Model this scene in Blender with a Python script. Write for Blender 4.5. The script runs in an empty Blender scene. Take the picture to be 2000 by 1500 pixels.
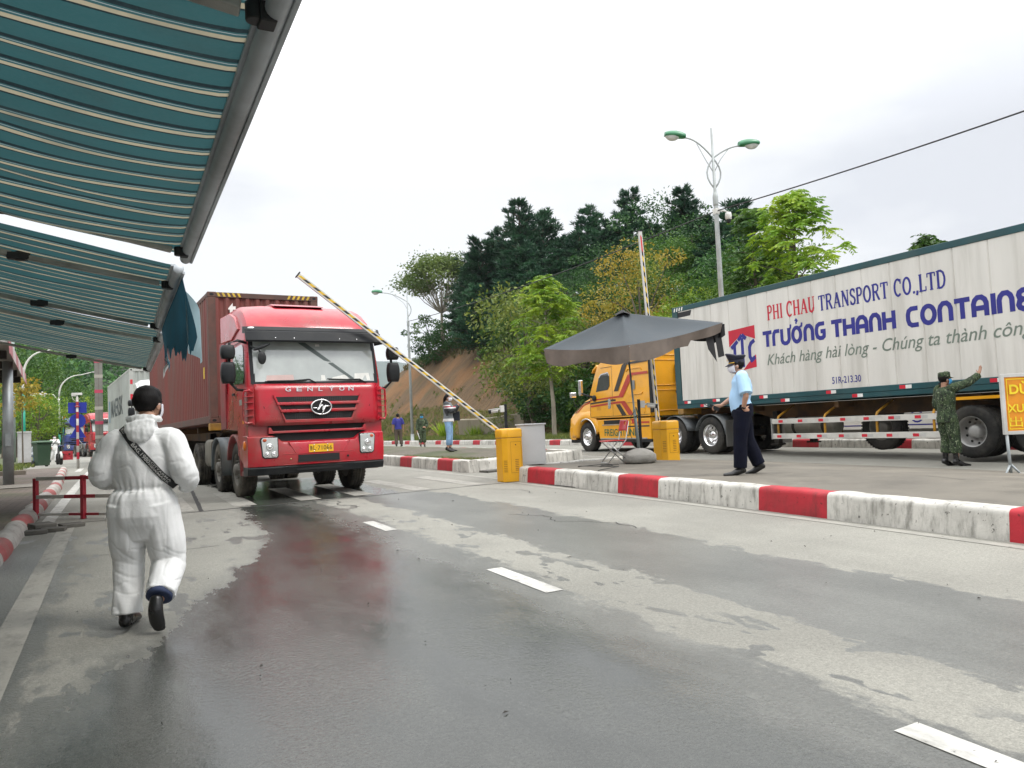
import bpy, math, random
import numpy as np
from mathutils import Vector, Matrix, noise as mnoise
from mathutils.bvhtree import BVHTree
R = math.radians
scene = bpy.context.scene
# ------------------------------------------------------------------ camera
AZ = R(27.3)                       # the road runs away from the camera 27.3 degrees to the left
EYE = 1.45
F_PX, PITCH, ROLL = 1500.0, R(3.1), R(2.6)
cam_d = bpy.data.cameras.new("camera"); cam = bpy.data.objects.new("camera", cam_d)
scene.collection.objects.link(cam)
cp, sp, cr, sr = math.cos(PITCH), math.sin(PITCH), math.cos(ROLL), math.sin(ROLL)
R0 = Vector((1, 0, 0)); U0 = Vector((0, -sp, cp)); FW = Vector((0, cp, sp))
CX = cr * R0 - sr * U0; CY = sr * R0 + cr * U0; CZ = -FW
cam.matrix_world = Matrix(((CX.x, CY.x, CZ.x, 0), (CX.y, CY.y, CZ.y, 0), (CX.z, CY.z, CZ.z, EYE), (0, 0, 0, 1)))
cam_d.sensor_width = 36.0; cam_d.lens = 36.0 * F_PX / 2000.0
cam_d.clip_start = 0.1; cam_d.clip_end = 6000
scene.camera = cam
# ------------------------------------------------------------------ sky, sun, exposure
SUN_EL, SUN_AZ = R(52), R(112)     # a high sun behind thin overcast, to the right and a little behind us
world = bpy.data.worlds.new("World"); scene.world = world; world.use_nodes = True
wn = world.node_tree; wn.nodes.clear()
def wnode(t, **k):
    n = wn.nodes.new(t)
    for a, b in k.items(): setattr(n, a, b)
    return n
w_out = wnode("ShaderNodeOutputWorld"); w_bg = wnode("ShaderNodeBackground")
w_tc = wnode("ShaderNodeTexCoord"); w_sep = wnode("ShaderNodeSeparateXYZ")
w_sky = wnode("ShaderNodeTexSky", sky_type='NISHITA', sun_disc=False)
w_sky.sun_elevation = SUN_EL; w_sky.sun_rotation = SUN_AZ
wn.links.new(w_tc.outputs["Generated"], w_sep.inputs[0])
w_map = wnode("ShaderNodeMapping"); w_map.inputs["Scale"].default_value = (1.6, 1.6, 4.2)
wn.links.new(w_tc.outputs["Generated"], w_map.inputs[0])
w_n = wnode("ShaderNodeTexNoise"); w_n.inputs["Scale"].default_value = 1.35; w_n.inputs["Detail"].default_value = 7; w_n.inputs["Roughness"].default_value = .52
wn.links.new(w_map.outputs[0], w_n.inputs["Vector"])
w_r = wnode("ShaderNodeValToRGB")
w_r.color_ramp.elements[0].position = .33; w_r.color_ramp.elements[0].color = (.76, .77, .81, 1)
w_r.color_ramp.elements[1].position = .52; w_r.color_ramp.elements[1].color = (1.0, 1.0, 1.0, 1)
w_sub = wnode("ShaderNodeMath", operation='MULTIPLY_ADD'); w_sub.inputs[1].default_value = -.20     # the cloud is thicker to the right
wn.links.new(w_sep.outputs[0], w_sub.inputs[0]); wn.links.new(w_n.outputs["Fac"], w_sub.inputs[2]); wn.links.new(w_sub.outputs[0], w_r.inputs[0])
w_mr = wnode("ShaderNodeMapRange"); w_mr.inputs[1].default_value = .30; w_mr.inputs[2].default_value = .90
w_mr.inputs[3].default_value = .87; w_mr.inputs[4].default_value = 2.9      # overcast: the zenith is brighter than the horizon
wn.links.new(w_sep.outputs[2], w_mr.inputs[0])
w_mul = wnode("ShaderNodeMixRGB", blend_type='MULTIPLY'); w_mul.inputs[0].default_value = 1
wn.links.new(w_r.outputs[0], w_mul.inputs[1]); wn.links.new(w_mr.outputs[0], w_mul.inputs[2])
w_sc = wnode("ShaderNodeMixRGB", blend_type='MULTIPLY'); w_sc.inputs[0].default_value = 1; w_sc.inputs[2].default_value = (.1, .1, .1, 1)
wn.links.new(w_sky.outputs[0], w_sc.inputs[1])
w_mix = wnode("ShaderNodeMixRGB"); w_mix.inputs[0].default_value = .92
wn.links.new(w_sc.outputs[0], w_mix.inputs[1]); wn.links.new(w_mul.outputs[0], w_mix.inputs[2])
wn.links.new(w_mix.outputs[0], w_bg.inputs[0]); w_bg.inputs[1].default_value = 1.0
wn.links.new(w_bg.outputs[0], w_out.inputs[0])
sun_d = bpy.data.lights.new("sun", 'SUN'); sun_d.energy = 1.5; sun_d.angle = R(16); sun_d.color = (1, .96, .9)
sun = bpy.data.objects.new("sun", sun_d); scene.collection.objects.link(sun)
sd = Vector((math.sin(SUN_AZ) * math.cos(SUN_EL), math.cos(SUN_AZ) * math.cos(SUN_EL), math.sin(SUN_EL)))
sun.rotation_euler = sd.to_track_quat('Z', 'Y').to_euler()
scene.view_settings.view_transform = 'Standard'; scene.view_settings.look = 'None'
scene.view_settings.exposure = 0.35; scene.view_settings.gamma = 1.0
scene.cycles.max_bounces = 6; scene.cycles.diffuse_bounces = 3; scene.cycles.glossy_bounces = 3
scene.cycles.transmission_bounces = 4; scene.cycles.transparent_max_bounces = 8
scene.cycles.use_denoising = True
# ------------------------------------------------------------------ places
SA, CA = -math.sin(AZ), math.cos(AZ)
def W(u, v):                        # u metres along the road away from us, v metres to the right of the camera
    return Vector((SA * u + CA * v, CA * u - SA * v, 0))
def UV(x, y): return (SA * x + CA * y, CA * x - SA * y)
def zg(y): return .45 * (1 - math.exp(-max(y, 0) / 11.0))      # the road climbs gently and levels off
def gz(u, v): return zg(W(u, v).y)
def G(u, v, dz=0.0):
    p = W(u, v); p.z = zg(p.y) + dz; return p
# ------------------------------------------------------------------ materials
def lin(r, g, b):
    f = lambda c: ((c / 255 + .055) / 1.055) ** 2.4 if c > 10 else c / 255 / 12.92
    return (f(r), f(g), f(b), 1)
MATS = {}
def nnew(nt, t, ins=None, **k):
    n = nt.nodes.new(t)
    for a, b in k.items(): setattr(n, a, b)
    for a, b in (ins or {}).items():
        if isinstance(b, bpy.types.NodeSocket): nt.links.new(b, n.inputs[a])
        else: n.inputs[a].default_value = b
    return n
def math_(nt, op, a, b=0.0, c=0.0, clamp=False):
    n = nt.nodes.new("ShaderNodeMath"); n.operation = op; n.use_clamp = clamp
    for i, s in enumerate((a, b, c)):
        if isinstance(s, bpy.types.NodeSocket): nt.links.new(s, n.inputs[i])
        elif i < len(n.inputs): n.inputs[i].default_value = s
    return n.outputs[0]
def noise_(nt, vec, scale, detail=4, rough=.55, dist=0.0):
    n = nnew(nt, "ShaderNodeTexNoise", {"Scale": scale, "Detail": detail, "Roughness": rough, "Distortion": dist})
    if vec is not None: nt.links.new(vec, n.inputs["Vector"])
    return n.outputs["Fac"]
def mixc(nt, fac, a, b, mode='MIX'):
    n = nt.nodes.new("ShaderNodeMixRGB"); n.blend_type = mode
    for i, s in enumerate((fac, a, b)):
        if isinstance(s, bpy.types.NodeSocket): nt.links.new(s, n.inputs[i])
        else: n.inputs[i].default_value = s
    return n.outputs[0]
def maprange(nt, v, a, b, c=0.0, d=1.0, smooth=True):
    n = nt.nodes.new("ShaderNodeMapRange")
    n.interpolation_type = 'SMOOTHSTEP' if smooth else 'LINEAR'
    nt.links.new(v, n.inputs[0])
    for i, s in enumerate((a, b, c, d)):
        if isinstance(s, bpy.types.NodeSocket): nt.links.new(s, n.inputs[i + 1])
        else: n.inputs[i + 1].default_value = s
    return n.outputs[0]
def base_mat(name):
    m = bpy.data.materials.new(name); m.use_nodes = True; nt = m.node_tree
    b = nt.nodes["Principled BSDF"]; return m, nt, b
def M(name, col=None, rough=.5, metal=0.0, var=.12, scale=3.0, bump=0.0, bscale=40.0, dirt=None, dfac=.0, dscale=1.2, spec=.5, coat=0.0, stretch=(1, 1, 1), trans=0.0):
    """a surface with uneven colour (var), fine relief (bump) and patches of dirt"""
    if name in MATS: return MATS[name]
    m, nt, b = base_mat(name)
    tc = nnew(nt, "ShaderNodeTexCoord"); mp = nnew(nt, "ShaderNodeMapping", {"Scale": stretch, 0: tc.outputs["Object"]})
    vec = mp.outputs[0]
    n1 = noise_(nt, vec, scale, 5)
    dark = tuple(c * (1 - var) for c in col[:3]) + (1,); light = tuple(min(1, c * (1 + var)) for c in col[:3]) + (1,)
    c = mixc(nt, maprange(nt, n1, .3, .7), dark, light)
    if dfac > 0:
        n2 = noise_(nt, vec, dscale, 7, .65)
        f = math_(nt, 'MULTIPLY', maprange(nt, n2, .42, .68), dfac)
        c = mixc(nt, f, c, dirt or (.12, .105, .085, 1))
    nt.links.new(c, b.inputs["Base Color"])
    r = maprange(nt, n1, .25, .75, max(0.02, rough - .06), min(1, rough + .08))
    nt.links.new(r, b.inputs["Roughness"])
    b.inputs["Metallic"].default_value = metal
    b.inputs["Specular IOR Level"].default_value = spec
    if coat: b.inputs["Coat Weight"].default_value = coat; b.inputs["Coat Roughness"].default_value = .06
    if bump > 0:
        bn = nnew(nt, "ShaderNodeBump", {"Strength": 1.0, "Distance": bump, "Height": noise_(nt, vec, bscale, 3)})
        nt.links.new(bn.outputs[0], b.inputs["Normal"])
    if trans > 0:                     # thin cloth and leaves let light through
        t = nnew(nt, "ShaderNodeBsdfTranslucent", {"Color": c}); mx = nnew(nt, "ShaderNodeMixShader", {0: trans, 1: b.outputs[0], 2: t.outputs[0]})
        nt.links.new(mx.outputs[0], nt.nodes["Material Output"].inputs[0])
    MATS[name] = m; return m
# ------------------------------------------------------------------ objects
COL = scene.collection
def tag(o, label=None, cat=None, group=None, kind=None):
    for k, v in (("label", label), ("category", cat), ("group", group), ("kind", kind)):
        if v: o[k] = v
    return o
def empty(name, loc, rz=0.0, label=None, cat=None, group=None):
    o = bpy.data.objects.new(name, None); COL.objects.link(o)
    o.location = loc; o.rotation_euler = (0, 0, rz); o.empty_display_size = .2
    return tag(o, label, cat, group)
class MB:
    def __init__(s): s.v = []; s.f = []; s.mi = []; s.sm = []; s.M = None
    def add(s, vs, fs, mat=0, smooth=False):
        k = len(s.v)
        for p in vs:
            p = Vector(p)
            s.v.append(tuple(s.M @ p) if s.M is not None else tuple(p))
        for f in fs:
            s.f.append([i + k for i in f]); s.mi.append(mat); s.sm.append(smooth)
        return s
    def box(s, x0, x1, y0, y1, z0, z1, mat=0):
        v = [(x, y, z) for z in (z0, z1) for y in (y0, y1) for x in (x0, x1)]
        return s.add(v, [(0, 2, 3, 1), (4, 5, 7, 6), (0, 1, 5, 4), (2, 6, 7, 3), (0, 4, 6, 2), (1, 3, 7, 5)], mat)
    def quad(s, pts, mat=0): return s.add(pts, [tuple(range(len(pts)))], mat)
    def rings(s, rings, mat=0, smooth=True, caps=True, closed=True):
        n = len(rings[0]); vs = [p for r in rings for p in r]; fs = []
        for i in range(len(rings) - 1):
            for j in range(n if closed else n - 1):
                a, b = i * n + j, i * n + (j + 1) % n
                fs.append((a, b, b + n, a + n))
        s.add(vs, fs, mat, smooth)
        if caps and closed:
            s.add(rings[0], [tuple(range(n - 1, -1, -1))], mat); s.add(rings[-1], [tuple(range(n))], mat)
        return s
    def tube(s, pts, r, n=10, mat=0, caps=True, smooth=True):
        pts = [Vector(p) for p in pts]; rs = list(r) if hasattr(r, "__len__") else [r] * len(pts)
        rings = []; up = None
        for i, p in enumerate(pts):
            t = (pts[min(i + 1, len(pts) - 1)] - pts[max(i - 1, 0)]).normalized()
            if up is None or abs(up.dot(t)) > .95: up = Vector((0, 0, 1)) if abs(t.z) < .9 else Vector((0, 1, 0))
            a = t.cross(up).normalized(); b = a.cross(t); up = b
            rings.append([tuple(p + rs[i] * (math.cos(2 * math.pi * k / n) * a + math.sin(2 * math.pi * k / n) * b)) for k in range(n)])
        return s.rings(rings, mat, smooth, caps)
    def cyl(s, p0, p1, r0, r1=None, n=20, mat=0): return s.tube([p0, p1], [r0, r0 if r1 is None else r1], n, mat)
    def lathe(s, prof, o=(0, 0, 0), axis='z', n=28, mat=0, smooth=True, caps=True):
        """prof: (radius, height along the axis)"""
        o = Vector(o); rings = []
        for r, h in prof:
            rg = []
            for k in range(n):
                a = 2 * math.pi * k / n; c, d = r * math.cos(a), r * math.sin(a)
                q = {'z': (c, d, h), 'y': (d, h, c), 'x': (h, c, d)}[axis]
                rg.append(tuple(o + Vector(q)))
            rings.append(rg)
        return s.rings(rings, mat, smooth, caps)
    def ell(s, c, r, n=14, m=10, mat=0):
        c = Vector(c); rings = []
        for i in range(m + 1):
            th = math.pi * (i + .001) / (m + .002)
            rings.append([tuple(c + Vector((r[0] * math.sin(th) * math.cos(2 * math.pi * k / n), r[1] * math.sin(th) * math.sin(2 * math.pi * k / n), -r[2] * math.cos(th)))) for k in range(n)])
        return s.rings(rings, mat, True, True)
    def prism(s, poly, a, b, ax='y', mat=0, smooth=False):
        """a 2-D outline pushed from a to b along axis ax; the outline lies in the other two axes in x, y, z order"""
        def P(q, h):
            return {'x': (h, q[0], q[1]), 'y': (q[0], h, q[1]), 'z': (q[0], q[1], h)}[ax]
        n = len(poly); vs = [P(q, a) for q in poly] + [P(q, b) for q in poly]
        s.add(vs, [(i, (i + 1) % n, n + (i + 1) % n, n + i) for i in range(n)], mat, smooth)
        s.add([P(q, a) for q in poly], [tuple(range(n))], mat); s.add([P(q, b) for q in poly], [tuple(range(n - 1, -1, -1))], mat)
        return s
    def grid(s, fn, nu, nv, mat=0, smooth=True, matfn=None):
        vs = [fn(i / nu, j / nv) for j in range(nv + 1) for i in range(nu + 1)]
        k = len(s.v); s.add(vs, [], mat)
        for j in range(nv):
            for i in range(nu):
                a = k + j * (nu + 1) + i
                s.f.append([a, a + 1, a + nu + 2, a + nu + 1]); s.mi.append(matfn(i, j) if matfn else mat); s.sm.append(smooth)
        return s
    def mesh(s, name):
        me = bpy.data.meshes.new(name); me.from_pydata(s.v, [], s.f)
        if s.f:
            me.polygons.foreach_set("material_index", s.mi); me.polygons.foreach_set("use_smooth", s.sm)
        return me
    def build(s, name, mats, parent=None, bevel=0.0, seg=2, fixn=True, solid=0.0, sub=0, loc=None):
        me = s.mesh(name)
        if fixn:
            import bmesh
            bm = bmesh.new(); bm.from_mesh(me); bmesh.ops.remove_doubles(bm, verts=bm.verts, dist=1e-5)
            bmesh.ops.recalc_face_normals(bm, faces=bm.faces); bm.to_mesh(me); bm.free()
        for m in (mats if isinstance(mats, (list, tuple)) else [mats]): me.materials.append(m)
        o = bpy.data.objects.new(name, me); COL.objects.link(o)
        if parent is not None: o.parent = parent
        if loc is not None: o.location = loc
        if solid: d = o.modifiers.new("solid", 'SOLIDIFY'); d.thickness = solid; d.offset = 0
        if bevel:
            d = o.modifiers.new("bevel", 'BEVEL'); d.width = bevel; d.segments = seg; d.limit_method = 'ANGLE'; d.angle_limit = R(40); d.harden_normals = True
            me.polygons.foreach_set("use_smooth", [True] * len(me.polygons))
        if sub: d = o.modifiers.new("sub", 'SUBSURF'); d.levels = sub; d.render_levels = sub
        return o
def copy_tree(o, parent=None):
    c = o.copy(); COL.objects.link(c)
    if parent is not None: c.parent = parent
    for ch in [x for x in COL.objects if x.parent == o]: copy_tree(ch, c)
    return c
# ------------------------------------------------------------------ lettering
def text_mesh(s, bold=0.0, shear=0.0):
    cu = bpy.data.curves.new("t", 'FONT'); cu.body = s; cu.offset = bold; cu.shear = shear; cu.resolution_u = 4
    o = bpy.data.objects.new("t", cu); COL.objects.link(o)
    dg = bpy.context.evaluated_depsgraph_get(); dg.update()
    me = bpy.data.meshes.new_from_object(o.evaluated_get(dg))
    bpy.data.objects.remove(o); bpy.data.curves.remove(cu)
    vs = np.array([v.co[:] for v in me.vertices]); fs = [tuple(p.vertices) for p in me.polygons]
    bpy.data.meshes.remove(me); return vs, fs
def lettering(name, s, mat, parent, org, right, up, w, h, bold=0.0, shear=0.0, out=None, off=.003):
    """flat painted letters fitted to a w by h box; org is its lower left corner"""
    vs, fs = text_mesh(s, bold, shear)
    mn, mx = vs.min(0), vs.max(0)
    right, up = Vector(right), Vector(up); nrm = Vector(out) if out else right.cross(up)
    mb = MB()
    mb.add([Vector(org) + right * float((p[0] - mn[0]) / (mx[0] - mn[0]) * w) + up * float((p[1] - mn[1]) / (mx[1] - mn[1]) * h) + nrm * off for p in vs], fs)
    return mb.build(name, mat, parent, fixn=False)
def arc(cx, cy, rx, ry, a0, a1, n=8): return [(cx + rx * math.cos(R(a0 + (a1 - a0) * i / n)), cy + ry * math.sin(R(a0 + (a1 - a0) * i / n))) for i in range(n + 1)]
def stroke2(mb, pts, w, z, P):
    """a flat band of width w along a 2-D line, mitred"""
    n = len(pts); L = []; Rr = []
    closed = n > 2 and abs(pts[0][0] - pts[-1][0]) < 1e-6 and abs(pts[0][1] - pts[-1][1]) < 1e-6
    for i in range(n):
        a = Vector(pts[i - 1] if i > 0 else (pts[-2] if closed else pts[0])); b = Vector(pts[i]); c = Vector(pts[i + 1] if i < n - 1 else (pts[1] if closed else pts[-1]))
        d1 = (b - a).normalized() if (b - a).length > 1e-9 else (c - b).normalized(); d2 = (c - b).normalized() if (c - b).length > 1e-9 else d1
        t = (d1 + d2).normalized() if (d1 + d2).length > 1e-6 else d1
        nn = Vector((-t.y, t.x)); k = 1 / max(.45, abs(nn.dot(Vector((-d1.y, d1.x)))))
        L.append(b + nn * w / 2 * k); Rr.append(b - nn * w / 2 * k)
    vs = [P(p[0], p[1], z) for q in zip(L, Rr) for p in q]
    mb.add(vs, [(2 * i, 2 * i + 1, 2 * i + 3, 2 * i + 2) for i in range(n - 1)])
# ================================================================== SETTING
def road_frame(o):                  # objects written in road coordinates: local x = v, local y = u
    o.rotation_euler = (0, 0, AZ); return o
def struct(o): return tag(o, kind='structure')
def asphalt():
    m, nt, b = base_mat("asphalt")
    tc = nnew(nt, "ShaderNodeTexCoord"); pos = tc.outputs["Object"]
    sep = nnew(nt, "ShaderNodeSeparateXYZ", {0: pos}); v0, u = sep.outputs[0], sep.outputs[1]
    mp = nnew(nt, "ShaderNodeMapping", {"Scale": (1, .45, 1), 0: pos}); sv = mp.outputs[0]
    big = noise_(nt, sv, .8, 3); mid = noise_(nt, sv, 4.5, 5, .65); fine = noise_(nt, pos, 130, 2, .6); spk = noise_(nt, pos, 420, 1)
    wob = math_(nt, 'ADD', math_(nt, 'MULTIPLY', math_(nt, 'SUBTRACT', big, .5), .45), math_(nt, 'MULTIPLY', math_(nt, 'SUBTRACT', mid, .5), .62))
    rag = noise_(nt, nnew(nt, "ShaderNodeMapping", {"Scale": (1, .35, 1), 0: pos}).outputs[0], 17, 4, .7); wob = math_(nt, 'ADD', wob, math_(nt, 'MULTIPLY', math_(nt, 'SUBTRACT', rag, .5), .30))
    v = math_(nt, 'ADD', v0, wob)
    def step(x, e, w=.025): return maprange(nt, x, math_(nt, 'SUBTRACT', e, w), math_(nt, 'ADD', e, w)) if isinstance(e, bpy.types.NodeSocket) else maprange(nt, x, e - w, e + w)
    def inv(x): return math_(nt, 'SUBTRACT', 1.0, x)
    def mul(*a):
        r = a[0]
        for q in a[1:]: r = math_(nt, 'MULTIPLY', r, q)
        return r
    def mx(a, b): return math_(nt, 'MAXIMUM', a, b)
    # water running in the lane: its left bank narrows towards the lorry
    bank = maprange(nt, u, 3.6, 9.6, -.55, 1.72, False)
    near = inv(step(u, 20.5, .6))
    lane = mul(step(v, bank), inv(step(v, 3.02, .07)), near, mx(inv(step(u, 13.45, .03)), step(v, 1.95)))
    puddle = mul(step(v, bank, .3), inv(step(v, 2.55, .35)), inv(step(u, 13.45, .03)))
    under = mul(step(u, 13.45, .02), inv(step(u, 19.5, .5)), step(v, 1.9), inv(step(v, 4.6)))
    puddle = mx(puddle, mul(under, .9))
    band = mul(step(v, 3.72), inv(step(v, 5.12)), inv(step(u, 13.5, .4)))
    drops = mul(maprange(nt, noise_(nt, sv, 3.6, 3, .55), .575, .592), inv(step(u, 12.2, .8)), inv(step(v0, 4.1, .3)), maprange(nt, noise_(nt, pos, .55, 2), .40, .50))
    splash = mul(maprange(nt, noise_(nt, sv, 1.9, 5, .62), .455, .475), inv(step(u, 5.3, .6)), inv(step(v0, 1.4, .4)))
    gut = mul(inv(step(v, -.48, .1)), inv(step(u, 11.0, 1.0)))
    damp = mx(mx(lane, band), mx(mx(drops, splash), mx(gut, under)))
    n2 = noise_(nt, pos, .35, 5, .6); n3 = noise_(nt, sv, 1.6, 6, .62)
    dry = mixc(nt, maprange(nt, n2, .35, .65), (.185, .181, .157, 1), (.240, .235, .204, 1))
    dry = mixc(nt, mul(maprange(nt, n3, .45, .75), .35), dry, (.145, .142, .124, 1))
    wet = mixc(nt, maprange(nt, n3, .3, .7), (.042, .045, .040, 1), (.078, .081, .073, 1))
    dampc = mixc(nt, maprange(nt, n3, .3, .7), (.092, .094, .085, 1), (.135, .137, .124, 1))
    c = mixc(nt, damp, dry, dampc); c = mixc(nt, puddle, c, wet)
    g = math_(nt, 'MULTIPLY', maprange(nt, fine, .25, .75, .75, 1.25, False), maprange(nt, noise_(nt, pos, 52, 3, .7), .3, .7, .80, 1.2, False)); cc = nnew(nt, "ShaderNodeCombineColor", {0: g, 1: g, 2: g})
    c = mixc(nt, 1.0, c, cc.outputs[0], 'MULTIPLY')
    c = mixc(nt, mul(maprange(nt, spk, .66, .72), .35), c, (.42, .41, .38, 1))
    nt.links.new(c, b.inputs["Base Color"])
    rd = math_(nt, 'SUBTRACT', .82, mul(damp, .46)); rp = maprange(nt, mid, .35, .7, .03, .11)
    r = nnew(nt, "ShaderNodeMix", {0: puddle, 2: rd, 3: rp}); nt.links.new(r.outputs[0], b.inputs["Roughness"])
    b.inputs["Specular IOR Level"].default_value = .5
    hd = nnew(nt, "ShaderNodeMix", {0: puddle, 2: .006, 3: maprange(nt, n3, .35, .65, .0007, .0030)})
    rip = math_(nt, 'ADD', math_(nt, 'MULTIPLY', fine, .55), math_(nt, 'MULTIPLY', noise_(nt, pos, 38, 3), 1.0))
    bn = nnew(nt, "ShaderNodeBump", {"Strength": .8, "Distance": hd.outputs[0], "Height": rip}); nt.links.new(bn.outputs[0], b.inputs["Normal"])
    return m
ASPH = asphalt()
def plain_asphalt(name, a, c, sc=.5):
    m = M(name, a, .82, 0, .16, sc, .003, 140, dirt=c, dfac=.7, dscale=1.1); return m
ISL = plain_asphalt("island_asphalt", (.150, .136, .110, 1), (.082, .074, .060, 1), .9)
def paving(name, c1, c2, mortar, sx, sy, moss=0.0):
    m, nt, b = base_mat(name)
    tc = nnew(nt, "ShaderNodeTexCoord")
    br = nnew(nt, "ShaderNodeTexBrick", {"Vector": tc.outputs["Object"], "Scale": 1.0, "Color1": c1, "Color2": c2, "Mortar": mortar, "Mortar Size": .012, "Brick Width": sx, "Row Height": sy, "Bias": 0.0})
    n = noise_(nt, tc.outputs["Object"], 1.3, 7, .65); n5 = noise_(nt, tc.outputs["Object"], 9, 5)
    c = mixc(nt, math_(nt, 'MULTIPLY', maprange(nt, n, .4, .7), .6), br.outputs[0], mortar)
    c = mixc(nt, math_(nt, 'MULTIPLY', maprange(nt, n5, .4, .7), .4), c, c2)
    if moss: c = mixc(nt, math_(nt, 'MULTIPLY', maprange(nt, noise_(nt, tc.outputs["Object"], .5, 6), .46, .64), moss), c, (.055, .075, .022, 1))
    nt.links.new(c, b.inputs["Base Color"]); b.inputs["Roughness"].default_value = .9
    bn = nnew(nt, "ShaderNodeBump", {"Strength": .7, "Distance": .006, "Height": math_(nt, 'SUBTRACT', n5, math_(nt, 'MULTIPLY', br.outputs[1], 1.5))}); nt.links.new(bn.outputs[0], b.inputs["Normal"])
    return m
BRICK_L = paving("pavement_bricks", (.17, .128, .105, 1), (.125, .10, .088, 1), (.062, .058, .045, 1), .26, .13, .35)
BRICK_I = paving("island_bricks", (.15, .13, .10, 1), (.105, .094, .072, 1), (.055, .052, .036, 1), .30, .15, .75)
def worn_paint(name, col, under, amount, streak=(3, 3, 1)):
    m, nt, b = base_mat(name)
    tc = nnew(nt, "ShaderNodeTexCoord"); mp = nnew(nt, "ShaderNodeMapping", {"Scale": streak, 0: tc.outputs["Object"]})
    n = noise_(nt, mp.outputs[0], 3.0, 8, .68); n2 = noise_(nt, tc.outputs["Object"], 18, 5, .6); n3 = noise_(nt, tc.outputs["Object"], 1.6, 5, .6)
    f = math_(nt, 'MULTIPLY', maprange(nt, n, .44, .72), amount)
    f2 = math_(nt, 'MULTIPLY', maprange(nt, n2, .63, .70), min(1, amount * 1.1))
    f3 = math_(nt, 'MULTIPLY', maprange(nt, n3, .4, .7), amount * .45)
    c = mixc(nt, f, col, under); c = mixc(nt, f3, c, under); c = mixc(nt, f2, c, tuple(x * .55 for x in under[:3]) + (1,))
    nt.links.new(c, b.inputs["Base Color"]); b.inputs["Roughness"].default_value = .72
    bn = nnew(nt, "ShaderNodeBump", {"Strength": .6, "Distance": .008, "Height": n2}); nt.links.new(bn.outputs[0], b.inputs["Normal"])
    return m
KW = worn_paint("kerb_white_paint", (.56, .545, .50, 1), (.15, .145, .125, 1), .85, (3.2, 3.2, .8))
KR = worn_paint("kerb_red_paint", (.42, .016, .028, 1), (.16, .022, .022, 1), .75, (2.5, 2.5, .8))
KWO = worn_paint("kerb_old_white", (.44, .42, .385, 1), (.17, .15, .13, 1), .85, (2, 2, 2))
KRO = worn_paint("kerb_old_red", (.33, .065, .065, 1), (.22, .15, .13, 1), .85, (2, 2, 2))
LINE = worn_paint("line_paint", (.50, .495, .46, 1), (.19, .185, .168, 1), .75, (2.5, 1.2, 1))
LINEF = worn_paint("faded_line_paint", (.30, .29, .255, 1), (.19, .185, .165, 1), 1.0, (2.5, 1.2, 1))
EARTH_G = M("verge_ground", (.085, .085, .042, 1), .95, 0, .35, .9, .01, 12, (.13, .10, .06, 1), .7, .35)
# ground and road
def sheet(name, mat, us, vs, dz, zf=None):
    mb = MB(); n = len(vs)
    pts = [(v, u, gz(u, v) + (dz(u, v) if callable(dz) else dz)) for u in us for v in vs]
    mb.add(pts, [(j * n + i, j * n + i + 1, (j + 1) * n + i + 1, (j + 1) * n + i) for j in range(len(us) - 1) for i in range(n - 1)], 0, True)
    return road_frame(struct(mb.build(name, mat, fixn=False)))
def span(a, b, n): return [a + (b - a) * i / n for i in range(n + 1)]
far_u = span(-60, -16, 4)[:-1] + span(-16, 40, 56) + [45, 50, 60, 70, 85, 100, 130, 180, 260, 400, 700, 1200, 2500]
sheet("ground", EARTH_G, far_u, [-2500, -900, -300, -120, -60] + span(-30, 60, 45) + [90, 160, 320, 900, 2500], -.035)
sheet("road", ASPH, span(-14, 40, 54) + [45, 50, 60, 75, 90, 110, 140, 180], span(-7, 19.4, 24), 0.0)
# painted lines, each a thin sheet 4 mm above the road
def line(u0, u1, v0, v1, mat=LINE, n=6, skew=0.0, name="road_marking"):
    us = span(u0, u1, max(1, int(abs(u1 - u0) / 1.0)))
    mb = MB(); pts = [(v, u + skew * (v - v0), gz(u + skew * (v - v0), v) + .004) for u in us for v in (v0, v1)]
    mb.add(pts, [(2 * i, 2 * i + 1, 2 * i + 3, 2 * i + 2) for i in range(len(us) - 1)])
    return road_frame(struct(mb.build(name, mat, fixn=False)))
for u0, u1 in ((8.98, 9.97), (5.10, 6.15), (1.0, 2.2), (-2.9, -1.7)): line(u0, u1, 2.84, 2.99)
line(-12, 13.36, 6.83, 6.97, LINEF); line(13.6, 60, 7.02, 7.15, LINEF)
line(-6, 13.3, -.76, -.56, LINEF); line(13.5, 34, -1.05, -.87, LINE)
for v in (1.72, 2.81, 3.76, 4.87, 6.04): line(13.6, 16.9, v, v + .36, LINEF)
line(13.5, 16.4, -.2, .16, LINEF); line(13.5, 16.4, .75, 1.1, LINEF)
line(34.5, 38.5, -1.5, -1.3, LINE); line(-6, 26, 12.9, 13.0, LINE)
mb = MB(); mb.add([(v, u + .14 * (v - 3.5) * (1 if v > 2.4 else .05) * .55 , gz(u, v) + .003) for v in span(-.9, 6.95, 40) for u in (13.28 + random.Random(int(v * 90)).uniform(0, .02), 13.335 + random.Random(int(v * 70)).uniform(0, .03))],
    [(2 * i, 2 * i + 1, 2 * i + 3, 2 * i + 2) for i in range(40)])
road_frame(struct(mb.build("road_joint", M("tar_joint", (.02, .02, .019, 1), .7), fixn=False)))
mb = MB(); mb.add([(1.15 + .05 * (u - 13.4) + d * (1 + .3 * mnoise.noise((u * 2, d, 0))), u, gz(u, 1.2) + .003) for u in span(13.36, 22, 26) for d in (0, .07)], [(2 * i, 2 * i + 1, 2 * i + 3, 2 * i + 2) for i in range(26)])
road_frame(struct(mb.build("road_joint", M("tar_joint"), fixn=False)))
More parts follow.
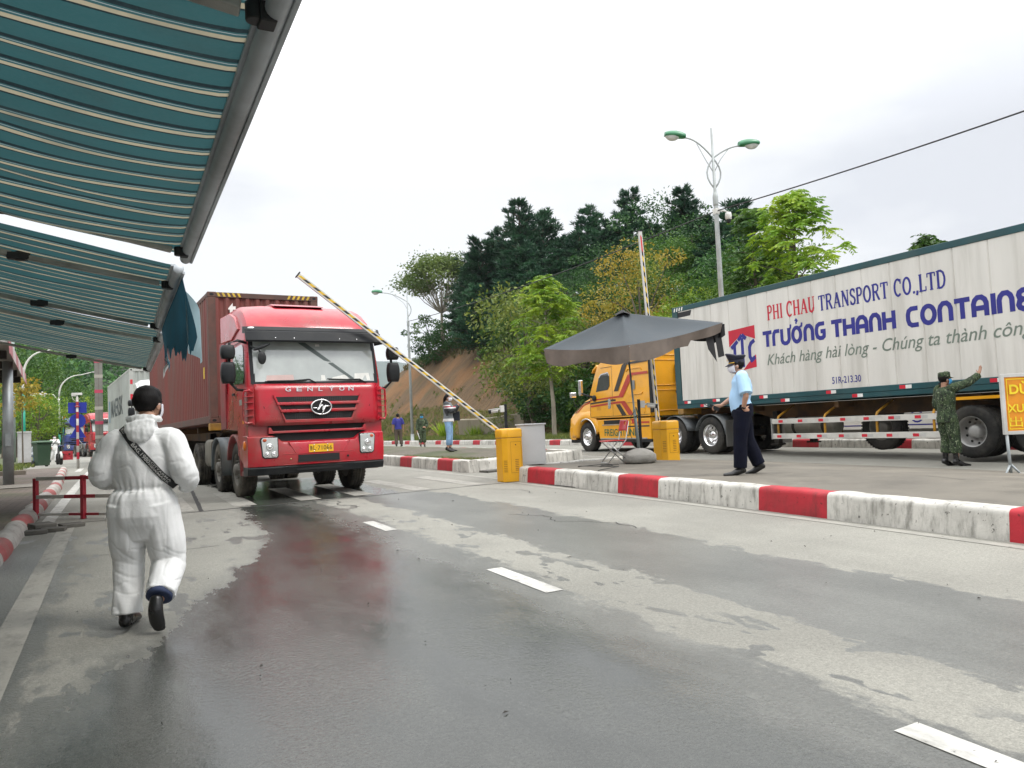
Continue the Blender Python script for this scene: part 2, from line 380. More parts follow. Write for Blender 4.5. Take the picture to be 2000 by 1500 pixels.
for k, (pts) in enumerate(([(3.1, 13.4), (3.3, 12.9), (3.15, 12.4), (3.4, 11.7)], [(4.6, 9.2), (4.9, 8.7), (4.75, 8.2), (5.2, 7.6), (5.15, 7.0)], [(5.9, 12.8), (6.3, 11.9), (6.1, 11.2)], [(-.2, 9.6), (.25, 9.5), (.6, 9.3), (1.1, 9.35)], [(9.0, 9.9), (10.2, 9.4), (11.4, 9.3), (12.6, 8.8)], [(8.1, 11.3), (9.3, 8.6), (9.5, 7.2), (9.1, 5.6)])):
    mb = MB(); q = [(v + .03 * math.sin(i * 5 + t * 9), u) for i in range(len(pts) - 1) for t in span(0, 1, 7)[:-1] for v, u in [(pts[i][0] + (pts[i + 1][0] - pts[i][0]) * t, pts[i][1] + (pts[i + 1][1] - pts[i][1]) * t)]]
    lift = .004 if k < 4 else .30
    hz_ = (lambda v, u: gz(u, v) + .004) if k < 4 else (lambda v, u: gz(u, v) + isl_h(u, v) + .006)
    CRACKS = globals().setdefault("CRACKS", []); CRACKS.append((q, hz_))
# kerbs: a rounded profile pushed along a line in road coordinates
def kerb(name, path, mats, pieces, w=.26, h=.29, rnd=.055, lean=.02, side=1, jit=.006, seed=1):
    """path: function s -> (v, u, direction into the kerb); pieces: list of (s0, s1, material index)"""
    rng = random.Random(seed); mb = MB()
    prof = [(0, -.05)] + [(lean * q / 4, h * .8 * q / 4) for q in range(5)] + [(lean + rnd * (1 - math.cos(a)), h - rnd + rnd * math.sin(a)) for a in (R(20), R(45), R(70), R(90))] + [(w - .02, h + .004), (w, h - .02), (w, -.05)]
    for s0, s1, mi in pieces:
        n = max(1, int((s1 - s0) / .12)); rings = []
        for i in range(n + 1):
            s = s0 + (s1 - s0) * i / n; v, u, (dv, du) = path(s); j = rng.uniform(-jit, jit)
            z0 = gz(u, v); wb = .010 * mnoise.noise((s * 3.1, seed, 0))
            rings.append([(v + dv * (a + (j if 0 < k < 8 else 0)), u + du * (a + (j if 0 < k < 8 else 0)), z0 + b * (1 + wb * 2) + (wb if b > .1 else 0)) for k, (a, b) in enumerate(prof)])
        mb.rings(rings, mi, True, False, False)
        if s0 == pieces[0][0]: mb.add(rings[0], [tuple(range(len(prof)))], mi)
        if s1 == pieces[-1][1]: mb.add(rings[-1], [tuple(range(len(prof)))], mi)
    return road_frame(struct(mb.build(name, mats, fixn=True)))
def alternate(a, b, red0, redw, period, r=1, w=0):
    cuts = []; s = a; k = math.floor((a - red0) / period) - 1
    while True:
        r0 = red0 + k * period; k += 1
        for x0, x1, mi in ((r0, r0 + redw, r), (r0 + redw, r0 + period, w)):
            x0, x1 = max(x0, a), min(x1, b)
            if x1 - x0 > .02: cuts.append((x0, x1, mi))
        if r0 > b: return cuts
kerb("kerb", lambda s: (7.08, s, (1, 0)), [KW, KR], alternate(-4, 13.9, 6.15, 1.04, 3.03))
kerb("kerb", lambda s: (7.08 + s, 14.0 + .15 * s, (.05, -1)), [KW, KR], [(0, 3.4, 0)], seed=4)
# island: asphalt top, high at its kerb, running out level with the far lane
def isl_h(u, v): return .285 - .245 * max(0, min(1, (v - 9.2) / 3.6)) ** 1.3 + .006 * mnoise.noise((u * .8, v * .8, 3))
sheet("island", ISL, span(-4, 13.75, 44), span(7.3, 12.88, 24), isl_h)
for q, hz_ in CRACKS:
    mb = MB(); stroke2(mb, q, .013, 0, lambda a, b, z, h=hz_: (a, b, h(a, b))); road_frame(struct(mb.build("road_crack", M("tar_joint"), fixn=False)))
# second island beyond the barrier: brick top, white kerb round its nose
kerb("kerb", lambda s: (7.46, s, (1, 0)), [KW, KR], alternate(16.95, 62, 17.95, 1.0, 3.0), seed=5)
def nose(s):
    return (7.46 + s * .925, 16.9 + s * .38, (-.38, .925))
kerb("kerb", nose, [KW, KR], [(0, 4.25, 0)], seed=7)
kerb("kerb", lambda s: (11.75, 18.6 + s, (-1, 0)), [KW, KR], alternate(0, 44, 1.6, 1.0, 3.0), seed=8)
def brk(u, v):
    t = max(0, 1 - ((v - 9.6) / 2.0) ** 2); return .272 + .12 * t * min(1, max(0, (u - 17.3) / 4)) + .004 * mnoise.noise((u, v, 1))
mb = MB(); us = span(0, 44, 60); vs_ = span(7.7, 11.5, 16)
pts = []
for a in us:
    for v in vs_:
        u = 17.05 + (v - 7.46) * .41 + .12 + a * (1 if True else 1); pts.append((v, u, gz(u, v) + brk(u, v)))
n = len(vs_); mb.add(pts, [(j * n + i, j * n + i + 1, (j + 1) * n + i + 1, (j + 1) * n + i) for j in range(60) for i in range(n - 1)], 0, True)
road_frame(struct(mb.build("island_paving", BRICK_I, fixn=False)))
mb = MB(); mb.prism([(7.75, 16.45), (9.2, 16.95), (9.1, 17.3), (7.7, 16.85)], gz(17, 8) - .02, gz(17, 8) + .045, 'z'); road_frame(struct(mb.build("kerb_ledge", M("dark_concrete", (.09, .085, .075, 1), .9, 0, .25, 3, .004, 30), bevel=.012)))
# left pavement: old rounded kerb and bricks
def left_v(u): return -1.10 - max(0, u - 10) * .012 - max(0, u - 22) * .03
def oldkerb():
    mb = MB(); rng = random.Random(3); s = -3.0; k = 0
    while s < 36.5:
        L = rng.uniform(.9, 1.1); mi = 1 if k % 3 == 1 else 0; k += 1; n = 8; rings = []
        for i in range(n + 1):
            u = s + L * i / n; e = .82 + .18 * math.sin(math.pi * min(1, max(0, (i / n) * .9 + .05))) ** .4
            z0 = gz(u, left_v(u)); vc = left_v(u) - .14
            wob = .012 * mnoise.noise((u * 2.3, 0, 5))
            rings.append([(vc + .155 * e * math.cos(a) + wob, u, z0 - .03 + .205 * e * math.sin(a) ** .8) for a in [math.pi * q / 10 for q in range(11)]])
        mb.rings(rings, mi, True, False, False); s += L
    return road_frame(struct(mb.build("kerb", [KWO, KRO])))
oldkerb()
mb = MB(); us = span(-4, 37, 60); pts = []; vs_ = span(0, 1, 10)
for u in us:
    for t in vs_:
        v = left_v(u) - .2 - t * (9 if u < 30 else 9); pts.append((v, u, gz(u, v) + .145 + .012 * mnoise.noise((u * .7, v * .7, 9))))
n = len(vs_); mb.add(pts, [(j * n + i, j * n + i + 1, (j + 1) * n + i + 1, (j + 1) * n + i) for j in range(60) for i in range(n - 1)], 0, True)
road_frame(struct(mb.build("pavement", BRICK_L, fixn=False)))
sheet("path", M("pale_paving", (.2, .185, .16, 1), .9, 0, .2, 2, .004, 40), span(21.4, 23.0, 2), span(-6.5, -1.75, 6), .165)
# low planting bed with an edging kerb beyond the pole
mb = MB(); mb.box(-7.5, -2.75, 30.5, 30.75, .40, .70); road_frame(struct(mb.build("kerb_edging", M("edging_stone", (.17, .15, .12, 1), .9, 0, .2, 2, .004, 30), bevel=.02)))
sheet("verge", M("left_verge", (.07, .085, .035, 1), .95, 0, .4, 2.0, .02, 20), span(30.75, 75, 20), span(-16, -4.6, 8), .2)
# far side: kerb, walk and grass verge
kerb("kerb", lambda s: (18.5, s, (1, 0)), [KW, KR], alternate(-6, 36.2, 1.2, 1.0, 3.0), seed=11, h=.24)
kerb("kerb", lambda s: (18.5, s, (1, 0)), [KW, KR], alternate(37.0, 110, 1.2, 1.0, 3.0), seed=12, h=.24)
sheet("path", M("far_walk", (.16, .15, .13, 1), .9, 0, .2, 1.2, .004, 30, dfac=.4), span(-8, 112, 60), span(18.75, 20.6, 3), .2)
sheet("verge", EARTH_G, span(-30, 130, 64), span(20.6, 30, 8), lambda u, v: .19 + .06 * mnoise.noise((u * .4, v * .4, 2)))
# the hill: a cut earth face to the road, wooded on top and to the right
def lerp_tab(x, tab):
    if x <= tab[0][0]: return tab[0][1]
    for (a, b), (c, d) in zip(tab, tab[1:]):
        if x <= c:
            t = (x - a) / (c - a); t = t * t * (3 - 2 * t); return b + (d - b) * t
    return tab[-1][1]
CREST = [(-40, 1.5), (8, 1.5), (26, 3.6), (40, 8.0), (50, 10.5), (66, 13.5), (86, 14.2), (97, 10.5), (108, 5.5), (126, -.6)]
def hill_h(u, v):
    c = lerp_tab(u, CREST); base = 26.6 + 1.2 * mnoise.noise((u * .06, 0, 0)); w = max(6.0, c * .92)
    t = (v - base) / w
    if t <= 0: return -.3 if t < -.15 else -.3 + .3 * (t + .15) / .15
    s = min(1, t); h = c * (s if s < .85 else .85 + .15 * math.sin((s - .85) / .15 * math.pi / 2) * .8)
    if t > 1: h += min(v - base - w, 10) * .16 * max(0, min(1, (u - 34) / 25)) - max(0, v - base - w - 14) * .28
    n = mnoise.noise((u * .22, v * .22, 4)) * .5 + mnoise.noise((u * .7, v * .7, 8)) * .22
    return h + n * min(1, t * 3) * min(1, max(0, c) / 6)
def hill_mat():
    m, nt, b = base_mat("hill_earth")
    tc = nnew(nt, "ShaderNodeTexCoord"); pos = tc.outputs["Object"]; sep = nnew(nt, "ShaderNodeSeparateXYZ", {0: pos})
    v, u, z = sep.outputs[0], sep.outputs[1], sep.outputs[2]
    mp = nnew(nt, "ShaderNodeMapping", {"Scale": (.22, 2.2, .22), "Rotation": (0, 0, R(16)), 0: pos})
    n = noise_(nt, mp.outputs[0], 1.1, 8, .66); n2 = noise_(nt, pos, .16, 5); n3 = noise_(nt, pos, 3.5, 6, .7)
    e = mixc(nt, maprange(nt, n, .34, .68), (.165, .100, .046, 1), (.088, .058, .031, 1))
    e = mixc(nt, math_(nt, 'MULTIPLY', maprange(nt, n2, .46, .62), .65), e, (.245, .118, .042, 1))
    e = mixc(nt, math_(nt, 'MULTIPLY', maprange(nt, n3, .55, .72), .5), e, (.17, .125, .075, 1))
    e = mixc(nt, math_(nt, 'MULTIPLY', maprange(nt, noise_(nt, pos, .5, 6, .7), .55, .68), .5), e, (.075, .078, .03, 1))
    g = mixc(nt, maprange(nt, n3, .3, .7), (.030, .045, .014, 1), (.075, .088, .03, 1))
    edge = math_(nt, 'SUBTRACT', math_(nt, 'SUBTRACT', u, 42.0), math_(nt, 'MULTIPLY', z, 2.05))
    f = maprange(nt, math_(nt, 'ADD', edge, math_(nt, 'MULTIPLY', math_(nt, 'SUBTRACT', noise_(nt, pos, .22, 5), .5), 16)), -3, 3)
    top = maprange(nt, z, 13.6, 15.2); f = math_(nt, 'MULTIPLY', f, math_(nt, 'SUBTRACT', 1.0, top))
    nt.links.new(mixc(nt, f, g, e), b.inputs["Base Color"]); b.inputs["Roughness"].default_value = .95
    bn = nnew(nt, "ShaderNodeBump", {"Strength": 1.0, "Distance": .22, "Height": math_(nt, 'ADD', n, math_(nt, 'MULTIPLY', n3, .5))}); nt.links.new(bn.outputs[0], b.inputs["Normal"])
    return m
mb = MB()
hu = span(-40, 132, 172); hv = span(24, 44, 30)[:-1] + span(44, 100, 14)
n = len(hv); mb.add([(v, u, .45 + hill_h(u, v)) for u in hu for v in hv], [(j * n + i, j * n + i + 1, (j + 1) * n + i + 1, (j + 1) * n + i) for j in range(len(hu) - 1) for i in range(n - 1)], 0, True)
road_frame(struct(mb.build("hill", hill_mat(), fixn=False)))
# wooded hill at the far left and blue mountains
def ridge(name, mat, x0, x1, y0, depth, tab, nx=60, ny=10, seed=0, rough=.12):
    mb = MB()
    def fn(a, b):
        x = x0 + (x1 - x0) * a; h = lerp_tab(x, tab) * (1 + rough * mnoise.fractal((x * .02 * (300 / max(300, y0)), b * 2, seed), 1, 2, 4))
        return (x, y0 + depth * b, -1 + h * math.sin(min(1, b * 1.15) * math.pi / 2) ** .8)
    mb.grid(fn, nx, ny); return struct(mb.build(name, mat, fixn=False))
FOREST_G = M("forest_floor", (.022, .04, .016, 1), .95, 0, .3, .05, .3, .4)
LEFT_TAB = [(-330, 36), (-150, 31), (-110, 27), (-85, 20), (-55, 12), (-25, 7), (0, 3), (30, 0)]
ridge("hill", FOREST_G, -330, 30, 145, 130, LEFT_TAB, seed=2)
MT = M("mountain_woods", (.035, .055, .035, 1), .95, 0, .3, .012, 2, .03)
ridge("mountain", MT, -2000, 400, 2600, 1400, [(-2000, 300), (-1000, 330), (-700, 330), (-560, 330), (-440, 310), (-340, 265), (-260, 190), (-150, 140), (170, 60), (400, 0)], 110, 14, 5, .2)
ridge("mountain", MT, -260, 60, 420, 160, [(-260, 30), (-150, 26), (-90, 19), (-60, 22), (-20, 16), (60, 6)], 60, 10, 9, .3)
# stuff: short grass on the verge, weeds on the island
def blades(name, mat, n, area, h, w, seed, zf, label, cat, clump=.0):
    rng = np.random.default_rng(seed); P = area(rng, n); m = len(P)
    ang = rng.uniform(0, 6.283, m); hh = rng.uniform(.5, 1.2, m) * h; ln = rng.normal(0, .4, (m, 2)) * hh[:, None]; ww = w * rng.uniform(.6, 1.3, m)
    z = np.array([zf(p[1], p[0]) for p in P])
    V = np.zeros((m, 3, 3)); d = np.stack([np.cos(ang), np.sin(ang)], 1) * ww[:, None]
    V[:, 0, :2] = P - d; V[:, 1, :2] = P + d; V[:, 2, :2] = P + ln; V[:, 0, 2] = V[:, 1, 2] = z - .01; V[:, 2, 2] = z + hh
    me = bpy.data.meshes.new(name); me.vertices.add(m * 3); me.vertices.foreach_set("co", V.reshape(-1))
    me.loops.add(m * 3); me.loops.foreach_set("vertex_index", np.arange(m * 3)); me.polygons.add(m); me.polygons.foreach_set("loop_start", np.arange(m) * 3)
    try: me.polygons.foreach_set("loop_total", np.full(m, 3))
    except Exception: pass
    me.update(); at = me.attributes.new("tint", 'FLOAT', 'FACE'); at.data.foreach_set("value", rng.uniform(0, 1, m))
    me.materials.append(mat); o = bpy.data.objects.new(name, me); COL.objects.link(o); road_frame(o)
    return tag(o, label, cat, kind='stuff')
def leaf_mat(name, c1, c2, c3=None, trans=.3, rough=.55, scale=.35):
    if name in MATS: return MATS[name]
    m, nt, b = base_mat(name)
    a = nnew(nt, "ShaderNodeAttribute", attribute_name="tint"); oi = nnew(nt, "ShaderNodeObjectInfo"); tc = nnew(nt, "ShaderNodeTexCoord")
    c = mixc(nt, a.outputs["Fac"], c1, c2)
    n = noise_(nt, tc.outputs["Object"], scale, 3)
    if c3: c = mixc(nt, maprange(nt, n, .45, .65), c, c3)
    g = maprange(nt, oi.outputs["Random"], 0, 1, .78, 1.22, False); g2 = maprange(nt, n, .3, .7, .8, 1.2, False); g = math_(nt, 'MULTIPLY', g, g2)
    cc = nnew(nt, "ShaderNodeCombineColor", {0: g, 1: g, 2: g}); c = mixc(nt, 1.0, c, cc.outputs[0], 'MULTIPLY')
    nt.links.new(c, b.inputs["Base Color"]); b.inputs["Roughness"].default_value = rough; b.inputs["Specular IOR Level"].default_value = .35
    t = nnew(nt, "ShaderNodeBsdfTranslucent", {"Color": c}); mx = nnew(nt, "ShaderNodeMixShader", {0: trans, 1: b.outputs[0], 2: t.outputs[0]})
    nt.links.new(mx.outputs[0], nt.nodes["Material Output"].inputs[0]); MATS[name] = m; return m
GRASS = leaf_mat("grass_blades", (.11, .16, .03, 1), (.20, .21, .05, 1), (.055, .09, .02, 1), .25, .7, .6)
blades("grass", GRASS, 60000, lambda r, n: np.stack([20.6 + 8.5 * r.random(n) ** 1.3, 8 + 85 * r.random(n) ** .8], 1), .26, .028, 1, lambda u, v: .45 * (1 - math.exp(-max(0, CA * u - SA * 0 + math.sin(AZ) * v) / 11)) + .19 + max(0, hill_h(u, v)), "short green grass on the verge below the earth bank", "grass")
blades("weeds", GRASS, 2600, lambda r, n: np.stack([7.75 + .5 * r.random(n) ** 2 + .9 * (r.random(n) > .8) * r.random(n), 17.4 + 5 * r.random(n) ** 1.2], 1), .05, .010, 2, lambda u, v: gz(u, v) + .27, "thin weeds at the corner of the brick island", "weeds")
blades("grass", GRASS, 6000, lambda r, n: np.stack([-12 + 8.8 * r.random(n), 30.8 + 12 * r.random(n)], 1), .16, .02, 3, lambda u, v: gz(u, v) + .2, "grass bed beside the green wheelie bin", "grass")

rng = np.random.default_rng(91); n = 170; C = np.zeros((n, 3)); C[:, 0] = rng.uniform(-.5, 6.8, n); C[:, 1] = rng.uniform(1.2, 13, n) ; C[:, 2] = [gz(b, a) + .006 for a, b, _ in C]
D = rng.normal(0, 1, (n, 3)); D[:, 2] *= .15; L = rng.uniform(.003, .012, n)
V = np.stack([C - D * L[:, None], C + np.roll(D, 1, 1) * L[:, None] * .4 + [0, 0, .006], C + D * L[:, None], C - np.roll(D, 1, 1) * L[:, None] * .4 + [0, 0, .004]], 1).reshape(-1, 3)
mb = MB(); mb.add([tuple(q) for q in V], [(4 * i, 4 * i + 1, 4 * i + 2, 4 * i + 3) for i in range(n)]); tag(road_frame(mb.build("litter", M("dark_litter", (.03, .027, .022, 1), .9, 0, .4, 5), fixn=False)), "dark bits of leaf and grit scattered over the road", "litter", kind='stuff')
# ================================================================== VEHICLES
RUB = M("tyre_rubber", (.022, .022, .021, 1), .78, 0, .25, 8, .003, 60, (.10, .092, .078, 1), .4, 2.5, spec=.2)
RUBD = M("dusty_tyre_rubber", (.045, .043, .039, 1), .85, 0, .3, 5, .003, 60, (.16, .145, .115, 1), .7, 2.0, spec=.2)
BLK = M("black_plastic", (.014, .016, .018, 1), .45, 0, .2, 4, dirt=(.08, .075, .065, 1), dfac=.2, spec=.25)
DARK = M("dark_recess", (.006, .006, .007, 1), .7)
UNDER = M("chassis_steel", (.020, .018, .016, 1), .7, 0, .3, 4, .003, 20, (.06, .052, .04, 1), .5, spec=.2)
STEEL = M("dusty_rim_steel", (.17, .16, .14, 1), .65, .2, .25, 6, .002, 30, (.14, .125, .10, 1), .7)
CHROME = M("chrome", (.72, .72, .72, 1), .16, 1.0, .08, 4)
ALU = M("aluminium_grey", (.42, .43, .43, 1), .4, .8, .15, 5, dirt=(.12, .11, .09, 1), dfac=.4)
TANK = M("fuel_tank_paint", (.21, .20, .165, 1), .55, .3, .15, 3, dirt=(.1, .09, .07, 1), dfac=.7)
MUD = M("mudguard_grey", (.075, .095, .105, 1), .5, 0, .2, 4, dirt=(.16, .14, .11, 1), dfac=.5)
LENS = M("lamp_lens", (.52, .54, .53, 1), .12, .3, .1, 6, coat=.6)
AMBER = M("amber_lens", (.75, .20, .012, 1), .2, 0, .1, 5, coat=.5)
REDP = M("lorry_red_paint", (.43, .006, .020, 1), .30, 0, .08, 1.5, coat=.35, dirt=(.19, .075, .058, 1), dfac=.6, dscale=1.3)
REDD = M("dusty_red_plastic", (.25, .028, .032, 1), .6, 0, .2, 3, dirt=(.14, .10, .08, 1), dfac=.75)
WHP = M("lorry_white_paint", (.72, .73, .72, 1), .3, 0, .05, 1.5, coat=.4, dirt=(.3, .28, .24, 1), dfac=.3)
BLUEP = M("lorry_blue_paint", (.03, .06, .26, 1), .35, 0, .1, 1.5, coat=.4, dirt=(.14, .13, .12, 1), dfac=.4)
MAROON = M("container_maroon", (.165, .038, .030, 1), .62, 0, .16, .8, .002, 25, (.115, .075, .058, 1), .7, .9, stretch=(1.6, 1.6, .35))
MAROOND = M("container_rust_rail", (.105, .050, .038, 1), .75, 0, .3, 3, .003, 30, (.07, .055, .045, 1), .7)
YELP = M("lorry_yellow_paint", (.78, .36, .006, 1), .33, 0, .06, 1.2, coat=.45, dirt=(.36, .19, .03, 1), dfac=.35, dscale=.8)
YELT = M("trailer_yellow_paint", (.50, .25, .02, 1), .6, 0, .2, 3, dirt=(.11, .08, .045, 1), dfac=.75)
RUSTY = M("trailer_rusty_beam", (.10, .052, .018, 1), .8, 0, .35, 2, .003, 20, (.03, .024, .018, 1), .8)
CWHITE = M("box_white_panel", (.66, .645, .60, 1), .5, 0, .05, .9, .002, 3, dirt=(.38, .365, .32, 1), dfac=.45, dscale=1.0, stretch=(2.6, 2.6, .22))
TEAL = M("box_teal_frame", (.008, .062, .072, 1), .45, 0, .15, 2, dirt=(.05, .075, .07, 1), dfac=.4)
NAVY = M("navy_letters", (.020, .022, .22, 1), .5, 0, .1, 3)
REDL = M("red_letters", (.50, .012, .035, 1), .5, 0, .1, 3)
GREYL = M("grey_green_letters", (.16, .20, .165, 1), .55, 0, .1, 3)
WHL = M("white_letters", (.75, .74, .70, 1), .5, 0, .08, 3)
GRNL = M("green_letters", (.012, .11, .055, 1), .5)
BLKL = M("black_letters", (.012, .012, .014, 1), .5)
YPLATE = M("yellow_plate", (.72, .40, .01, 1), .45, 0, .05, 6)
SREF = M("sticker_red", (.55, .02, .04, 1), .35); SWHT = M("sticker_white", (.72, .72, .7, 1), .4)
ORSTICK = M("orange_sticker", (.75, .28, .02, 1), .5); BROWN_LTR = M("stripe_red_paint", (.42, .03, .012, 1), .35, coat=.4); BLACK_STR = M("stripe_black_paint", (.02, .016, .012, 1), .35, coat=.4)
def glass(name, col, rough=.06):
    m, nt, b = base_mat(name); tc = nnew(nt, "ShaderNodeTexCoord"); n = noise_(nt, tc.outputs["Object"], 1.4, 4)
    nt.links.new(mixc(nt, maprange(nt, n, .3, .7), tuple(c * .85 for c in col) + (1,), tuple(c * 1.12 for c in col) + (1,)), b.inputs["Base Color"])
    b.inputs["Roughness"].default_value = rough; b.inputs["Coat Weight"].default_value = 1.0; b.inputs["Coat Roughness"].default_value = .02; b.inputs["Specular IOR Level"].default_value = .8; return m
GLW = glass("windscreen_glass", (.40, .43, .41)); GLD = glass("dark_window_glass", (.012, .015, .014))  # opaque windscreen: its pale base colour stands in for reflected sky
TYRE = [(.29, -.12), (.305, -.145), (.36, -.15), (.44, -.15), (.488, -.135), (.51, -.11), (.515, -.07), (.506, -.065), (.506, -.05), (.515, -.045), (.515, -.008), (.506, -.004), (.506, .004), (.515, .008), (.515, .045), (.506, .05), (.506, .065), (.515, .07), (.51, .11), (.488, .135), (.44, .15), (.36, .15), (.305, .145), (.29, .12)]
WMESH = {}
def wheel(parent, x, y, out, kind, rub=RUB, rim=STEEL, dual=False, spin=0.0):
    """out: +1 when the outer face looks along +y"""
    e = bpy.data.objects.new("wheel", None); COL.objects.link(e); e.parent = parent; e.location = (x, y, .515); e.empty_display_size = .2
    e.rotation_euler = (0, spin, 0) if out > 0 else (0, spin, math.pi)
    key = (kind, rub.name, rim.name, dual)
    if key not in WMESH:
        mb = MB(); mb.lathe([(r, h) for r, h in TYRE], axis='y', n=44, caps=False)
        if dual: mb.lathe([(r, h - .34) for r, h in TYRE], axis='y', n=36, caps=False)
        for q in range(44):                                   # tread blocks on the shoulders
            a = 2 * math.pi * (q + .5) / 44
            for s in (-1, 1):
                c, d = math.cos(a), math.sin(a); t = Vector((-d, 0, c)); n = Vector((c, 0, d)); o = n * .508 + Vector((0, s * .105, 0))
                mb.add([o + t * i * .018 + Vector((0, j * .028, 0)) + n * k for k in (0, .011) for j in (-1, 1) for i in (-1, 1)], [(4, 5, 7, 6), (0, 1, 5, 4), (2, 6, 7, 3), (0, 4, 6, 2), (1, 3, 7, 5)])
        ty = mb.build("tyre", rub, e)
        mb = MB()
        if kind == 'steer':
            mb.lathe([(.30, .14), (.288, .135), (.278, .09), (.262, .055), (.215, .075), (.17, .088), (.115, .10), (.11, .165), (.085, .185), (.0, .19)], axis='y', n=36, caps=False); zf = .085
            nut_r, nut_y, nl = .168, .088, .055
        else:
            mb.lathe([(.30, .14), (.287, .135), (.276, .03), (.262, -.055), (.20, -.075), (.145, -.08), (.135, -.02), (.12, .055), (.085, .085), (.0, .09)], axis='y', n=36, caps=False)
            nut_r, nut_y, nl = .168, -.078, .035
        mb.lathe([(.276, -.30 if dual else -.13), (.1, -.30 if dual else -.12), (0, -.30 if dual else -.12)], axis='y', n=24, caps=False)
        for q in range(10):
            a = 2 * math.pi * q / 10; p = Vector((nut_r * math.cos(a), nut_y, nut_r * math.sin(a)))
            mb.cyl(p, p + Vector((0, nl, 0)), .017, .012, 8)
        rm = mb.build("rim", rim, e)
        mb = MB()
        for q in range(10):                                    # hand holes
            a = 2 * math.pi * (q + .5) / 10; r0 = .232
            y0 = .0705 if kind == 'steer' else -.062
            cpt = Vector((r0 * math.cos(a), y0, r0 * math.sin(a))); n = Vector((math.cos(a) * (.25 if kind == 'steer' else -.3), 1, math.sin(a) * (.25 if kind == 'steer' else -.3))).normalized()
            t = Vector((-math.sin(a), 0, math.cos(a))); s = n.cross(t)
            mb.add([cpt + n * .004 + t * .028 * math.cos(w) + s * .024 * math.sin(w) for w in [2 * math.pi * i / 10 for i in range(10)]], [tuple(range(10))])
        ho = mb.build("hand_hole", DARK, e)
        WMESH[key] = (ty.data, rm.data, ho.data)
    else:
        for nm, me in zip(("tyre", "rim", "hand_hole"), WMESH[key]):
            o = bpy.data.objects.new(nm, me); COL.objects.link(o); o.parent = e
    return e
def cab_profile(scale=1.0):
    return [(1.08, .62), (1.12, 1.30), (1.345, 1.335), (1.37, 1.60), (1.35, 2.05), (1.27, 2.45), (1.17, 2.86), (1.13, 3.05), (.98, 3.30), (.70, 3.50), (.35, 3.61), (-.10, 3.675), (-.60, 3.69), (-1.0, 3.66), (-1.06, 3.50), (-1.06, 1.30), (.62, 1.25), (.62, .80)]
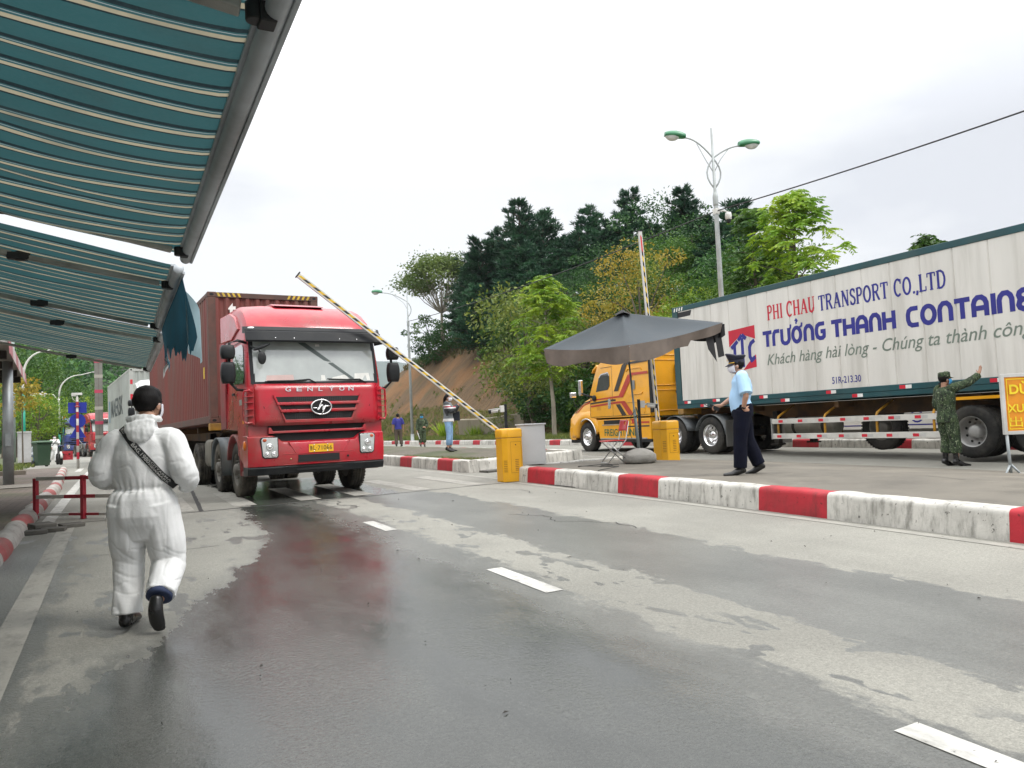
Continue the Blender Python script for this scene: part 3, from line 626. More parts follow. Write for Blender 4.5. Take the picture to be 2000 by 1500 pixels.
def euro_cab(t, paint, side, full=True):
    """forward-control cab; t is the lorry's Empty (x forward, y left); side = the plastic of steps and fairings"""
    prof = cab_profile()
    mb = MB(); rings = []
    for y, fx, rz in ((-1.245, .16, .30), (-1.235, .08, .18), (-1.20, .035, .09), (-1.10, .012, .035), (-.8, 0, .008), (0, -.015, 0), (.8, 0, .008), (1.10, .012, .035), (1.20, .035, .09), (1.235, .08, .18), (1.245, .16, .30)):
        ring = []
        for x, z in prof:
            xx = x - (fx if x > .6 else 0); zz = z - (rz if z > 3.0 else 0) * min(1, (z - 2.9) / .5)
            yy = y * (1 - .055 * max(0, (z - 2.1)) / 1.5)
            ring.append((xx, yy, zz))
        rings.append(ring)
    mb.rings(rings, 0, True, True, True)
    body = mb.build("cab", paint, t, bevel=.012)
    # windscreen: bulges a little, follows the rake
    def fx(z): return float(np.interp(z, [1.28, 1.6, 2.05, 2.45, 2.86, 3.05], [1.36, 1.37, 1.35, 1.27, 1.17, 1.13]))
    def front(y, z, off): return (fx(z) + .012 - .085 * max(0, abs(y) - .95) ** 1.4 * 3 + off, y, z)
    mb = MB(); mb.grid(lambda a, b: front(-1.115 + 2.23 * a, 2.07 + .75 * b, .008), 24, 8); ws = mb.build("windscreen", GLW, t)
    mb = MB()
    for s in (-1, 1): mb.add([front(s * y, z, .012) for z in (2.05, 2.86) for y in (1.10, 1.175)], [(0, 1, 3, 2)])
    mb.add([front(y, z, .012) for z in (2.045, 2.085) for y in span(-1.15, 1.15, 20)], [(i, i + 1, i + 22, i + 21) for i in range(20)])
    mb.build("windscreen_seal", BLK, ws)
    # sun visor
    mb = MB(); rings = []
    for y in span(-1.25, 1.25, 14):
        e = .10 * max(0, abs(y) - 1.0) ** 1.5 * 4
        rings.append([(x - e, y, z) for x, z in ((1.14, 3.10), (1.30, 3.08), (1.35, 3.01), (1.345, 3.0), (1.40, 2.985), (1.45, 2.82), (1.43, 2.79), (1.39, 2.83), (1.34, 2.95), (1.13, 2.98))])
    mb.rings(rings, 0, False); vz = mb.build("sun_visor", BLK, t, bevel=.008)
    for s in (-1, 1):
        mb = MB(); mb.ell((1.315 - .03, s * 1.13, 3.045), (.03, .075, .03)); mb.build("marker_lamp", LENS, vz)
    for yy in (-.75, -.42, .42, .75):
        mb = MB(); mb.ell((1.44, yy, 2.86), (.012, .014, .014), 8, 6); mb.build("bolt", CHROME, vz)
    # door windows and door lines, both sides
    for s in (-1, 1):
        Y = s * 1.249
        def yy(z): return Y * (1 - .055 * max(0, (z - 2.1)) / 1.5) + s * .004
        mb = MB(); mb.add([(x, yy(z), z) for x, z in ((.12, 2.12), (1.06, 2.08), (1.14, 2.2), (.98, 2.74), (.88, 2.80), (.18, 2.80), (.12, 2.74))], [tuple(range(7))]); mb.build("side_window", GLD, t)
        mb = MB()
        for pts in ([(.06, 1.32), (.06, 2.86)], [(1.17, 1.35), (1.20, 2.1), (1.03, 2.86)], [(.06, 2.86), (1.03, 2.86)]):
            stroke2(mb, pts, .018, yy(2.4) + s * .001, lambda a, b, z: (a, yy(b) + s * .001, b))
        mb.build("door_seam", BLK, t)
        mb = MB(); mb.box(.16, .34, min(Y, Y + s * .03), max(Y, Y + s * .03), 1.90, 1.95); mb.build("door_handle", BLK, t, bevel=.01)
    # mirrors: two black housings each side on a bracket
    for s in (-1, 1):
        mb = MB()
        mb.tube([(1.14, s * 1.2, 2.80), (1.22, s * 1.36, 2.83), (1.22, s * 1.50, 2.78), (1.22, s * 1.52, 2.1), (1.20, s * 1.38, 1.96), (1.14, s * 1.22, 1.95)], .025, 8)
        br = mb.build("mirror_bracket", BLK, t)
        for z0, z1 in ((2.07, 2.44), (2.50, 2.74)):
            mb = MB(); rings = []
            for k in range(9):
                a = k / 8; zz = z0 + (z1 - z0) * a; e = math.sin(math.pi * (.12 + .76 * a)) ** .5; yo = .14 * e
                e = math.sin(math.pi * (.10 + .80 * a)) ** .22; sq = lambda q: math.copysign(abs(q) ** .5, q); rings.append([(1.22 + .12 * e * sq(math.cos(w)) * (1 if math.cos(w) > 0 else .35), s * 1.535 + .125 * e * sq(math.sin(w)), zz) for w in [2 * math.pi * i / 20 for i in range(20)]])
            mb.rings(rings); mb.build("mirror", BLK, br, bevel=0)
    # corner mirror hanging in front of the screen
    if full:
        mb = MB(); mb.tube([(1.30, -1.16, 2.72), (1.42, -1.05, 2.66), (1.44, -1.02, 2.60)], .016, 8)
        mb.M = Matrix.Translation((1.40, -.99, 2.70)) @ Matrix.Rotation(R(22), 4, 'X'); mb.ell((0, 0, 0), (.05, .16, .035)); mb.M = None
        mb.ell((1.46, -1.0, 2.50), (.03, .075, .115)); mb.build("front_mirror", BLK, t)
    # front panel, grille, lower grille, bumper
    mb = MB(); mb.grid(lambda a, b: front(-1.13 + 2.26 * a, 1.30 + .745 * b, .014), 24, 6); pn = mb.build("front_panel", paint, t, solid=.012)
    def onp(y, z, off): p = front(y, z, 0); return (p[0] + .02 + off, y, z)
    mb = MB(); gr = [(-.80, 1.80), (.80, 1.80), (.80, 1.77), (.60, 1.40), (-.60, 1.40), (-.80, 1.77)]
    mb.grid(lambda a, b: onp((-1 + 2 * a) * (.60 + .18 * b), 1.40 + .41 * b, .004), 8, 10); g = mb.build("grille", DARK, t)
    if full:
        mb = MB()
        for k in range(26):                                   # grille mesh wires in the middle
            y = -.43 + .86 * k / 25; mb.add([onp(y - .004, 1.41, .008), onp(y + .004, 1.41, .008), onp(y + .004, 1.80, .008), onp(y - .004, 1.80, .008)], [(0, 1, 2, 3)])
        for k in range(13):
            z = 1.415 + .385 * k / 12; mb.add([onp(-.43, z - .003, .009), onp(.43, z - .003, .009), onp(.43, z + .003, .009), onp(-.43, z + .003, .009)], [(0, 1, 2, 3)])
        mb.build("grille_mesh", M("grille_wire", (.025, .025, .025, 1), .5), g)
    mb = MB()
    for z, w in ((1.685, .755), (1.555, .69)):
        mb.rings([[onp(y, z + dz, o) for dz, o in ((-.032, .005), (-.02, .05), (.02, .05), (.032, .005))] for y in (-w, -.3, .3, w)], 0, False, False, True)
    mb.rings([[onp(y * k, z, o) for k, o in ((1.0, .0), (1.0, .035), (.955, .035), (.95, .0))] for y, z in ((-.82, 1.84), (-.62, 1.365))], 0, False, False, True)
    mb.rings([[onp(y * k, z, o) for k, o in ((1.0, .0), (1.0, .035), (.955, .035), (.95, .0))] for y, z in ((.82, 1.84), (.62, 1.365))], 0, False, False, True)
    mb.rings([[onp(y, z, o) for z, o in ((1.345, 0), (1.345, .035), (1.40, .035), (1.40, 0))] for y in (-.62, .62)], 0, False, False, True)
    mb.build("grille_bar", paint, g, bevel=.006)
    if full:
        mb = MB(); rings = []
        for k in range(41):
            a = 2 * math.pi * k / 40
            rings.append([(onp(0, 1.61, 0)[0] + .062 + .016 * math.cos(w), .03 + (.185 + .016 * math.sin(w)) * math.cos(a), 1.61 + (.132 + .014 * math.sin(w)) * math.sin(a)) for w in [2 * math.pi * i / 8 for i in range(8)]])
        mb.rings(rings, 0, True, False); mb2 = MB()
        xb = onp(0, 1.61, 0)[0] + .055
        P = lambda a, b, z: (xb + .012 + z, .03 + a * .185, 1.61 + b * .132)
        hy = [[(-.86, -.12), (-.45, -.12), (-.30, -.30), (-.02, .62), (.06, .86)], [(-.46, -.34), (-.30, -.36), (-.22, -.2), (-.02, .2), (.1, .28), (.14, .1), (.04, -.3), (.1, -.4), (.22, -.28), (.4, .26)], [(.86, .1), (.5, .12), (.36, .0), (.12, -.66), (.02, -.86)]]
        for k, pts in enumerate(hy): mb.tube([P(a, b, .004 + .004 * k) for a, b in pts], .013, 8)
        em = mb.build("emblem", CHROME, t)
        mb = MB(); mb.add([(xb, .03 + .18 * math.cos(a), 1.61 + .128 * math.sin(a)) for a in [2 * math.pi * i / 32 for i in range(32)]], [tuple(range(32))]); mb.build("emblem_disc", DARK, em)
        word = "GENLYON"
        ys = [-.545, -.345, -.15, .055, .25, .445, .62]
        for ch, y in zip(word, ys):
            lettering("lettering", ch, CHROME, t, onp(y - .05, 1.905, .0), (0, 1, 0), (-.05, 0, 1), .10 if ch != "L" else .075, .075, .018, off=.012)
    for s in (-1, 1):
        mb = MB(); q = [(s * 1.075, 2.03), (s * 1.04, 1.85), (s * .97, 1.62), (s * .86, 1.31)]; stroke2(mb, q, .014, .0, lambda a, b, z: onp(a, b, -.002)); stroke2(mb, [(s * .98, 1.47), (s * .82, 1.47), (s * .74, 1.40), (s * .70, 1.32)], .012, 0, lambda a, b, z: onp(a, b, -.002)); mb.build("panel_seam", M("dark_red_seam", (.09, .004, .006, 1), .7), pn)
    # corner deflectors with grab ribs
    for s in (-1, 1):
        mb = MB(); sec = []
        for z in span(1.33, 1.98, 6):
            sec.append([(1.10, s * 1.262, z), (1.26, s * 1.268, z), (1.34, s * 1.235, z), (1.375, s * 1.14, z), (1.30, s * 1.1, z), (1.1, s * 1.2, z)])
        mb.rings(sec, 0, True); mb.build("corner_deflector", paint, t, bevel=.006)
        mb = MB(); mb.tube([(1.36, s * 1.16, 1.90), (1.39, s * 1.22, 1.94), (1.36, s * 1.30, 1.92), (1.33, s * 1.315, 1.84), (1.33, s * 1.315, 1.42), (1.36, s * 1.28, 1.36), (1.385, s * 1.17, 1.37)], .018, 8)
        for z in (1.48, 1.60, 1.72, 1.82): mb.box(1.30, 1.40, min(s * 1.15, s * 1.31), max(s * 1.15, s * 1.31), z, z + .012)
        mb.build("grab_rail", paint, t)
    # lower grille opening and bumper
    mb = MB(); mb.box(1.16, 1.30, -.9, .9, .98, 1.34); mb.build("lower_grille", DARK, t)
    mb = MB(); mb.box(1.30, 1.375, -.86, .86, 1.165, 1.205)
    for s in (-1, 1): mb.prism([(s * .80, 1.16), (s * .90, 1.16), (s * .90, 1.27), (s * .86, 1.27)], 1.30, 1.375, 'x')
    for s in (-1, 1): mb.box(1.0, 1.30, min(s * .88, s * 1.235), max(s * .88, s * 1.235), 1.04, 1.33)
    mb.build("lower_grille_bar", paint, t, bevel=.008)
    mb = MB(); rings = []
    ysec = span(-1.255, 1.255, 30)
    for y in ysec:
        e = .30 * max(0, abs(y) - 1.02) ** 1.7 * 3; top = 1.14 if abs(y) > .80 else (1.02 if abs(y) < .66 else 1.02 + .12 * (abs(y) - .66) / .14)
        rings.append([(x - e, y, z) for x, z in ((1.0, top), (1.32, top), (1.375, top - .03), (1.405, .90), (1.40, .72), (1.37, .585), (1.0, .585))])
    mb.rings(rings, 0, True); bp = mb.build("bumper", paint, t, bevel=.01)
    mb = MB(); rings = []
    for y in ysec:
        e = .30 * max(0, abs(y) - 1.02) ** 1.7 * 3
        rings.append([(x - e, y, z) for x, z in ((1.0, .583), (1.36, .583), (1.385, .56), (1.34, .44), (1.0, .42))])
    mb.rings(rings, 0, True); mb.build("lower_bumper", BLK, t, bevel=.008)
    mb = MB(); mb.box(1.36, 1.372, -.42, .42, .49, .545); mb.build("bumper_slot", DARK, t)
    mb = MB(); mb.box(1.2, 1.403, -.40, .36, .635, .765); mb.build("tow_recess", DARK, t)
    mb = MB()
    for a, b in (((-.66, .79), (.66, .79)), ((-.66, .60), (.66, .60))): mb.rings([[(1.398 + o, y, a[1] + dz) for dz, o in ((-.008, 0), (0, .012), (.008, 0))] for y in (a[0], b[0])], 0, False, True)
    mb.rings([[(1.40 + o, y, z) for y, z, o in ((-.58, 1.0, 0), (-.565, 1.0, .01), (-.55, 1.0, 0))], [(1.40 + o, y, z) for y, z, o in ((-.45, .80, 0), (-.435, .80, .01), (-.42, .80, 0))]], 0, False, False)
    mb.rings([[(1.40 + o, y, z) for y, z, o in ((.58, 1.0, 0), (.565, 1.0, .01), (.55, 1.0, 0))], [(1.40 + o, y, z) for y, z, o in ((.45, .80, 0), (.435, .80, .01), (.42, .80, 0))]], 0, False, False)
    mb.build("bumper_moulding", paint, bp)
    for s in (-1, 1):
        mb = MB(); out = [(s * .745, 1.105), (s * 1.03, 1.105), (s * 1.06, 1.07), (s * 1.03, .76), (s * .99, .725), (s * .77, .725), (s * .745, .76)]
        e = lambda y: 1.405 - .30 * max(0, abs(y) - 1.02) ** 1.7 * 3
        mb.prism([(q[0], q[1]) for q in out], 1.36, 1.412, 'x'); h = mb.build("headlight", BLK, t, bevel=.01)
        inn = [(q[0] * .0 + (q[0] - s * .9) * .89 + s * .9, (q[1] - .915) * .91 + .915) for q in out]
        mb = MB(); mb.prism(inn, 1.405, 1.421, 'x'); mb.build("lens", LENS, h, bevel=.006)
        mb = MB()
        for yy_, zz, rr in ((s * .90, .93, .062), (s * .83, .80, .045), (s * .945, .80, .045)): mb.lathe([(rr, 0), (rr * .97, .012), (rr * .75, .014), (rr * .45, .006), (rr * .3, .016), (0, .018)], (1.420, yy_, zz), 'x', 20)
        mb.build("lamp_bowl", CHROME, h)
        mb = MB(); mb.ell((1.42, s * .985, 1.05), (.012, .035, .03)); mb.build("indicator_lamp", M("orange_red_lens", (.5, .09, .03, 1), .25), h)
        mb = MB(); mb.ell((1.10, s * 1.262, .965), (.07, .03, .085)); mb.build("indicator_lamp", AMBER, t)
    # steps, wheel arch, side fairings, roof deflector
    for s in (-1, 1):
        mb = MB()
        mb.box(.58, 1.06, min(s * .9, s * 1.235), max(s * .9, s * 1.235), .42, .50); mb.box(.58, 1.06, min(s * .9, s * 1.22), max(s * .9, s * 1.22), .78, .84); mb.box(.58, 1.06, min(s * .9, s * 1.2), max(s * .9, s * 1.2), 1.10, 1.26)
        mb.box(.56, .62, min(s * .9, s * 1.235), max(s * .9, s * 1.235), .42, 1.26); mb.build("step", side, t, bevel=.012)
        mb = MB(); mb.box(.62, 1.05, min(s * .85, s * 1.1), max(s * .85, s * 1.1), .5, 1.12); mb.build("step_well", DARK, t)
        mb = MB(); rings = []
        for k in range(15):
            a = R(-8 + 172 * k / 14)
            rings.append([(.60 * math.cos(a) * q, w * s, .515 + .62 * math.sin(a) * q) for q, w in ((1, .88), (1, 1.245), (1.08, 1.25), (1.08, .88))])
        mb.rings(rings, 0, True); mb.build("wheel_arch", side, t)
        mb = MB(); mb.prism([(-1.08, 1.28), (-.56, 1.30), (-.56, 2.98), (-1.08, 3.02)], s * 1.225, s * 1.26, 'y'); mb.build("side_fairing", side if full else paint, t, bevel=.012)
        mb = MB(); mb.prism([(-1.10, 3.03), (-.05, 2.98), (.55, 3.12), (.25, 3.38), (-.20, 3.52), (-1.10, 3.56)], s * 1.155, s * 1.225, 'y'); mb.build("air_deflector", paint, t, bevel=.02)
    mb = MB(); mb.prism([(-.38, 3.63), (-.30, 3.70), (.28, 3.66), (.60, 3.58)], -.55, .42, 'y'); mb.build("roof_hatch", paint, t, bevel=.02)
    return body
def lorry_running_gear(t, wheels, back, rub, tank=True, side=MUD):
    mb = MB()
    for s in (-1, 1): mb.box(back, 1.0, min(s * .38, s * .46), max(s * .38, s * .46), .72, .98)
    for x, *_ in wheels: mb.cyl((x, -.9, .515), (x, .9, .515), .09, n=10)
    mb.box(-1.0, .9, -.45, .45, .45, .95); mb.box(back, back + .9, -.5, .5, .98, 1.14)
    mb.box(-3.4, -1.0, -.38, .38, .55, .9); mb.build("chassis", UNDER, t, bevel=.01)
    for x, kind, dual in wheels:
        for s in (-1, 1): wheel(t, x, s * 1.05, s, kind, rub, STEEL, dual, spin=x * 1.7)
    if tank:
        for s in (-1, 1):
            mb = MB(); rings = []
            for x in (-3.52, -3.50, -2.82, -2.80):
                k = .97 if x in (-3.52, -2.80) else 1.0
                rings.append([(x, s * (.92 + .27 * k * (abs(math.cos(w)) ** .35) * (1 if math.cos(w) > 0 else -1)), .80 + .31 * k * (abs(math.sin(w)) ** .35) * (1 if math.sin(w) > 0 else -1)) for w in [2 * math.pi * i / 28 for i in range(28)]])
            mb.rings(rings); tk = mb.build("fuel_tank", TANK, t, bevel=.01)
            for x in (-3.35, -3.0):
                mb = MB(); mb.rings([[(x + dx, s * (.92 + .28 * (abs(math.cos(w)) ** .35) * (1 if math.cos(w) > 0 else -1)), .80 + .32 * (abs(math.sin(w)) ** .35) * (1 if math.sin(w) > 0 else -1)) for w in [2 * math.pi * i / 28 for i in range(28)]] for dx in (-.03, .03)], 0, True, False); mb.build("tank_strap", TANK, tk)
            mb = MB(); rings = []
            for k in range(17):
                a = R(-14 + 200 * k / 16)
                rings.append([(-1.85 + .60 * math.cos(a) * q, w * s, .515 + .60 * math.sin(a) * q) for q, w in ((1, .9), (1, 1.22), (1.05, 1.235), (1.05, .9))])
            mb.rings(rings); mb.build("mudguard", side, t)
YAW_RED = math.atan2(*(lambda d: (d.y, d.x))(W(-.998, .0627)))
def lorry(name, label, u, v, yaw, paint, side, full, rub=RUBD, wheels=((0, 'steer', False), (-1.85, 'steer', False), (-4.78, 'drive', True))):
    t = empty(name, G(u, v), yaw, label, "lorry")
    euro_cab(t, paint, side, full); lorry_running_gear(t, wheels, -5.9, rub); return t
red = lorry("cab_over_lorry", "bright red cab-over lorry with black sun visor stopped on the wet lane", 15.47, 3.19, YAW_RED, REDP, REDD, True)
mb = MB(); mb.box(1.405, 1.412, -.205, .245, .80, .945); pl = mb.build("number_plate", YPLATE, red)
lettering("lettering", "L·71066", BLKL, pl, (1.412, -.125, .835), (0, 1, 0), (0, 0, 1), .345, .078, -.004)
lettering("lettering", "鲁", BLKL, pl, (1.412, -.19, .83), (0, 1, 0), (0, 0, 1), .05, .085, 0)
for y in (-.11, .14):
    for z in (.815, .932):
        mb = MB(); mb.ell((1.413, y, z), (.006, .012, .012), 8, 6); mb.build("bolt", CHROME, pl)
mb = MB(); mb.ell((1.405, .52, .70), (.012, .022, .022), 10, 6); mb.build("tow_cap", DARK, red)
mb = MB(); mb.ell((1.405, -.53, .70), (.012, .015, .015), 10, 6); mb.build("tow_cap", M("tow_cap_brass", (.4, .32, .15, 1), .4, .6), red)
# wipers, papers on the dash, stickers
mb = MB(); wx = lambda z: float(np.interp(z, [2.05, 2.45, 2.86], [1.35, 1.27, 1.17])) + .035
mb.tube([(wx(2.07), -.90, 2.095), (wx(2.1), -.45, 2.10), (wx(2.13), -.15, 2.125), (wx(2.06), -.03, 2.06)], .012, 6); mb.tube([(wx(2.07) + .01, -.95, 2.085), (wx(2.07) + .01, -.2, 2.10)], .009, 6); mb.build("wiper", BLK, red)
mb = MB(); mb.tube([(wx(2.1), .22, 2.125), (wx(2.12), .55, 2.115), (wx(2.13), .80, 2.12), (wx(2.06), .93, 2.05)], .012, 6); mb.tube([(wx(2.1) + .01, .18, 2.13), (wx(2.1) + .01, .85, 2.09)], .009, 6); mb.build("wiper", BLK, red)
def ws_pt(y, z, off=.026): return (float(np.interp(z, [2.05, 2.45, 2.86], [1.35, 1.27, 1.17])) + .012 - .085 * max(0, abs(y) - .95) ** 1.4 * 3 + off - .015, y, z)
PAPER = M("dash_paper", (.62, .62, .58, 1), .6, 0, .08, 9); PINK = M("pink_card", (.55, .40, .37, 1), .6)
for q, mt in (([(-.92, 2.10), (-.42, 2.10), (-.43, 2.21), (-.90, 2.20)], PINK), ([(.22, 2.10), (.62, 2.10), (.55, 2.21), (.30, 2.16)], PAPER), ([(.70, 2.10), (1.02, 2.10), (1.0, 2.24), (.72, 2.23)], PAPER), ([(.07, 2.1), (.16, 2.1), (.15, 2.2), (.08, 2.2)], PAPER), ([(.02, 2.74), (.10, 2.74), (.10, 2.785), (.02, 2.785)], PAPER)):
    mb = MB(); mb.add([ws_pt(y, z) for y, z in q], [tuple(range(4))]); mb.build("windscreen_paper", mt, red)
mb = MB(); mb.add([ws_pt(-.30, 2.81, .03), ws_pt(-.16, 2.81, .03), ws_pt(.70, 2.14, .03), ws_pt(.66, 2.11, .03)], [(0, 1, 2, 3)]); mb.build("windscreen_bar", M("screen_bar", (.07, .09, .085, 1), .3), red)
mb = MB(); mb.box(1.0, 1.12, -1.2665, -1.262, 1.36, 1.58); mb.build("door_sticker", ORSTICK, red)
mb = MB(); mb.box(.72, 1.02, -1.256, -1.252, 1.70, 1.80); mb.build("door_badge", ALU, red)
# ------------------------------------------------------------------ containers
def corrugated(mb, x0, x1, y, z0, z1, s, pitch=.278, dep=.036, ax='x', mat=0):
    pts = []; x = x0
    while x < x1 - 1e-6:
        for f, d in ((0, 0), (.26, 0), (.5, dep), (.76, dep)):
            if x + f * pitch < x1: pts.append((x + f * pitch, d))
        x += pitch
    pts.append((x1, 0))
    vs = []
    for a, d in pts:
        for z in (z0, z1): vs.append((a, y - s * d, z) if ax == 'x' else (y - s * d, a, z))
    mb.add(vs, [(2 * i, 2 * i + 1, 2 * i + 3, 2 * i + 2) for i in range(len(pts) - 1)], mat, False)
def container(name, label, L, Hh, wall, rail, group=None):
    """x = 0 at its front wall, running back to -L; z = 0 at its floor"""
    t = bpy.data.objects.new(name, None); COL.objects.link(t); tag(t, label, "container", group)
    mb = MB()
    for s in (-1, 1): corrugated(mb, -L + .16, -.16, s * 1.215, .16, Hh - .09, s)
    corrugated(mb, -1.06, 1.06, -.02, .16, Hh - .1, 1, .22, .045, 'y'); corrugated(mb, -1.06, 1.06, -L + .02, .16, Hh - .1, -1, .22, .045, 'y')
    mb.box(-L + .02, -.02, -1.18, 1.18, Hh - .06, Hh - .02); mb.box(-L + .05, -.05, -1.18, 1.18, .02, .14); mb.build("wall", wall, t)
    mb = MB()
    for s in (-1, 1):
        a, b = min(s * 1.15, s * 1.222), max(s * 1.15, s * 1.222)
        mb.box(-L + .17, -.17, a, b, Hh - .10, Hh - .005); mb.box(-L + .17, -.17, a, b, .005, .165)
    for x0, x1 in ((-.09, -.006), (-L + .006, -L + .09)): mb.box(x0, x1, -1.05, 1.05, Hh - .12, Hh - .005); mb.box(x0, x1, -1.05, 1.05, .005, .16)
    mb.build("rail", rail, t, bevel=.008)
    for x in (-.17, -L):
        for s in (-1, 1):
            mb = MB(); mb.box(x + .002, x + .168, min(s * 1.06, s * 1.224), max(s * 1.06, s * 1.224), .119, Hh - .119); mb.build("corner_post", rail, t, bevel=.01)
            mb = MB()
            for z in (0, Hh - .118): mb.box(x, x + .17, min(s * 1.05, s * 1.228), max(s * 1.05, s * 1.228), z, z + .118)
            mb.build("corner_casting", MAROOND if wall is MAROON else rail, t, bevel=.012)
            mb = MB()
            for z in (.06, Hh - .06):
                mb.add([(x + .085 + .032 * math.cos(w), s * 1.2295, z + .038 * math.sin(w)) for w in [2 * math.pi * i / 12 for i in range(12)]], [tuple(range(12))])
                mb.add([((x + .1715) if x > -1 else x - .0015, s * 1.14 + .045 * math.cos(w), z + .030 * math.sin(w)) for w in [2 * math.pi * i / 12 for i in range(12)]], [tuple(range(12))])
            mb.build("casting_hole", DARK, t)
    return t
def semi_trailer(name, label, L, zf, axles, paint, rub, rim, front_sign=True):
    """skeletal trailer, x = 0 at its front bolster"""
    t = bpy.data.objects.new(name, None); COL.objects.link(t); tag(t, label, "trailer")
    mb = MB()
    for s in (-1, 1):
        mb.prism([(-L, zf - .30), (-3.2, zf - .42), (-2.4, zf - .20), (-.1, zf - .20), (-.1, zf - .03), (-L, zf - .03)], s * .42, s * .56, 'y')
    for x in (-L + .3, -L * .72, -L * .45, -L * .22): mb.box(x - .06, x + .06, -1.1, 1.1, zf - .18, zf - .04)
    mb.build("frame", RUSTY, t, bevel=.008)
    for x in (-.14, -L + .14):
        mb = MB(); mb.box(x - .12, x + .12, -1.24, 1.24, zf - .16, zf - .004); mb.build("bolster", paint, t, bevel=.01)
    for s in (-1, 1): mb = MB(); mb.box(-3.35, -3.2, s * .65 - .07, s * .65 + .07, .26, zf - .2); mb.box(-3.4, -3.15, s * .65 - .14, s * .65 + .14, .22, .26); mb.build("landing_leg", UNDER, t)
    for x in axles:
        mb = MB(); mb.cyl((x, -.95, .515), (x, .95, .515), .07, n=10); mb.box(x - .1, x + .1, -.56, .56, .5, zf - .35); mb.build("axle", UNDER, t)
        for s in (-1, 1): wheel(t, x, s * 1.075, s, 'drive', rub, rim, True, spin=x)
    return t
def aligned(o, truck, x, y=0.0, z=0.0):
    o.location = truck.matrix_basis @ Vector((x, y, z)); o.rotation_euler = truck.rotation_euler
bpy.context.view_layer.update()
rt = semi_trailer("semi_trailer", "dusty skeletal trailer carrying the maroon container behind the red lorry", 12.3, 1.46, (-8.9, -10.2, -11.5), YELT, RUBD, STEEL)
aligned(rt, red, -2.42)
rc = container("shipping_container", "rusty maroon corrugated container behind the red lorry cab", 12.19, 2.9, MAROON, MAROOND)
aligned(rc, red, -2.5, 0, 1.462)
lettering("lettering", "t", WHL, rc, (.006, -.80, 2.30), (0, 1, 0), (0, 0, 1), .17, .36, .03, off=.012)
mb = MB()
for s in (-1, 1):
    for k in range(5):
        y0 = s * 1.0 - s * .11 * k
        mb.add([(-.003, y0, 2.80), (-.003, y0 - s * .05, 2.80), (-.003, y0 - s * .01, 2.885), (-.003, y0 + s * .04, 2.885)], [(0, 1, 2, 3)])
mb.build("hazard_stripes", M("hazard_yellow", (.6, .42, .03, 1), .6, 0, .2, 5, dfac=.4), rc)
mb = MB(); mb.add([(-.62 - .16 * a, -1.2235, 1.02 + .26 * b) for a, b in ((0, 0), (1, 0), (1, 1), (0, 1))], [(0, 1, 2, 3)]); mb.build("warning_label", M("label_yellow", (.62, .42, .02, 1), .6, 0, .2, 9), rc)
# ------------------------------------------------------------------ queue behind the red lorry
w1 = lorry("cab_over_lorry", "white cab-over lorry queueing behind the maroon container", 35.85, 1.95, R(-90) + AZ + R(4.6), WHP, WHP, False, RUBD)
wt = semi_trailer("semi_trailer", "skeletal trailer under the pale grey container behind the white lorry cab", 12.3, 1.46, (-8.9, -10.2, -11.5), UNDER, RUBD, STEEL)
bpy.context.view_layer.update(); aligned(wt, w1, -2.42)
wc = container("shipping_container", "pale grey container lettered MAERSK at the far left of the road", 12.19, 2.9, M("container_grey", (.36, .385, .36, 1), .6, 0, .06, 1, dirt=(.25, .25, .22, 1), dfac=.4), M("container_rail_grey", (.40, .41, .38, 1), .6, 0, .08, 1))
aligned(wc, w1, -2.62, 0, 1.462)
lettering("lettering", "MAERSK", M("dark_grey_letters", (.06, .075, .08, 1), .6), wc, (-9.9, -1.222, .98), (1, 0, 0), (0, 0, 1), 6.6, .95, .01, out=(0, -1, 0), off=.004)
mb = MB(); mb.add([(x, -1.226, z) for x, z in ((-11.4, .75), (-10.6, .75), (-10.6, 1.95), (-11.4, 1.95))], [(0, 1, 2, 3)]); lg = mb.build("painted_square", M("pale_blue_square", (.16, .26, .33, 1), .6), wc)
mb = MB(); mb.box(.002, .006, -1.19, -1.09, 2.2, 2.4); mb.box(.002, .006, -1.19, -1.09, 1.5, 1.75); mb.build("reflector", SREF, wc)
fr = lorry("cab_over_lorry", "small red cab far down the road behind the striped pillar", 74.0, -1.05, R(-90) + AZ + R(14), REDP, REDD, False, RUBD)
fb = lorry("cab_over_lorry", "far blue lorry partly hidden by the blue signs", 84.0, -3.3, R(-90) + AZ + R(6), BLUEP, BLUEP, False, RUBD)
# ------------------------------------------------------------------ yellow bonneted lorry
YEL_YAW = math.pi / 2 + AZ
yl = empty("bonneted_lorry", G(23.0, 16.0), YEL_YAW, "yellow long-nosed lorry with red and black side stripes behind the dark parasol", "lorry")
S1 = 1.25
mb = MB(); rings = []
hood = [(-.30, 1.18), (.62, 1.12), (1.12, .98), (1.30, .62), (1.34, .82), (1.28, 1.18), (1.08, 1.42), (.75, 1.62), (.30, 1.82), (-.30, 2.0)]
for y, sh in ((-1.2, .20), (-1.12, .08), (-.9, .02), (-.4, 0), (0, -.03), (.4, 0), (.9, .02), (1.12, .08), (1.2, .20)):
    rings.append([(x - (sh * .9 if x > .5 else 0), y, z - (sh if z > 1.3 else 0)) for x, z in hood])
mb.rings(rings, 0, True); mb.build("bonnet", YELP, yl, bevel=.02)
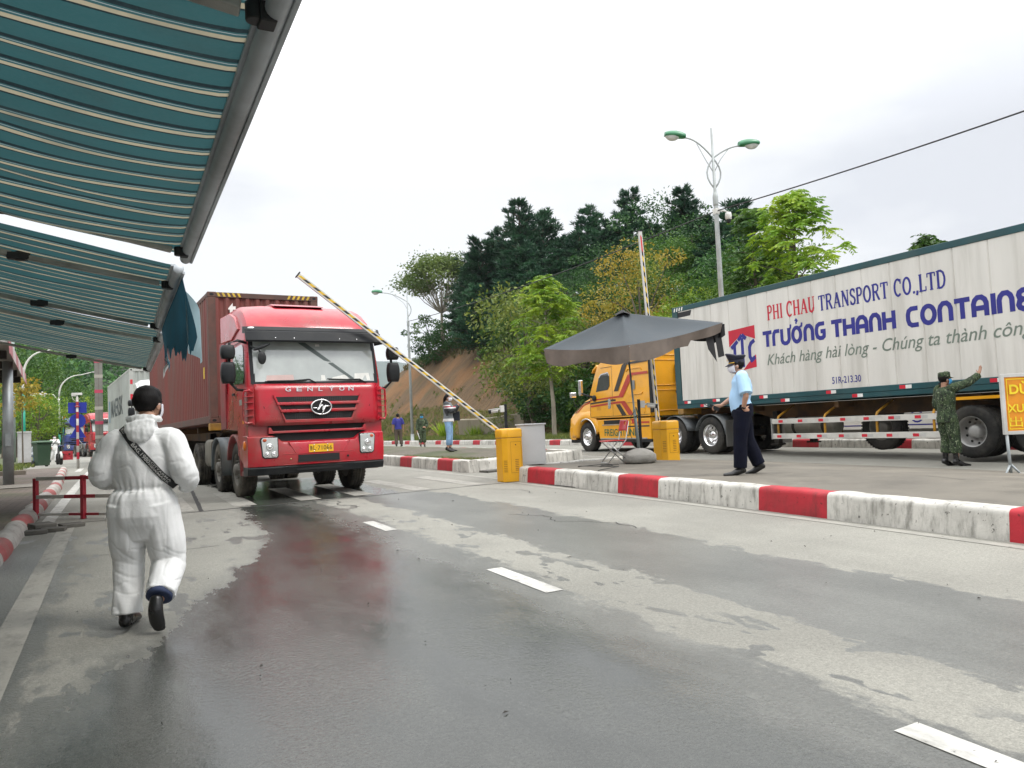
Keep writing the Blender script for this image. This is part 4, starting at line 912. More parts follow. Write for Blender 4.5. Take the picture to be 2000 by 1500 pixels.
# wings over the front wheels
for s in (-1, 1):
    mb = MB(); rings = []
    for k in range(17):
        a = R(-4 + 176 * k / 16); rr = .60; q = 1.0
        xo, zo = rr * math.cos(a), .52 + rr * 1.03 * math.sin(a)
        xe = 1.26 * math.cos(a) if math.cos(a) > 0 else .82 * math.cos(a); ze = .52 + .92 * math.sin(a) ** .8 if math.sin(a) > 0 else .50
        rings.append([(xo, s * .75, zo), (xo, s * 1.24, zo), (xo + (xe - xo) * .3, s * 1.255, zo + (ze - zo) * .3), (xe * .95, s * 1.22, min(ze, 1.42)), (xe * .8, s * 1.05, min(ze, 1.5)), (xo, s * .76, zo + .05)])
    mb.rings(rings, 0, True); mb.build("wing", YELP, yl)
    mb = MB(); mb.tube([(.615 * math.cos(a), s * 1.258, .52 + .63 * math.sin(a)) for a in [R(60 + 115 * k / 12) for k in range(13)]], .022, 6); mb.build("wing_trim", CHROME, yl)
    mb = MB(); mb.ell((1.02, s * 1.0, 1.28), (.16, .13, .10)); mb.build("headlight", LENS, yl)
mb = MB(); rings = []
for y in span(-1.24, 1.24, 16):
    e = .5 * max(0, abs(y) - .8) ** 1.6 * 2; rings.append([(x - e, y, z) for x, z in ((1.0, .88), (1.34, .86), (1.38, .62), (1.34, .42), (1.0, .42))])
mb.rings(rings); mb.build("bumper", YELP, yl, bevel=.015)
mb = MB(); mb.box(.6, 1.3, -1.1, 1.1, .30, .43); mb.build("bumper_skirt", BLK, yl, bevel=.02)
# cab and sleeper
mb = MB(); rings = []
side_p = [(-.28, 1.16), (-.26, 2.0), (-.55, 2.55), (-.78, 2.95), (-1.10, 3.10), (-1.6, 3.40), (-2.4, 3.72), (-3.70, 3.92), (-3.70, 1.14)]
for y, sh in ((-1.25, .10), (-1.235, .05), (-1.15, .015), (-.6, 0), (0, -.02), (.6, 0), (1.15, .015), (1.235, .05), (1.25, .10)):
    rings.append([(x - (sh if x > -1.2 and z > 1.9 else 0), y * (1 - .02 * max(0, z - 2.2)), z - (sh * 1.6 if z > 3.2 else 0)) for x, z in side_p])
mb.rings(rings, 0, False); cabo = mb.build("cab", YELP, yl, bevel=.03)
def sy(z): return 1.25 * (1 - .02 * max(0, z - 2.2)) + .004
def side_patch(name, pts, mat, par=yl, off=0.0, both=True):
    for s in ((1, -1) if both else (1,)):
        mb = MB(); mb.add([(x, s * (sy(z) + off), z) for x, z in pts], [tuple(range(len(pts)))]); mb.build(name, mat, par)
def side_stripe(name, pts, w, mat, off=.002, both=True):
    for s in ((1, -1) if both else (1,)):
        mb = MB(); stroke2(mb, pts, w, off, lambda a, b, z: (a, s * (sy(b) + z), b)); mb.build(name, mat, yl)
side_patch("side_window", [(-.72, 2.06), (-1.44, 2.10), (-1.56, 2.22), (-1.56, 2.58), (-1.48, 2.66), (-1.06, 2.62), (-.92, 2.52)], GLD)
side_stripe("window_trim", [(-1.56, 2.56), (-1.48, 2.68), (-1.06, 2.64), (-.93, 2.53)], .035, CHROME)
for pts in ([(-1.70, 1.20), (-1.70, 2.90)], [(-.32, 1.2), (-.34, 1.95)], [(-1.70, 2.86), (-1.05, 2.86)], [(-.32, 1.2), (-3.68, 1.2)]): side_stripe("door_seam", pts, .014, BLK)
side_patch("door_handle", [(-1.42, 1.45), (-1.58, 1.47), (-1.60, 1.74), (-1.54, 1.80), (-1.44, 1.78)], CHROME, off=.006)
side_patch("recess_plate", [(-2.84, 2.02), (-2.98, 2.03), (-2.98, 2.32), (-2.84, 2.31)], ALU, off=.004)
side_stripe("black_stripe", [(-1.88, 2.04), (-2.40, 2.80), (-2.50, 2.885), (-3.66, 2.885)], .15, BLACK_STR) if False else None
for s in (1, -1):
    mb = MB(); P = lambda a, b: (a, s * (sy(b) + .003), b)
    mb.add([P(*q) for q in ((-1.80, 2.02), (-2.04, 2.02), (-2.56, 2.83), (-2.50, 2.92), (-2.32, 2.86))], [(0, 1, 2, 3, 4)]); mb.add([P(*q) for q in ((-2.50, 2.925), (-2.56, 2.845), (-3.66, 2.86), (-3.66, 2.925))], [(0, 1, 2, 3)])
    mb.add([P(*q) for q in ((-.36, 1.70), (-.36, 1.645), (-1.72, 1.70), (-1.88, 1.70), (-1.90, 1.75), (-1.72, 1.765))], [(0, 1, 2, 3, 4, 5)]); mb.add([P(*q) for q in ((-1.88, 1.58), (-2.12, 1.58), (-2.46, 1.21), (-2.20, 1.21))], [(0, 1, 2, 3)])
    mb.build("black_stripe", BLACK_STR, yl)
    mb = MB()
    mb.add([P(*q) for q in ((-.34, 1.80), (-.34, 1.765), (-1.9, 1.80), (-2.26, 1.80), (-2.28, 1.86), (-1.9, 1.86))], [(0, 1, 2, 3, 4, 5)])
    mb.add([P(*q) for q in ((-2.02, 1.80), (-2.30, 1.80), (-2.84, 2.44), (-2.80, 2.56), (-2.60, 2.50))], [(0, 1, 2, 3, 4)]); mb.add([P(*q) for q in ((-2.80, 2.565), (-2.84, 2.48), (-3.66, 2.48), (-3.66, 2.555))], [(0, 1, 2, 3)])
    mb.add([P(*q) for q in ((-.36, 1.60), (-.36, 1.545), (-2.0, 1.61), (-2.40, 1.61), (-2.38, 1.68), (-2.0, 1.68))], [(0, 1, 2, 3, 4, 5)]); mb.add([P(*q) for q in ((-2.16, 1.64), (-2.42, 1.66), (-2.86, 1.21), (-2.58, 1.21))], [(0, 1, 2, 3)])
    mb.build("red_stripe", BROWN_LTR, yl)
    # moulded panel ribs on the sleeper
    mb = MB()
    for pts in ([(-2.52, 2.62), (-2.62, 2.70), (-3.28, 2.70), (-3.34, 2.62)], [(-2.62, 1.92), (-2.70, 1.86), (-3.30, 1.86), (-3.36, 1.92)], [(-2.52, 1.62), (-3.38, 1.62), (-3.44, 1.56), (-3.44, 1.30), (-3.38, 1.24)]):
        mb.tube([(a, s * (sy(b) - .004), b) for a, b in pts], .014, 6)
    mb.build("panel_moulding", YELP, yl)
lettering("lettering", "51C-403.33", GRNL, yl, (-2.42, 1.2465, 2.955), (-1, 0, 0), (0, 0, 1), 1.0, .17, .012, out=(0, 1, 0), off=.006)
# hood stripes seen in profile
mb = MB()
for s in (-1, 1):
    for z0, mt in ((0, 0), (.07, 1)):
        pts = [(-.28, 1.80 + z0 * .6 - .05), (.15, 1.72 + z0 - .05), (.55, 1.50 + z0 - .05), (.78, 1.32 + z0)]
        for i in range(3):
            a, b = pts[i], pts[i + 1]; mb.add([(a[0], s * 1.206, a[1]), (b[0], s * (1.206 - .02 * (i == 2)), b[1]), (b[0], s * (1.206 - .02 * (i == 2)), b[1] - .045), (a[0], s * 1.206, a[1] - .045)], [(0, 1, 2, 3)], mt)
mb.build("bonnet_stripe", [BROWN_LTR, BLACK_STR], yl)
# faded door emblem: a ring of hatch lines
mb = MB()
for k in range(6): stroke2(mb, arc(-.86, 1.42, .13 - .02 * k, .16 - .022 * k, 0, 180, 8), .008, 0, lambda a, b, z: (a, sy(b) + .002, b))
mb.build("door_emblem", M("faded_ochre", (.50, .24, .03, 1), .5), yl)
# windscreen, roof visor, mirrors
mb = MB(); mb.add([(x, y, z) for x, z in ((-.215, 2.02), (-.74, 2.90)) for y in (-1.08, 1.08)], [(0, 1, 3, 2)]); mb.build("windscreen", GLD, yl)
mb = MB(); rings = [[(-.74, y, 3.00), (-.50, y, 2.86), (-.42, y, 2.74), (-.45, y, 2.73), (-.56, y, 2.84), (-.78, y, 2.93)] for y in span(-1.2, 1.2, 8)]; mb.rings(rings, 0, False); mb.build("sun_visor", YELP, yl, bevel=.01)
for s in (-1, 1):
    mb = MB(); mb.tube([(-.62, s * 1.22, 1.86), (-.30, s * 1.40, 1.98), (-.18, s * 1.55, 2.08)], [.05, .03, .025], 8); mb.ell((-.62, s * 1.27, 1.85), (.12, .05, .11)); br = mb.build("mirror_bracket", BLK, yl)
    mb = MB(); mb.box(-.22, -.06, s * 1.50 - .07, s * 1.50 + .07, 1.98, 2.52); mr = mb.build("mirror", CHROME, br, bevel=.04, seg=3)
    mb = MB(); mb.tube([(.72, s * 1.10, 1.45), (.84, s * 1.18, 1.75), (.86, s * 1.20, 1.98)], .014, 6); b2 = mb.build("fender_mirror_arm", BLK, yl)
    mb = MB(); mb.box(.80, .93, s * 1.20 - .12, s * 1.20 + .12, 1.95, 2.14); mb.build("fender_mirror", CHROME, b2, bevel=.035, seg=3)
# chassis fairing with step
for s in (-1, 1):
    a, b = min(s * .8, s * 1.22), max(s * .8, s * 1.22)
    mb = MB(); mb.prism([(-.62, 1.10), (-3.66, 1.10), (-3.66, .42), (-.78, .42), (-.72, .80)], s * .8, s * 1.225, 'y'); fa = mb.build("side_skirt", YELP, yl, bevel=.03)
    mb = MB(); mb.box(-2.05, -1.08, min(s * 1.18, s * 1.232), max(s * 1.18, s * 1.232), .93, 1.07); mb.build("step", BLK, fa, bevel=.01)
    mb = MB(); mb.box(-2.1, -.98, min(s * 1.2, s * 1.238), max(s * 1.2, s * 1.238), .895, .925); mb.box(-3.45, -.85, min(s * 1.2, s * 1.232), max(s * 1.2, s * 1.232), .425, .47); mb.build("step_trim", ALU, fa, bevel=.006)
    mb = MB()
    for z0, x1, hh, mt in ((.985, -2.72, .06, 0), (.86, -2.5, .045, 1)): mb.add([(x1, s * 1.2275, z0), (-3.6, s * 1.2275, z0), (-3.6, s * 1.2275, z0 - hh), (x1 + .1, s * 1.2275, z0 - hh)], [(0, 1, 2, 3)], mt)
    mb.add([(-2.62, s * 1.228, 1.08), (-2.95, s * 1.228, 1.08), (-2.98, s * 1.228, .93), (-2.72, s * 1.228, .925)], [(0, 1, 2, 3)], 0); mb.build("skirt_stripe", [BROWN_LTR, BLACK_STR], fa)
    mb = MB(); mb.box(-3.66, -.75, a, b, .33, .415); mb.build("skirt_sill", BLK, fa, bevel=.01)
lettering("lettering", "FREIGHTLINER", GRNL, yl, (-1.10, 1.2275, .535), (-1, 0, 0), (0, 0, 1), 2.05, .235, .014, out=(0, 1, 0), off=.004)
# back of the sleeper: rubber extenders, ribs, hoses, deck
for s in (-1, 1): mb = MB(); mb.box(-3.84, -3.70, min(s * 1.19, s * 1.245), max(s * 1.19, s * 1.245), 1.25, 3.7); mb.build("cab_extender", BLK, yl, bevel=.01)
mb = MB()
for y0, z0, y1, z1 in ((-.1, 2.1, 1.0, 2.9), (-.1, 1.3, 1.0, 1.95), (-1.1, 2.1, -.25, 2.9), (-1.1, 1.3, -.25, 1.95)):
    mb.tube([(-3.705, y0, z0), (-3.705, y1, z0), (-3.705, y1, z1), (-3.705, y0, z1), (-3.705, y0, z0)], .02, 6)
mb.tube([(-3.70, -.9, 3.06), (-3.70, 1.15, 3.06)], .025, 6); mb.build("panel_moulding", YELP, yl)
mb = MB(); mb.tube([(-3.72, .1, 2.0), (-4.0, .15, 1.9), (-4.2, .2, 1.4), (-4.4, .1, 1.15)], .03, 8); mb.tube([(-3.72, .2, 1.9), (-4.1, .35, 1.5), (-4.5, .2, 1.2), (-4.7, 0, 1.3)], .02, 8); mb.tube([(-3.72, 0, 2.3), (-4.3, .1, 2.2), (-4.9, 0, 1.9)], .02, 8); mb.box(-3.8, -3.72, .0, .2, 2.2, 2.75); mb.build("air_hose", BLK, yl)
mb = MB()
for s in (-1, 1): mb.box(-7.2, -.2, min(s * .38, s * .47), max(s * .38, s * .47), .74, 1.0)
mb.box(-4.6, -3.75, -1.1, 1.1, .86, .92); mb.box(-5.9, -5.0, -.5, .5, 1.0, 1.22); mb.box(-3.6, 0.9, -.45, .45, .45, .9)
for x in (0, -4.80, -6.34): mb.cyl((x, -.9, .515), (x, .9, .515), .1, n=10)
mb.build("chassis", UNDER, yl, bevel=.01)
for x, kd, du in ((0, 'steer', False), (-4.80, 'drive', True), (-6.34, 'drive', True)):
    for s in (-1, 1): wheel(yl, x, s * 1.08, s, kd, RUB, CHROME, du, spin=x)
for x in (-4.80, -6.34):
    for s in (-1, 1):
        mb = MB(); rings = []
        for k in range(13):
            a = R(12 + (156 if x == -4.80 else 168) * k / 12); rings.append([(x + .60 * math.cos(a) * q, w * s, .53 + .56 * math.sin(a) * q) for q, w in ((1, .65), (1, 1.235), (1.03, 1.24), (1.03, .65))])
        mb.rings(rings); mb.build("mudguard", M("mudguard_steel", (.10, .11, .115, 1), .5, .2, .2, 4, dfac=.5), yl)
for s in (-1, 1):
    mb = MB(); mb.box(-6.99, -6.96, min(s * .7, s * 1.22), max(s * .7, s * 1.22), .2, .92); mb.build("mud_flap", M("flap_rubber", (.075, .075, .07, 1), .7, 0, .2, 4, dfac=.5), yl)
# ------------------------------------------------------------------ white box container and its yellow trailer
bt = semi_trailer("semi_trailer", "yellow skeletal trailer with white side guard under the white container", 12.3, 1.30, (-8.75, -10.05, -11.35), YELT, RUB, M("trailer_rim_white", (.34, .34, .33, 1), .5, .2, .15, 4, dfac=.5))
bpy.context.view_layer.update(); aligned(bt, yl, -5.0)
for s in (-1, 1):
    for z0, z1 in ((.40, .53), (.775, .90)):
        mb = MB(); mb.box(-8.25, -3.62, s * 1.19 - .02, s * 1.19 + .02, z0, z1); rl = mb.build("side_guard_rail", M("guard_white", (.55, .54, .50, 1), .5, 0, .08, 2, dirt=(.2, .18, .14, 1), dfac=.5), bt, bevel=.005)
        mb = MB()
        for k in range(8):
            x = -3.78 - .62 * k - (.07 if z0 > .5 else 0)
            if x > -8.2: mb.add([(x - .14 * a, s * 1.2125, z0 + .03 + .065 * b) for a, b in ((0, 0), (1, 0), (1, 1), (0, 1))], [(0, 1, 2, 3)], 0); mb.add([(x - .15 - .14 * a, s * 1.2125, z0 + .03 + .065 * b) for a, b in ((0, 0), (1, 0), (1, 1), (0, 1))], [(0, 1, 2, 3)], 1)
        mb.build("reflector", [SREF, M("reflector_grey", (.45, .45, .43, 1), .4)], rl)
    for x in (-3.78, -5.22, -6.62, -7.95):
        mb = MB(); mb.tube([(x, s * .58, 1.22), (x, s * .95, 1.05), (x, s * 1.12, .96), (x, s * 1.15, .9), (x, s * 1.15, .40)], .028, 8); mb.build("guard_post", YELT, bt)
    mb = MB(); mb.box(-3.64, -3.60, s * 1.19 - .03, s * 1.19 + .03, .39, .92); mb.build("guard_end", ALU, bt)
    mb = MB(); mb.box(-11.9, -8.2, s * 1.18 - .03, s * 1.18 + .03, 1.14, 1.20); mb.build("guard_rail_upper", YELP, bt)
mb = MB(); mb.lathe([(.0, -5.25), (.18, -5.25), (.225, -5.2), (.225, -3.75), (.18, -3.7), (0, -3.7)], (0, .72, .70), 'x', 24); at_ = mb.build("air_tank", TANK, bt)
for x in (-5.0, -4.1): mb = MB(); mb.lathe([(.229, x), (.229, x + .09)], (0, .72, .70), 'x', 24, caps=False); mb.build("tank_strap", UNDER, at_)
w_ = wheel(bt, -6.2, .35, 1, 'drive', RUB, STEEL); w_.name = "spare_wheel"; w_.location.z = .62
bc = bpy.data.objects.new("shipping_container", None); COL.objects.link(bc); tag(bc, "long white container lettered in navy and red with a dark teal frame", "container"); aligned(bc, yl, -5.0, 0, 1.302)
LB, HB = 12.6, 3.0
mb = MB()
for s in (-1, 1):
    n = int((LB - .4) / .70)
    for k in range(n + 1):
        x0 = -.24 - .70 * k; x1 = max(x0 - .70, -LB + .1)
        if x0 - x1 < .05: continue
        mb.add([(x, s * y, z) for x, y in ((x0, 1.212), (x0 - .022, 1.232), (x1 + .022, 1.232), (x1, 1.212)) for z in (.235, HB - .13)], [(0, 1, 3, 2), (2, 3, 5, 4), (4, 5, 7, 6)])
mb.box(-LB + .02, -.02, -1.19, 1.19, HB - .05, HB - .01); mb.box(-.03, -.015, -1.1, 1.1, .3, HB - .1); mb.box(-LB + .015, -LB + .03, -1.1, 1.1, .3, HB - .1); mb.build("wall", CWHITE, bc)
mb = MB()
for s in (-1, 1):
    a, b = min(s * 1.15, s * 1.248), max(s * 1.15, s * 1.248)
    mb.box(-LB, 0, a, b, HB - .145, HB); mb.box(-LB, 0, a, b, .115, .24); mb.box(-LB, 0, min(s * 1.12, s * 1.238), max(s * 1.12, s * 1.238), .0, .114)
for x in (-.05, -LB + .05): mb.box(x - .05, x + .05, -1.15, 1.15, HB - .14, HB - .002); mb.box(x - .05, x + .05, -1.15, 1.15, .0, .3)
mb.build("rail", TEAL, bc, bevel=.012)
for x in (-.24, -LB):
    for s in (-1, 1): mb = MB(); mb.box(x, x + .24, min(s * 1.05, s * 1.246), max(s * 1.05, s * 1.246), .241, HB - .146); mb.build("corner_post", TEAL, bc, bevel=.008)
mb = MB(); ph = [.35, 1.02, 1.55, 2.35, 3.3, 4.0, 5.4, 6.1, 7.3, 8.1, 9.2]
for k, x in enumerate(ph):
    z = .02 if k % 2 else .14; yv = 1.2405 if k % 2 else 1.2505
    for a, m_ in ((0, 0), (.14, 1)): mb.add([(-x - a - .14 * i, yv, z + .075 * j) for i, j in ((0, 0), (1, 0), (1, 1), (0, 1))], [(0, 1, 2, 3)], m_)
mb.build("reflector", [SREF, SWHT], bc)
mb = MB()
for k in range(4): mb.add([(-.14 - .11 * k + .05 * a - .03 * b, 1.2505, HB - .13 + .1 * b) for a, b in ((0, 0), (1, 0), (1, 1), (0, 1))], [(0, 1, 2, 3)])
mb.build("height_stripes", WHL, bc)
mb = MB(); mb.add([(-.24 - .62 * a, 1.2335, HB - .32 + .15 * b) for a, b in ((0, 0), (.9, 0), (1, 1), (0, 1))], [(0, 1, 2, 3)]); mb.build("height_plate", BLKL, bc)
# lettering, drawn as brush strokes
def glyphs(name, items, mat, w0, z0, hgt, tk, serif=False):
    """items: (x start, width, list of strokes in a unit box); x grows towards the rear of the box"""
    mb = MB(); k = 0
    for x0, w, strokes in items:
        for st in strokes:
            k += 1; thick = tk
            if len(st) and isinstance(st[0], (int, float)): thick = tk * st[0]; st = st[1]
            stroke2(mb, [(x0 + p[0] * w, z0 + p[1] * hgt) for p in st], thick, 1.2345 + .0004 * (k % 4), lambda a, b, z: (-a, z, b))
    return mb.build(name, mat, bc, fixn=False)
def sf(x, y, w=.22): return (.45, [(x - w, y), (x + w, y)])
SER = {  # stems with small feet
 'P': (.62, [[(.2, .0), (.2, 1)], (.8, [(.2, .97), (.62, .97), (.82, .86), (.84, .72), (.78, .58), (.6, .5), (.2, .5)]), sf(.2, .03), (.45, [(0, .97), (.2, .97)])]),
 'H': (.8, [[(.2, 0), (.2, 1)], [(.8, 0), (.8, 1)], (.6, [(.2, .5), (.8, .5)]), sf(.2, .03, .17), sf(.8, .03, .17), sf(.2, .97, .17), sf(.8, .97, .17)]),
 'I': (.32, [[(.5, 0), (.5, 1)], sf(.5, .03, .4), sf(.5, .97, .4)]),
 'C': (.7, [(.9, arc(.52, .5, .42, .48, 48, 312, 14)), (.6, [(.86, .70), (.86, .98)])]),
 'A': (.78, [(.6, [(.12, .03), (.48, .97)]), (1.1, [(.5, .97), (.84, .03)]), (.5, [(.24, .34), (.74, .34)]), sf(.12, .03, .15), sf(.84, .03, .17)]),
 'U': (.76, [[(.2, .97), (.2, .3), (.28, .1), (.48, .03), (.68, .1), (.8, .3)], (.6, [(.8, .3), (.8, .97)]), sf(.2, .97, .18), sf(.8, .97, .16)]),
 'T': (.7, [[(.5, 0), (.5, 1)], (.6, [(.04, .95), (.96, .95)]), sf(.5, .03, .2), (.5, [(.06, .97), (.06, .74)]), (.5, [(.94, .97), (.94, .74)])]),
 'R': (.76, [[(.2, .0), (.2, 1)], (.8, [(.2, .97), (.58, .97), (.76, .87), (.78, .74), (.72, .6), (.55, .52), (.2, .52)]), (1.0, [(.5, .52), (.86, .03)]), sf(.2, .03, .16), sf(.88, .03, .1), (.45, [(0, .97), (.2, .97)])]),
 'N': (.8, [(.6, [(.18, 0), (.18, 1)]), (1.1, [(.18, 1), (.82, .02)]), (.6, [(.82, 0), (.82, 1)]), sf(.18, .03, .15), sf(.82, .97, .15), (.5, [(.02, .97), (.2, .97)])]),
 'S': (.6, [(.9, [(.82, .82), (.68, .95), (.48, .97), (.26, .92), (.16, .76), (.24, .62), (.5, .52), (.76, .42), (.86, .26), (.74, .09), (.5, .03), (.3, .06), (.14, .2)]), (.5, [(.82, .72), (.82, .97)]), (.5, [(.14, .28), (.14, .03)])]),
 'O': (.78, [(.95, arc(.5, .5, .38, .47, 0, 360, 22))]),
 'L': (.64, [[(.24, 0), (.24, 1)], (.6, [(.24, .04), (.92, .04)]), (.5, [(.92, .04), (.92, .28)]), sf(.24, .97, .2), (.45, [(.02, .03), (.24, .03)])]),
 'D': (.78, [[(.2, 0), (.2, 1)], (.85, [(.2, .97), (.5, .97), (.74, .85), (.85, .6), (.85, .4), (.74, .15), (.5, .03), (.2, .03)]), (.45, [(.02, .97), (.2, .97)]), (.45, [(.02, .03), (.2, .03)])]),
 '.': (.26, [(1.0, [(.5, -.02), (.5, .12)])]), ',': (.26, [(1.0, [(.55, .12), (.55, .0), (.3, -.14)])]), ' ': (.42, [])}
def word(s, table, x0, x1):
    tot = sum(table[c][0] for c in s); k = (x1 - x0) / tot; out = []; x = x0
    for c in s: w = table[c][0] * k; out.append((x, w * .92, table[c][1])); x += w
    return out
glyphs("lettering", word("PHI CHAU", SER, 3.73, 5.25), REDL, 0, 2.11, .37, .050)
glyphs("lettering", word("TRANSPORT CO.,LTD", SER, 5.34, 8.50), NAVY, 0, 2.10, .365, .050)
RND = {
 'T': (.9, [[(.5, 0), (.5, .92)], [(.0, .92), (1.0, .92)]]),
 'r': (.72, [[(.14, 0), (.14, .62), (.2, .8), (.36, .92), (.96, .92)]]),
 'Ư': (1.0, [[(.12, 1.0), (.12, .3), (.2, .14), (.36, .06), (.56, .06), (.72, .14), (.80, .3), (.80, 1.0)], (.55, [(.84, .9), (.98, 1.0), (1.0, 1.2)])]),
 'Ở': (1.0, [arc(.44, .5, .36, .44, 0, 360, 20), (.55, [(.70, .92), (.92, 1.0), (.96, 1.2)]), (.45, [(.34, 1.36), (.46, 1.46), (.54, 1.36), (.44, 1.26), (.44, 1.16)])]),
 'n': (.92, [[(.12, 0), (.12, .62), (.2, .80), (.36, .92), (.60, .92), (.76, .80), (.84, .62), (.84, 0)]]),
 'G': (.95, [[(.88, .92), (.42, .92), (.22, .82), (.14, .62), (.14, .36), (.22, .16), (.42, .06), (.66, .06), (.80, .14), (.82, .3), (.82, .46), (.5, .46)]]),
 'H': (.95, [[(.12, 0), (.12, 1)], [(.86, 0), (.86, 1)], [(.12, .5), (.86, .5)]]),
 'A': (.95, [[(.12, 0), (.12, .62), (.2, .80), (.36, .92), (.60, .92), (.78, .80), (.86, .62), (.86, 0)], [(.12, .40), (.86, .40)]]),
 'C': (.85, [[(.92, .92), (.42, .92), (.22, .82), (.14, .62), (.14, .36), (.22, .16), (.42, .06), (.92, .06)]]),
 'O': (1.0, [arc(.5, .49, .38, .43, 0, 360, 22)]),
 'I': (.34, [[(.5, 0), (.5, 1)]]),
 'E': (.82, [[(.9, .92), (.4, .92), (.22, .84), (.16, .72), (.22, .58), (.4, .5), (.8, .5)], [(.4, .5), (.2, .42), (.13, .27), (.2, .14), (.4, .06), (.94, .06)]]),
 'R': (.9, [[(.14, 0), (.14, .92), (.6, .92), (.8, .8), (.8, .6), (.6, .46), (.14, .46)], [(.5, .46), (.86, 0)]]), ' ': (.34, [])}
glyphs("lettering", word("TrƯỞnG", RND, 3.53, 5.53), NAVY, 0, 1.44, .39, .098)
glyphs("lettering", word("THAnH", RND, 5.66, 7.34), NAVY, 0, 1.43, .39, .098)
glyphs("lettering", word("COnTAInER", RND, 7.56, 10.44), NAVY, 0, 1.42, .40, .098)
lettering("lettering", "Khách hàng hài lòng - Chúng ta thành công", GREYL, bc, (-3.63, 1.2345, .885), (-1, 0, 0), (0, 0, 1), 6.42, .36, .004, .28, out=(0, 1, 0), off=.001)
lettering("lettering", "51R-213.30", NAVY, bc, (-5.58, 1.2345, .36), (-1, 0, 0), (0, 0, 1), .78, .16, .012, out=(0, 1, 0), off=.001)
mb = MB(); P = lambda a, b: (-a, 1.2345, b); hx = lambda a: 2.30 + a * .96
mb.add([P(hx(a), b) for a, b in ((0, 2.02), (1, 2.06), (1, 1.70), (.5, 1.88), (0, 1.58))], [(0, 1, 2, 3, 4)]); mb.add([P(hx(a), b) for a, b in ((.5, .92), (1, .97), (1, 1.30), (.66, 1.06))], [(0, 1, 2, 3)]); mb.add([P(hx(a), b) for a, b in ((0, .98), (.36, .94), (.3, 1.12), (0, 1.28))], [(0, 1, 2, 3)])
mb.build("badge", REDL, bc, fixn=False)
mb = MB(); k = 0
for x0, w, z0, hh, st in ((.08, .26, 1.02, .70, [[(.5, 0), (.5, .86)], [(0, .74), (1, .98)]]), (.36, .30, 1.0, .86, [[(.5, 0), (.5, .9)], [(0, .84), (.5, 1.0)], [(.5, 1.0), (1, .86)]]), (.74, .24, 1.12, .56, [[(.95, .98), (.4, .86), (.14, .68), (.14, .24), (.4, .06), (.95, .2)]])):
    for q in st:
        k += 1; stroke2(mb, [(hx(x0 + p[0] * w), z0 + p[1] * hh) for p in q], .105, 1.2355 + .0004 * (k % 3), lambda a, b, z: (-a, z, b))
mb.build("badge_letters", NAVY, bc, fixn=False)
# white lorry trailer parked beyond the far kerb, seen under the yellow trailer
pw = empty("parked_trailer", G(15.5, 21.6), YEL_YAW, "white box trailer parked beyond the far kerb behind the yellow trailer", "trailer")
pw.location.z += .2
mb = MB(); mb.box(-7, 5, -1.22, 1.22, .14, 3.2); bx = mb.build("box_body", M("white_box_clean", (.66, .65, .61, 1), .5, 0, .05, 1), pw, bevel=.02)
mb = MB(); stroke2(mb, [(-6.9, .36), (4.9, .36)], .035, 1.2235, lambda a, b, z: (a, z, b)); stroke2(mb, [(x, z) for x, z in arc(-1.2, .60, .18, .16, 0, 360, 16)], .05, 1.2235, lambda a, b, z: (a, z, b)); mb.build("blue_line", NAVY, bx)
mb = MB(); mb.box(-7, 4.8, -1.1, 1.1, .06, .135); mb.build("frame", UNDER, pw)
for x in (-5.6, -4.3, 2.0):
    for s in (-1, 1): wheel(pw, x, s * 1.05, s, 'drive', RUB, STEEL)
# ================================================================== STREET THINGS
GALV = M("galvanised_steel", (.30, .33, .34, 1), .5, .45, .12, 4, dirt=(.18, .17, .15, 1), dfac=.4)
POLEG = M("lamp_pole_grey", (.36, .39, .39, 1), .5, .2, .1, 3, dirt=(.2, .2, .18, 1), dfac=.4)
LAMPG = M("lamp_head_green", (.03, .19, .085, 1), .4, 0, .1, 3, coat=.3)
GLOBE = M("lamp_glass", (.50, .52, .50, 1), .15, 0, .08, 6, coat=.6)
BARY = M("barrier_yellow", (.74, .37, .006, 1), .42, 0, .07, 1.5, dirt=(.45, .25, .03, 1), dfac=.3, coat=.2)
BOOMW = M("boom_white", (.62, .61, .58, 1), .4, .2, .06, 3, dirt=(.3, .29, .25, 1), dfac=.3)
BOOMY = M("boom_yellow_tape", (.68, .44, .01, 1), .45, 0, .08, 6)
BOOMR = M("boom_red_tape", (.55, .03, .03, 1), .45, 0, .08, 6)
CONC = M("rough_concrete", (.30, .29, .265, 1), .95, 0, .25, 3, .012, 18, (.09, .085, .07, 1), .7, 1.5)
CAMW = M("camera_white", (.60, .60, .57, 1), .4, 0, .06, 5, dirt=(.3, .28, .24, 1), dfac=.3)
FRED = M("frame_red", (.36, .018, .035, 1), .45, 0, .15, 5, dirt=(.16, .06, .05, 1), dfac=.4); FWHT = M("frame_white", (.52, .50, .47, 1), .5, 0, .12, 5, dirt=(.25, .22, .18, 1), dfac=.6)
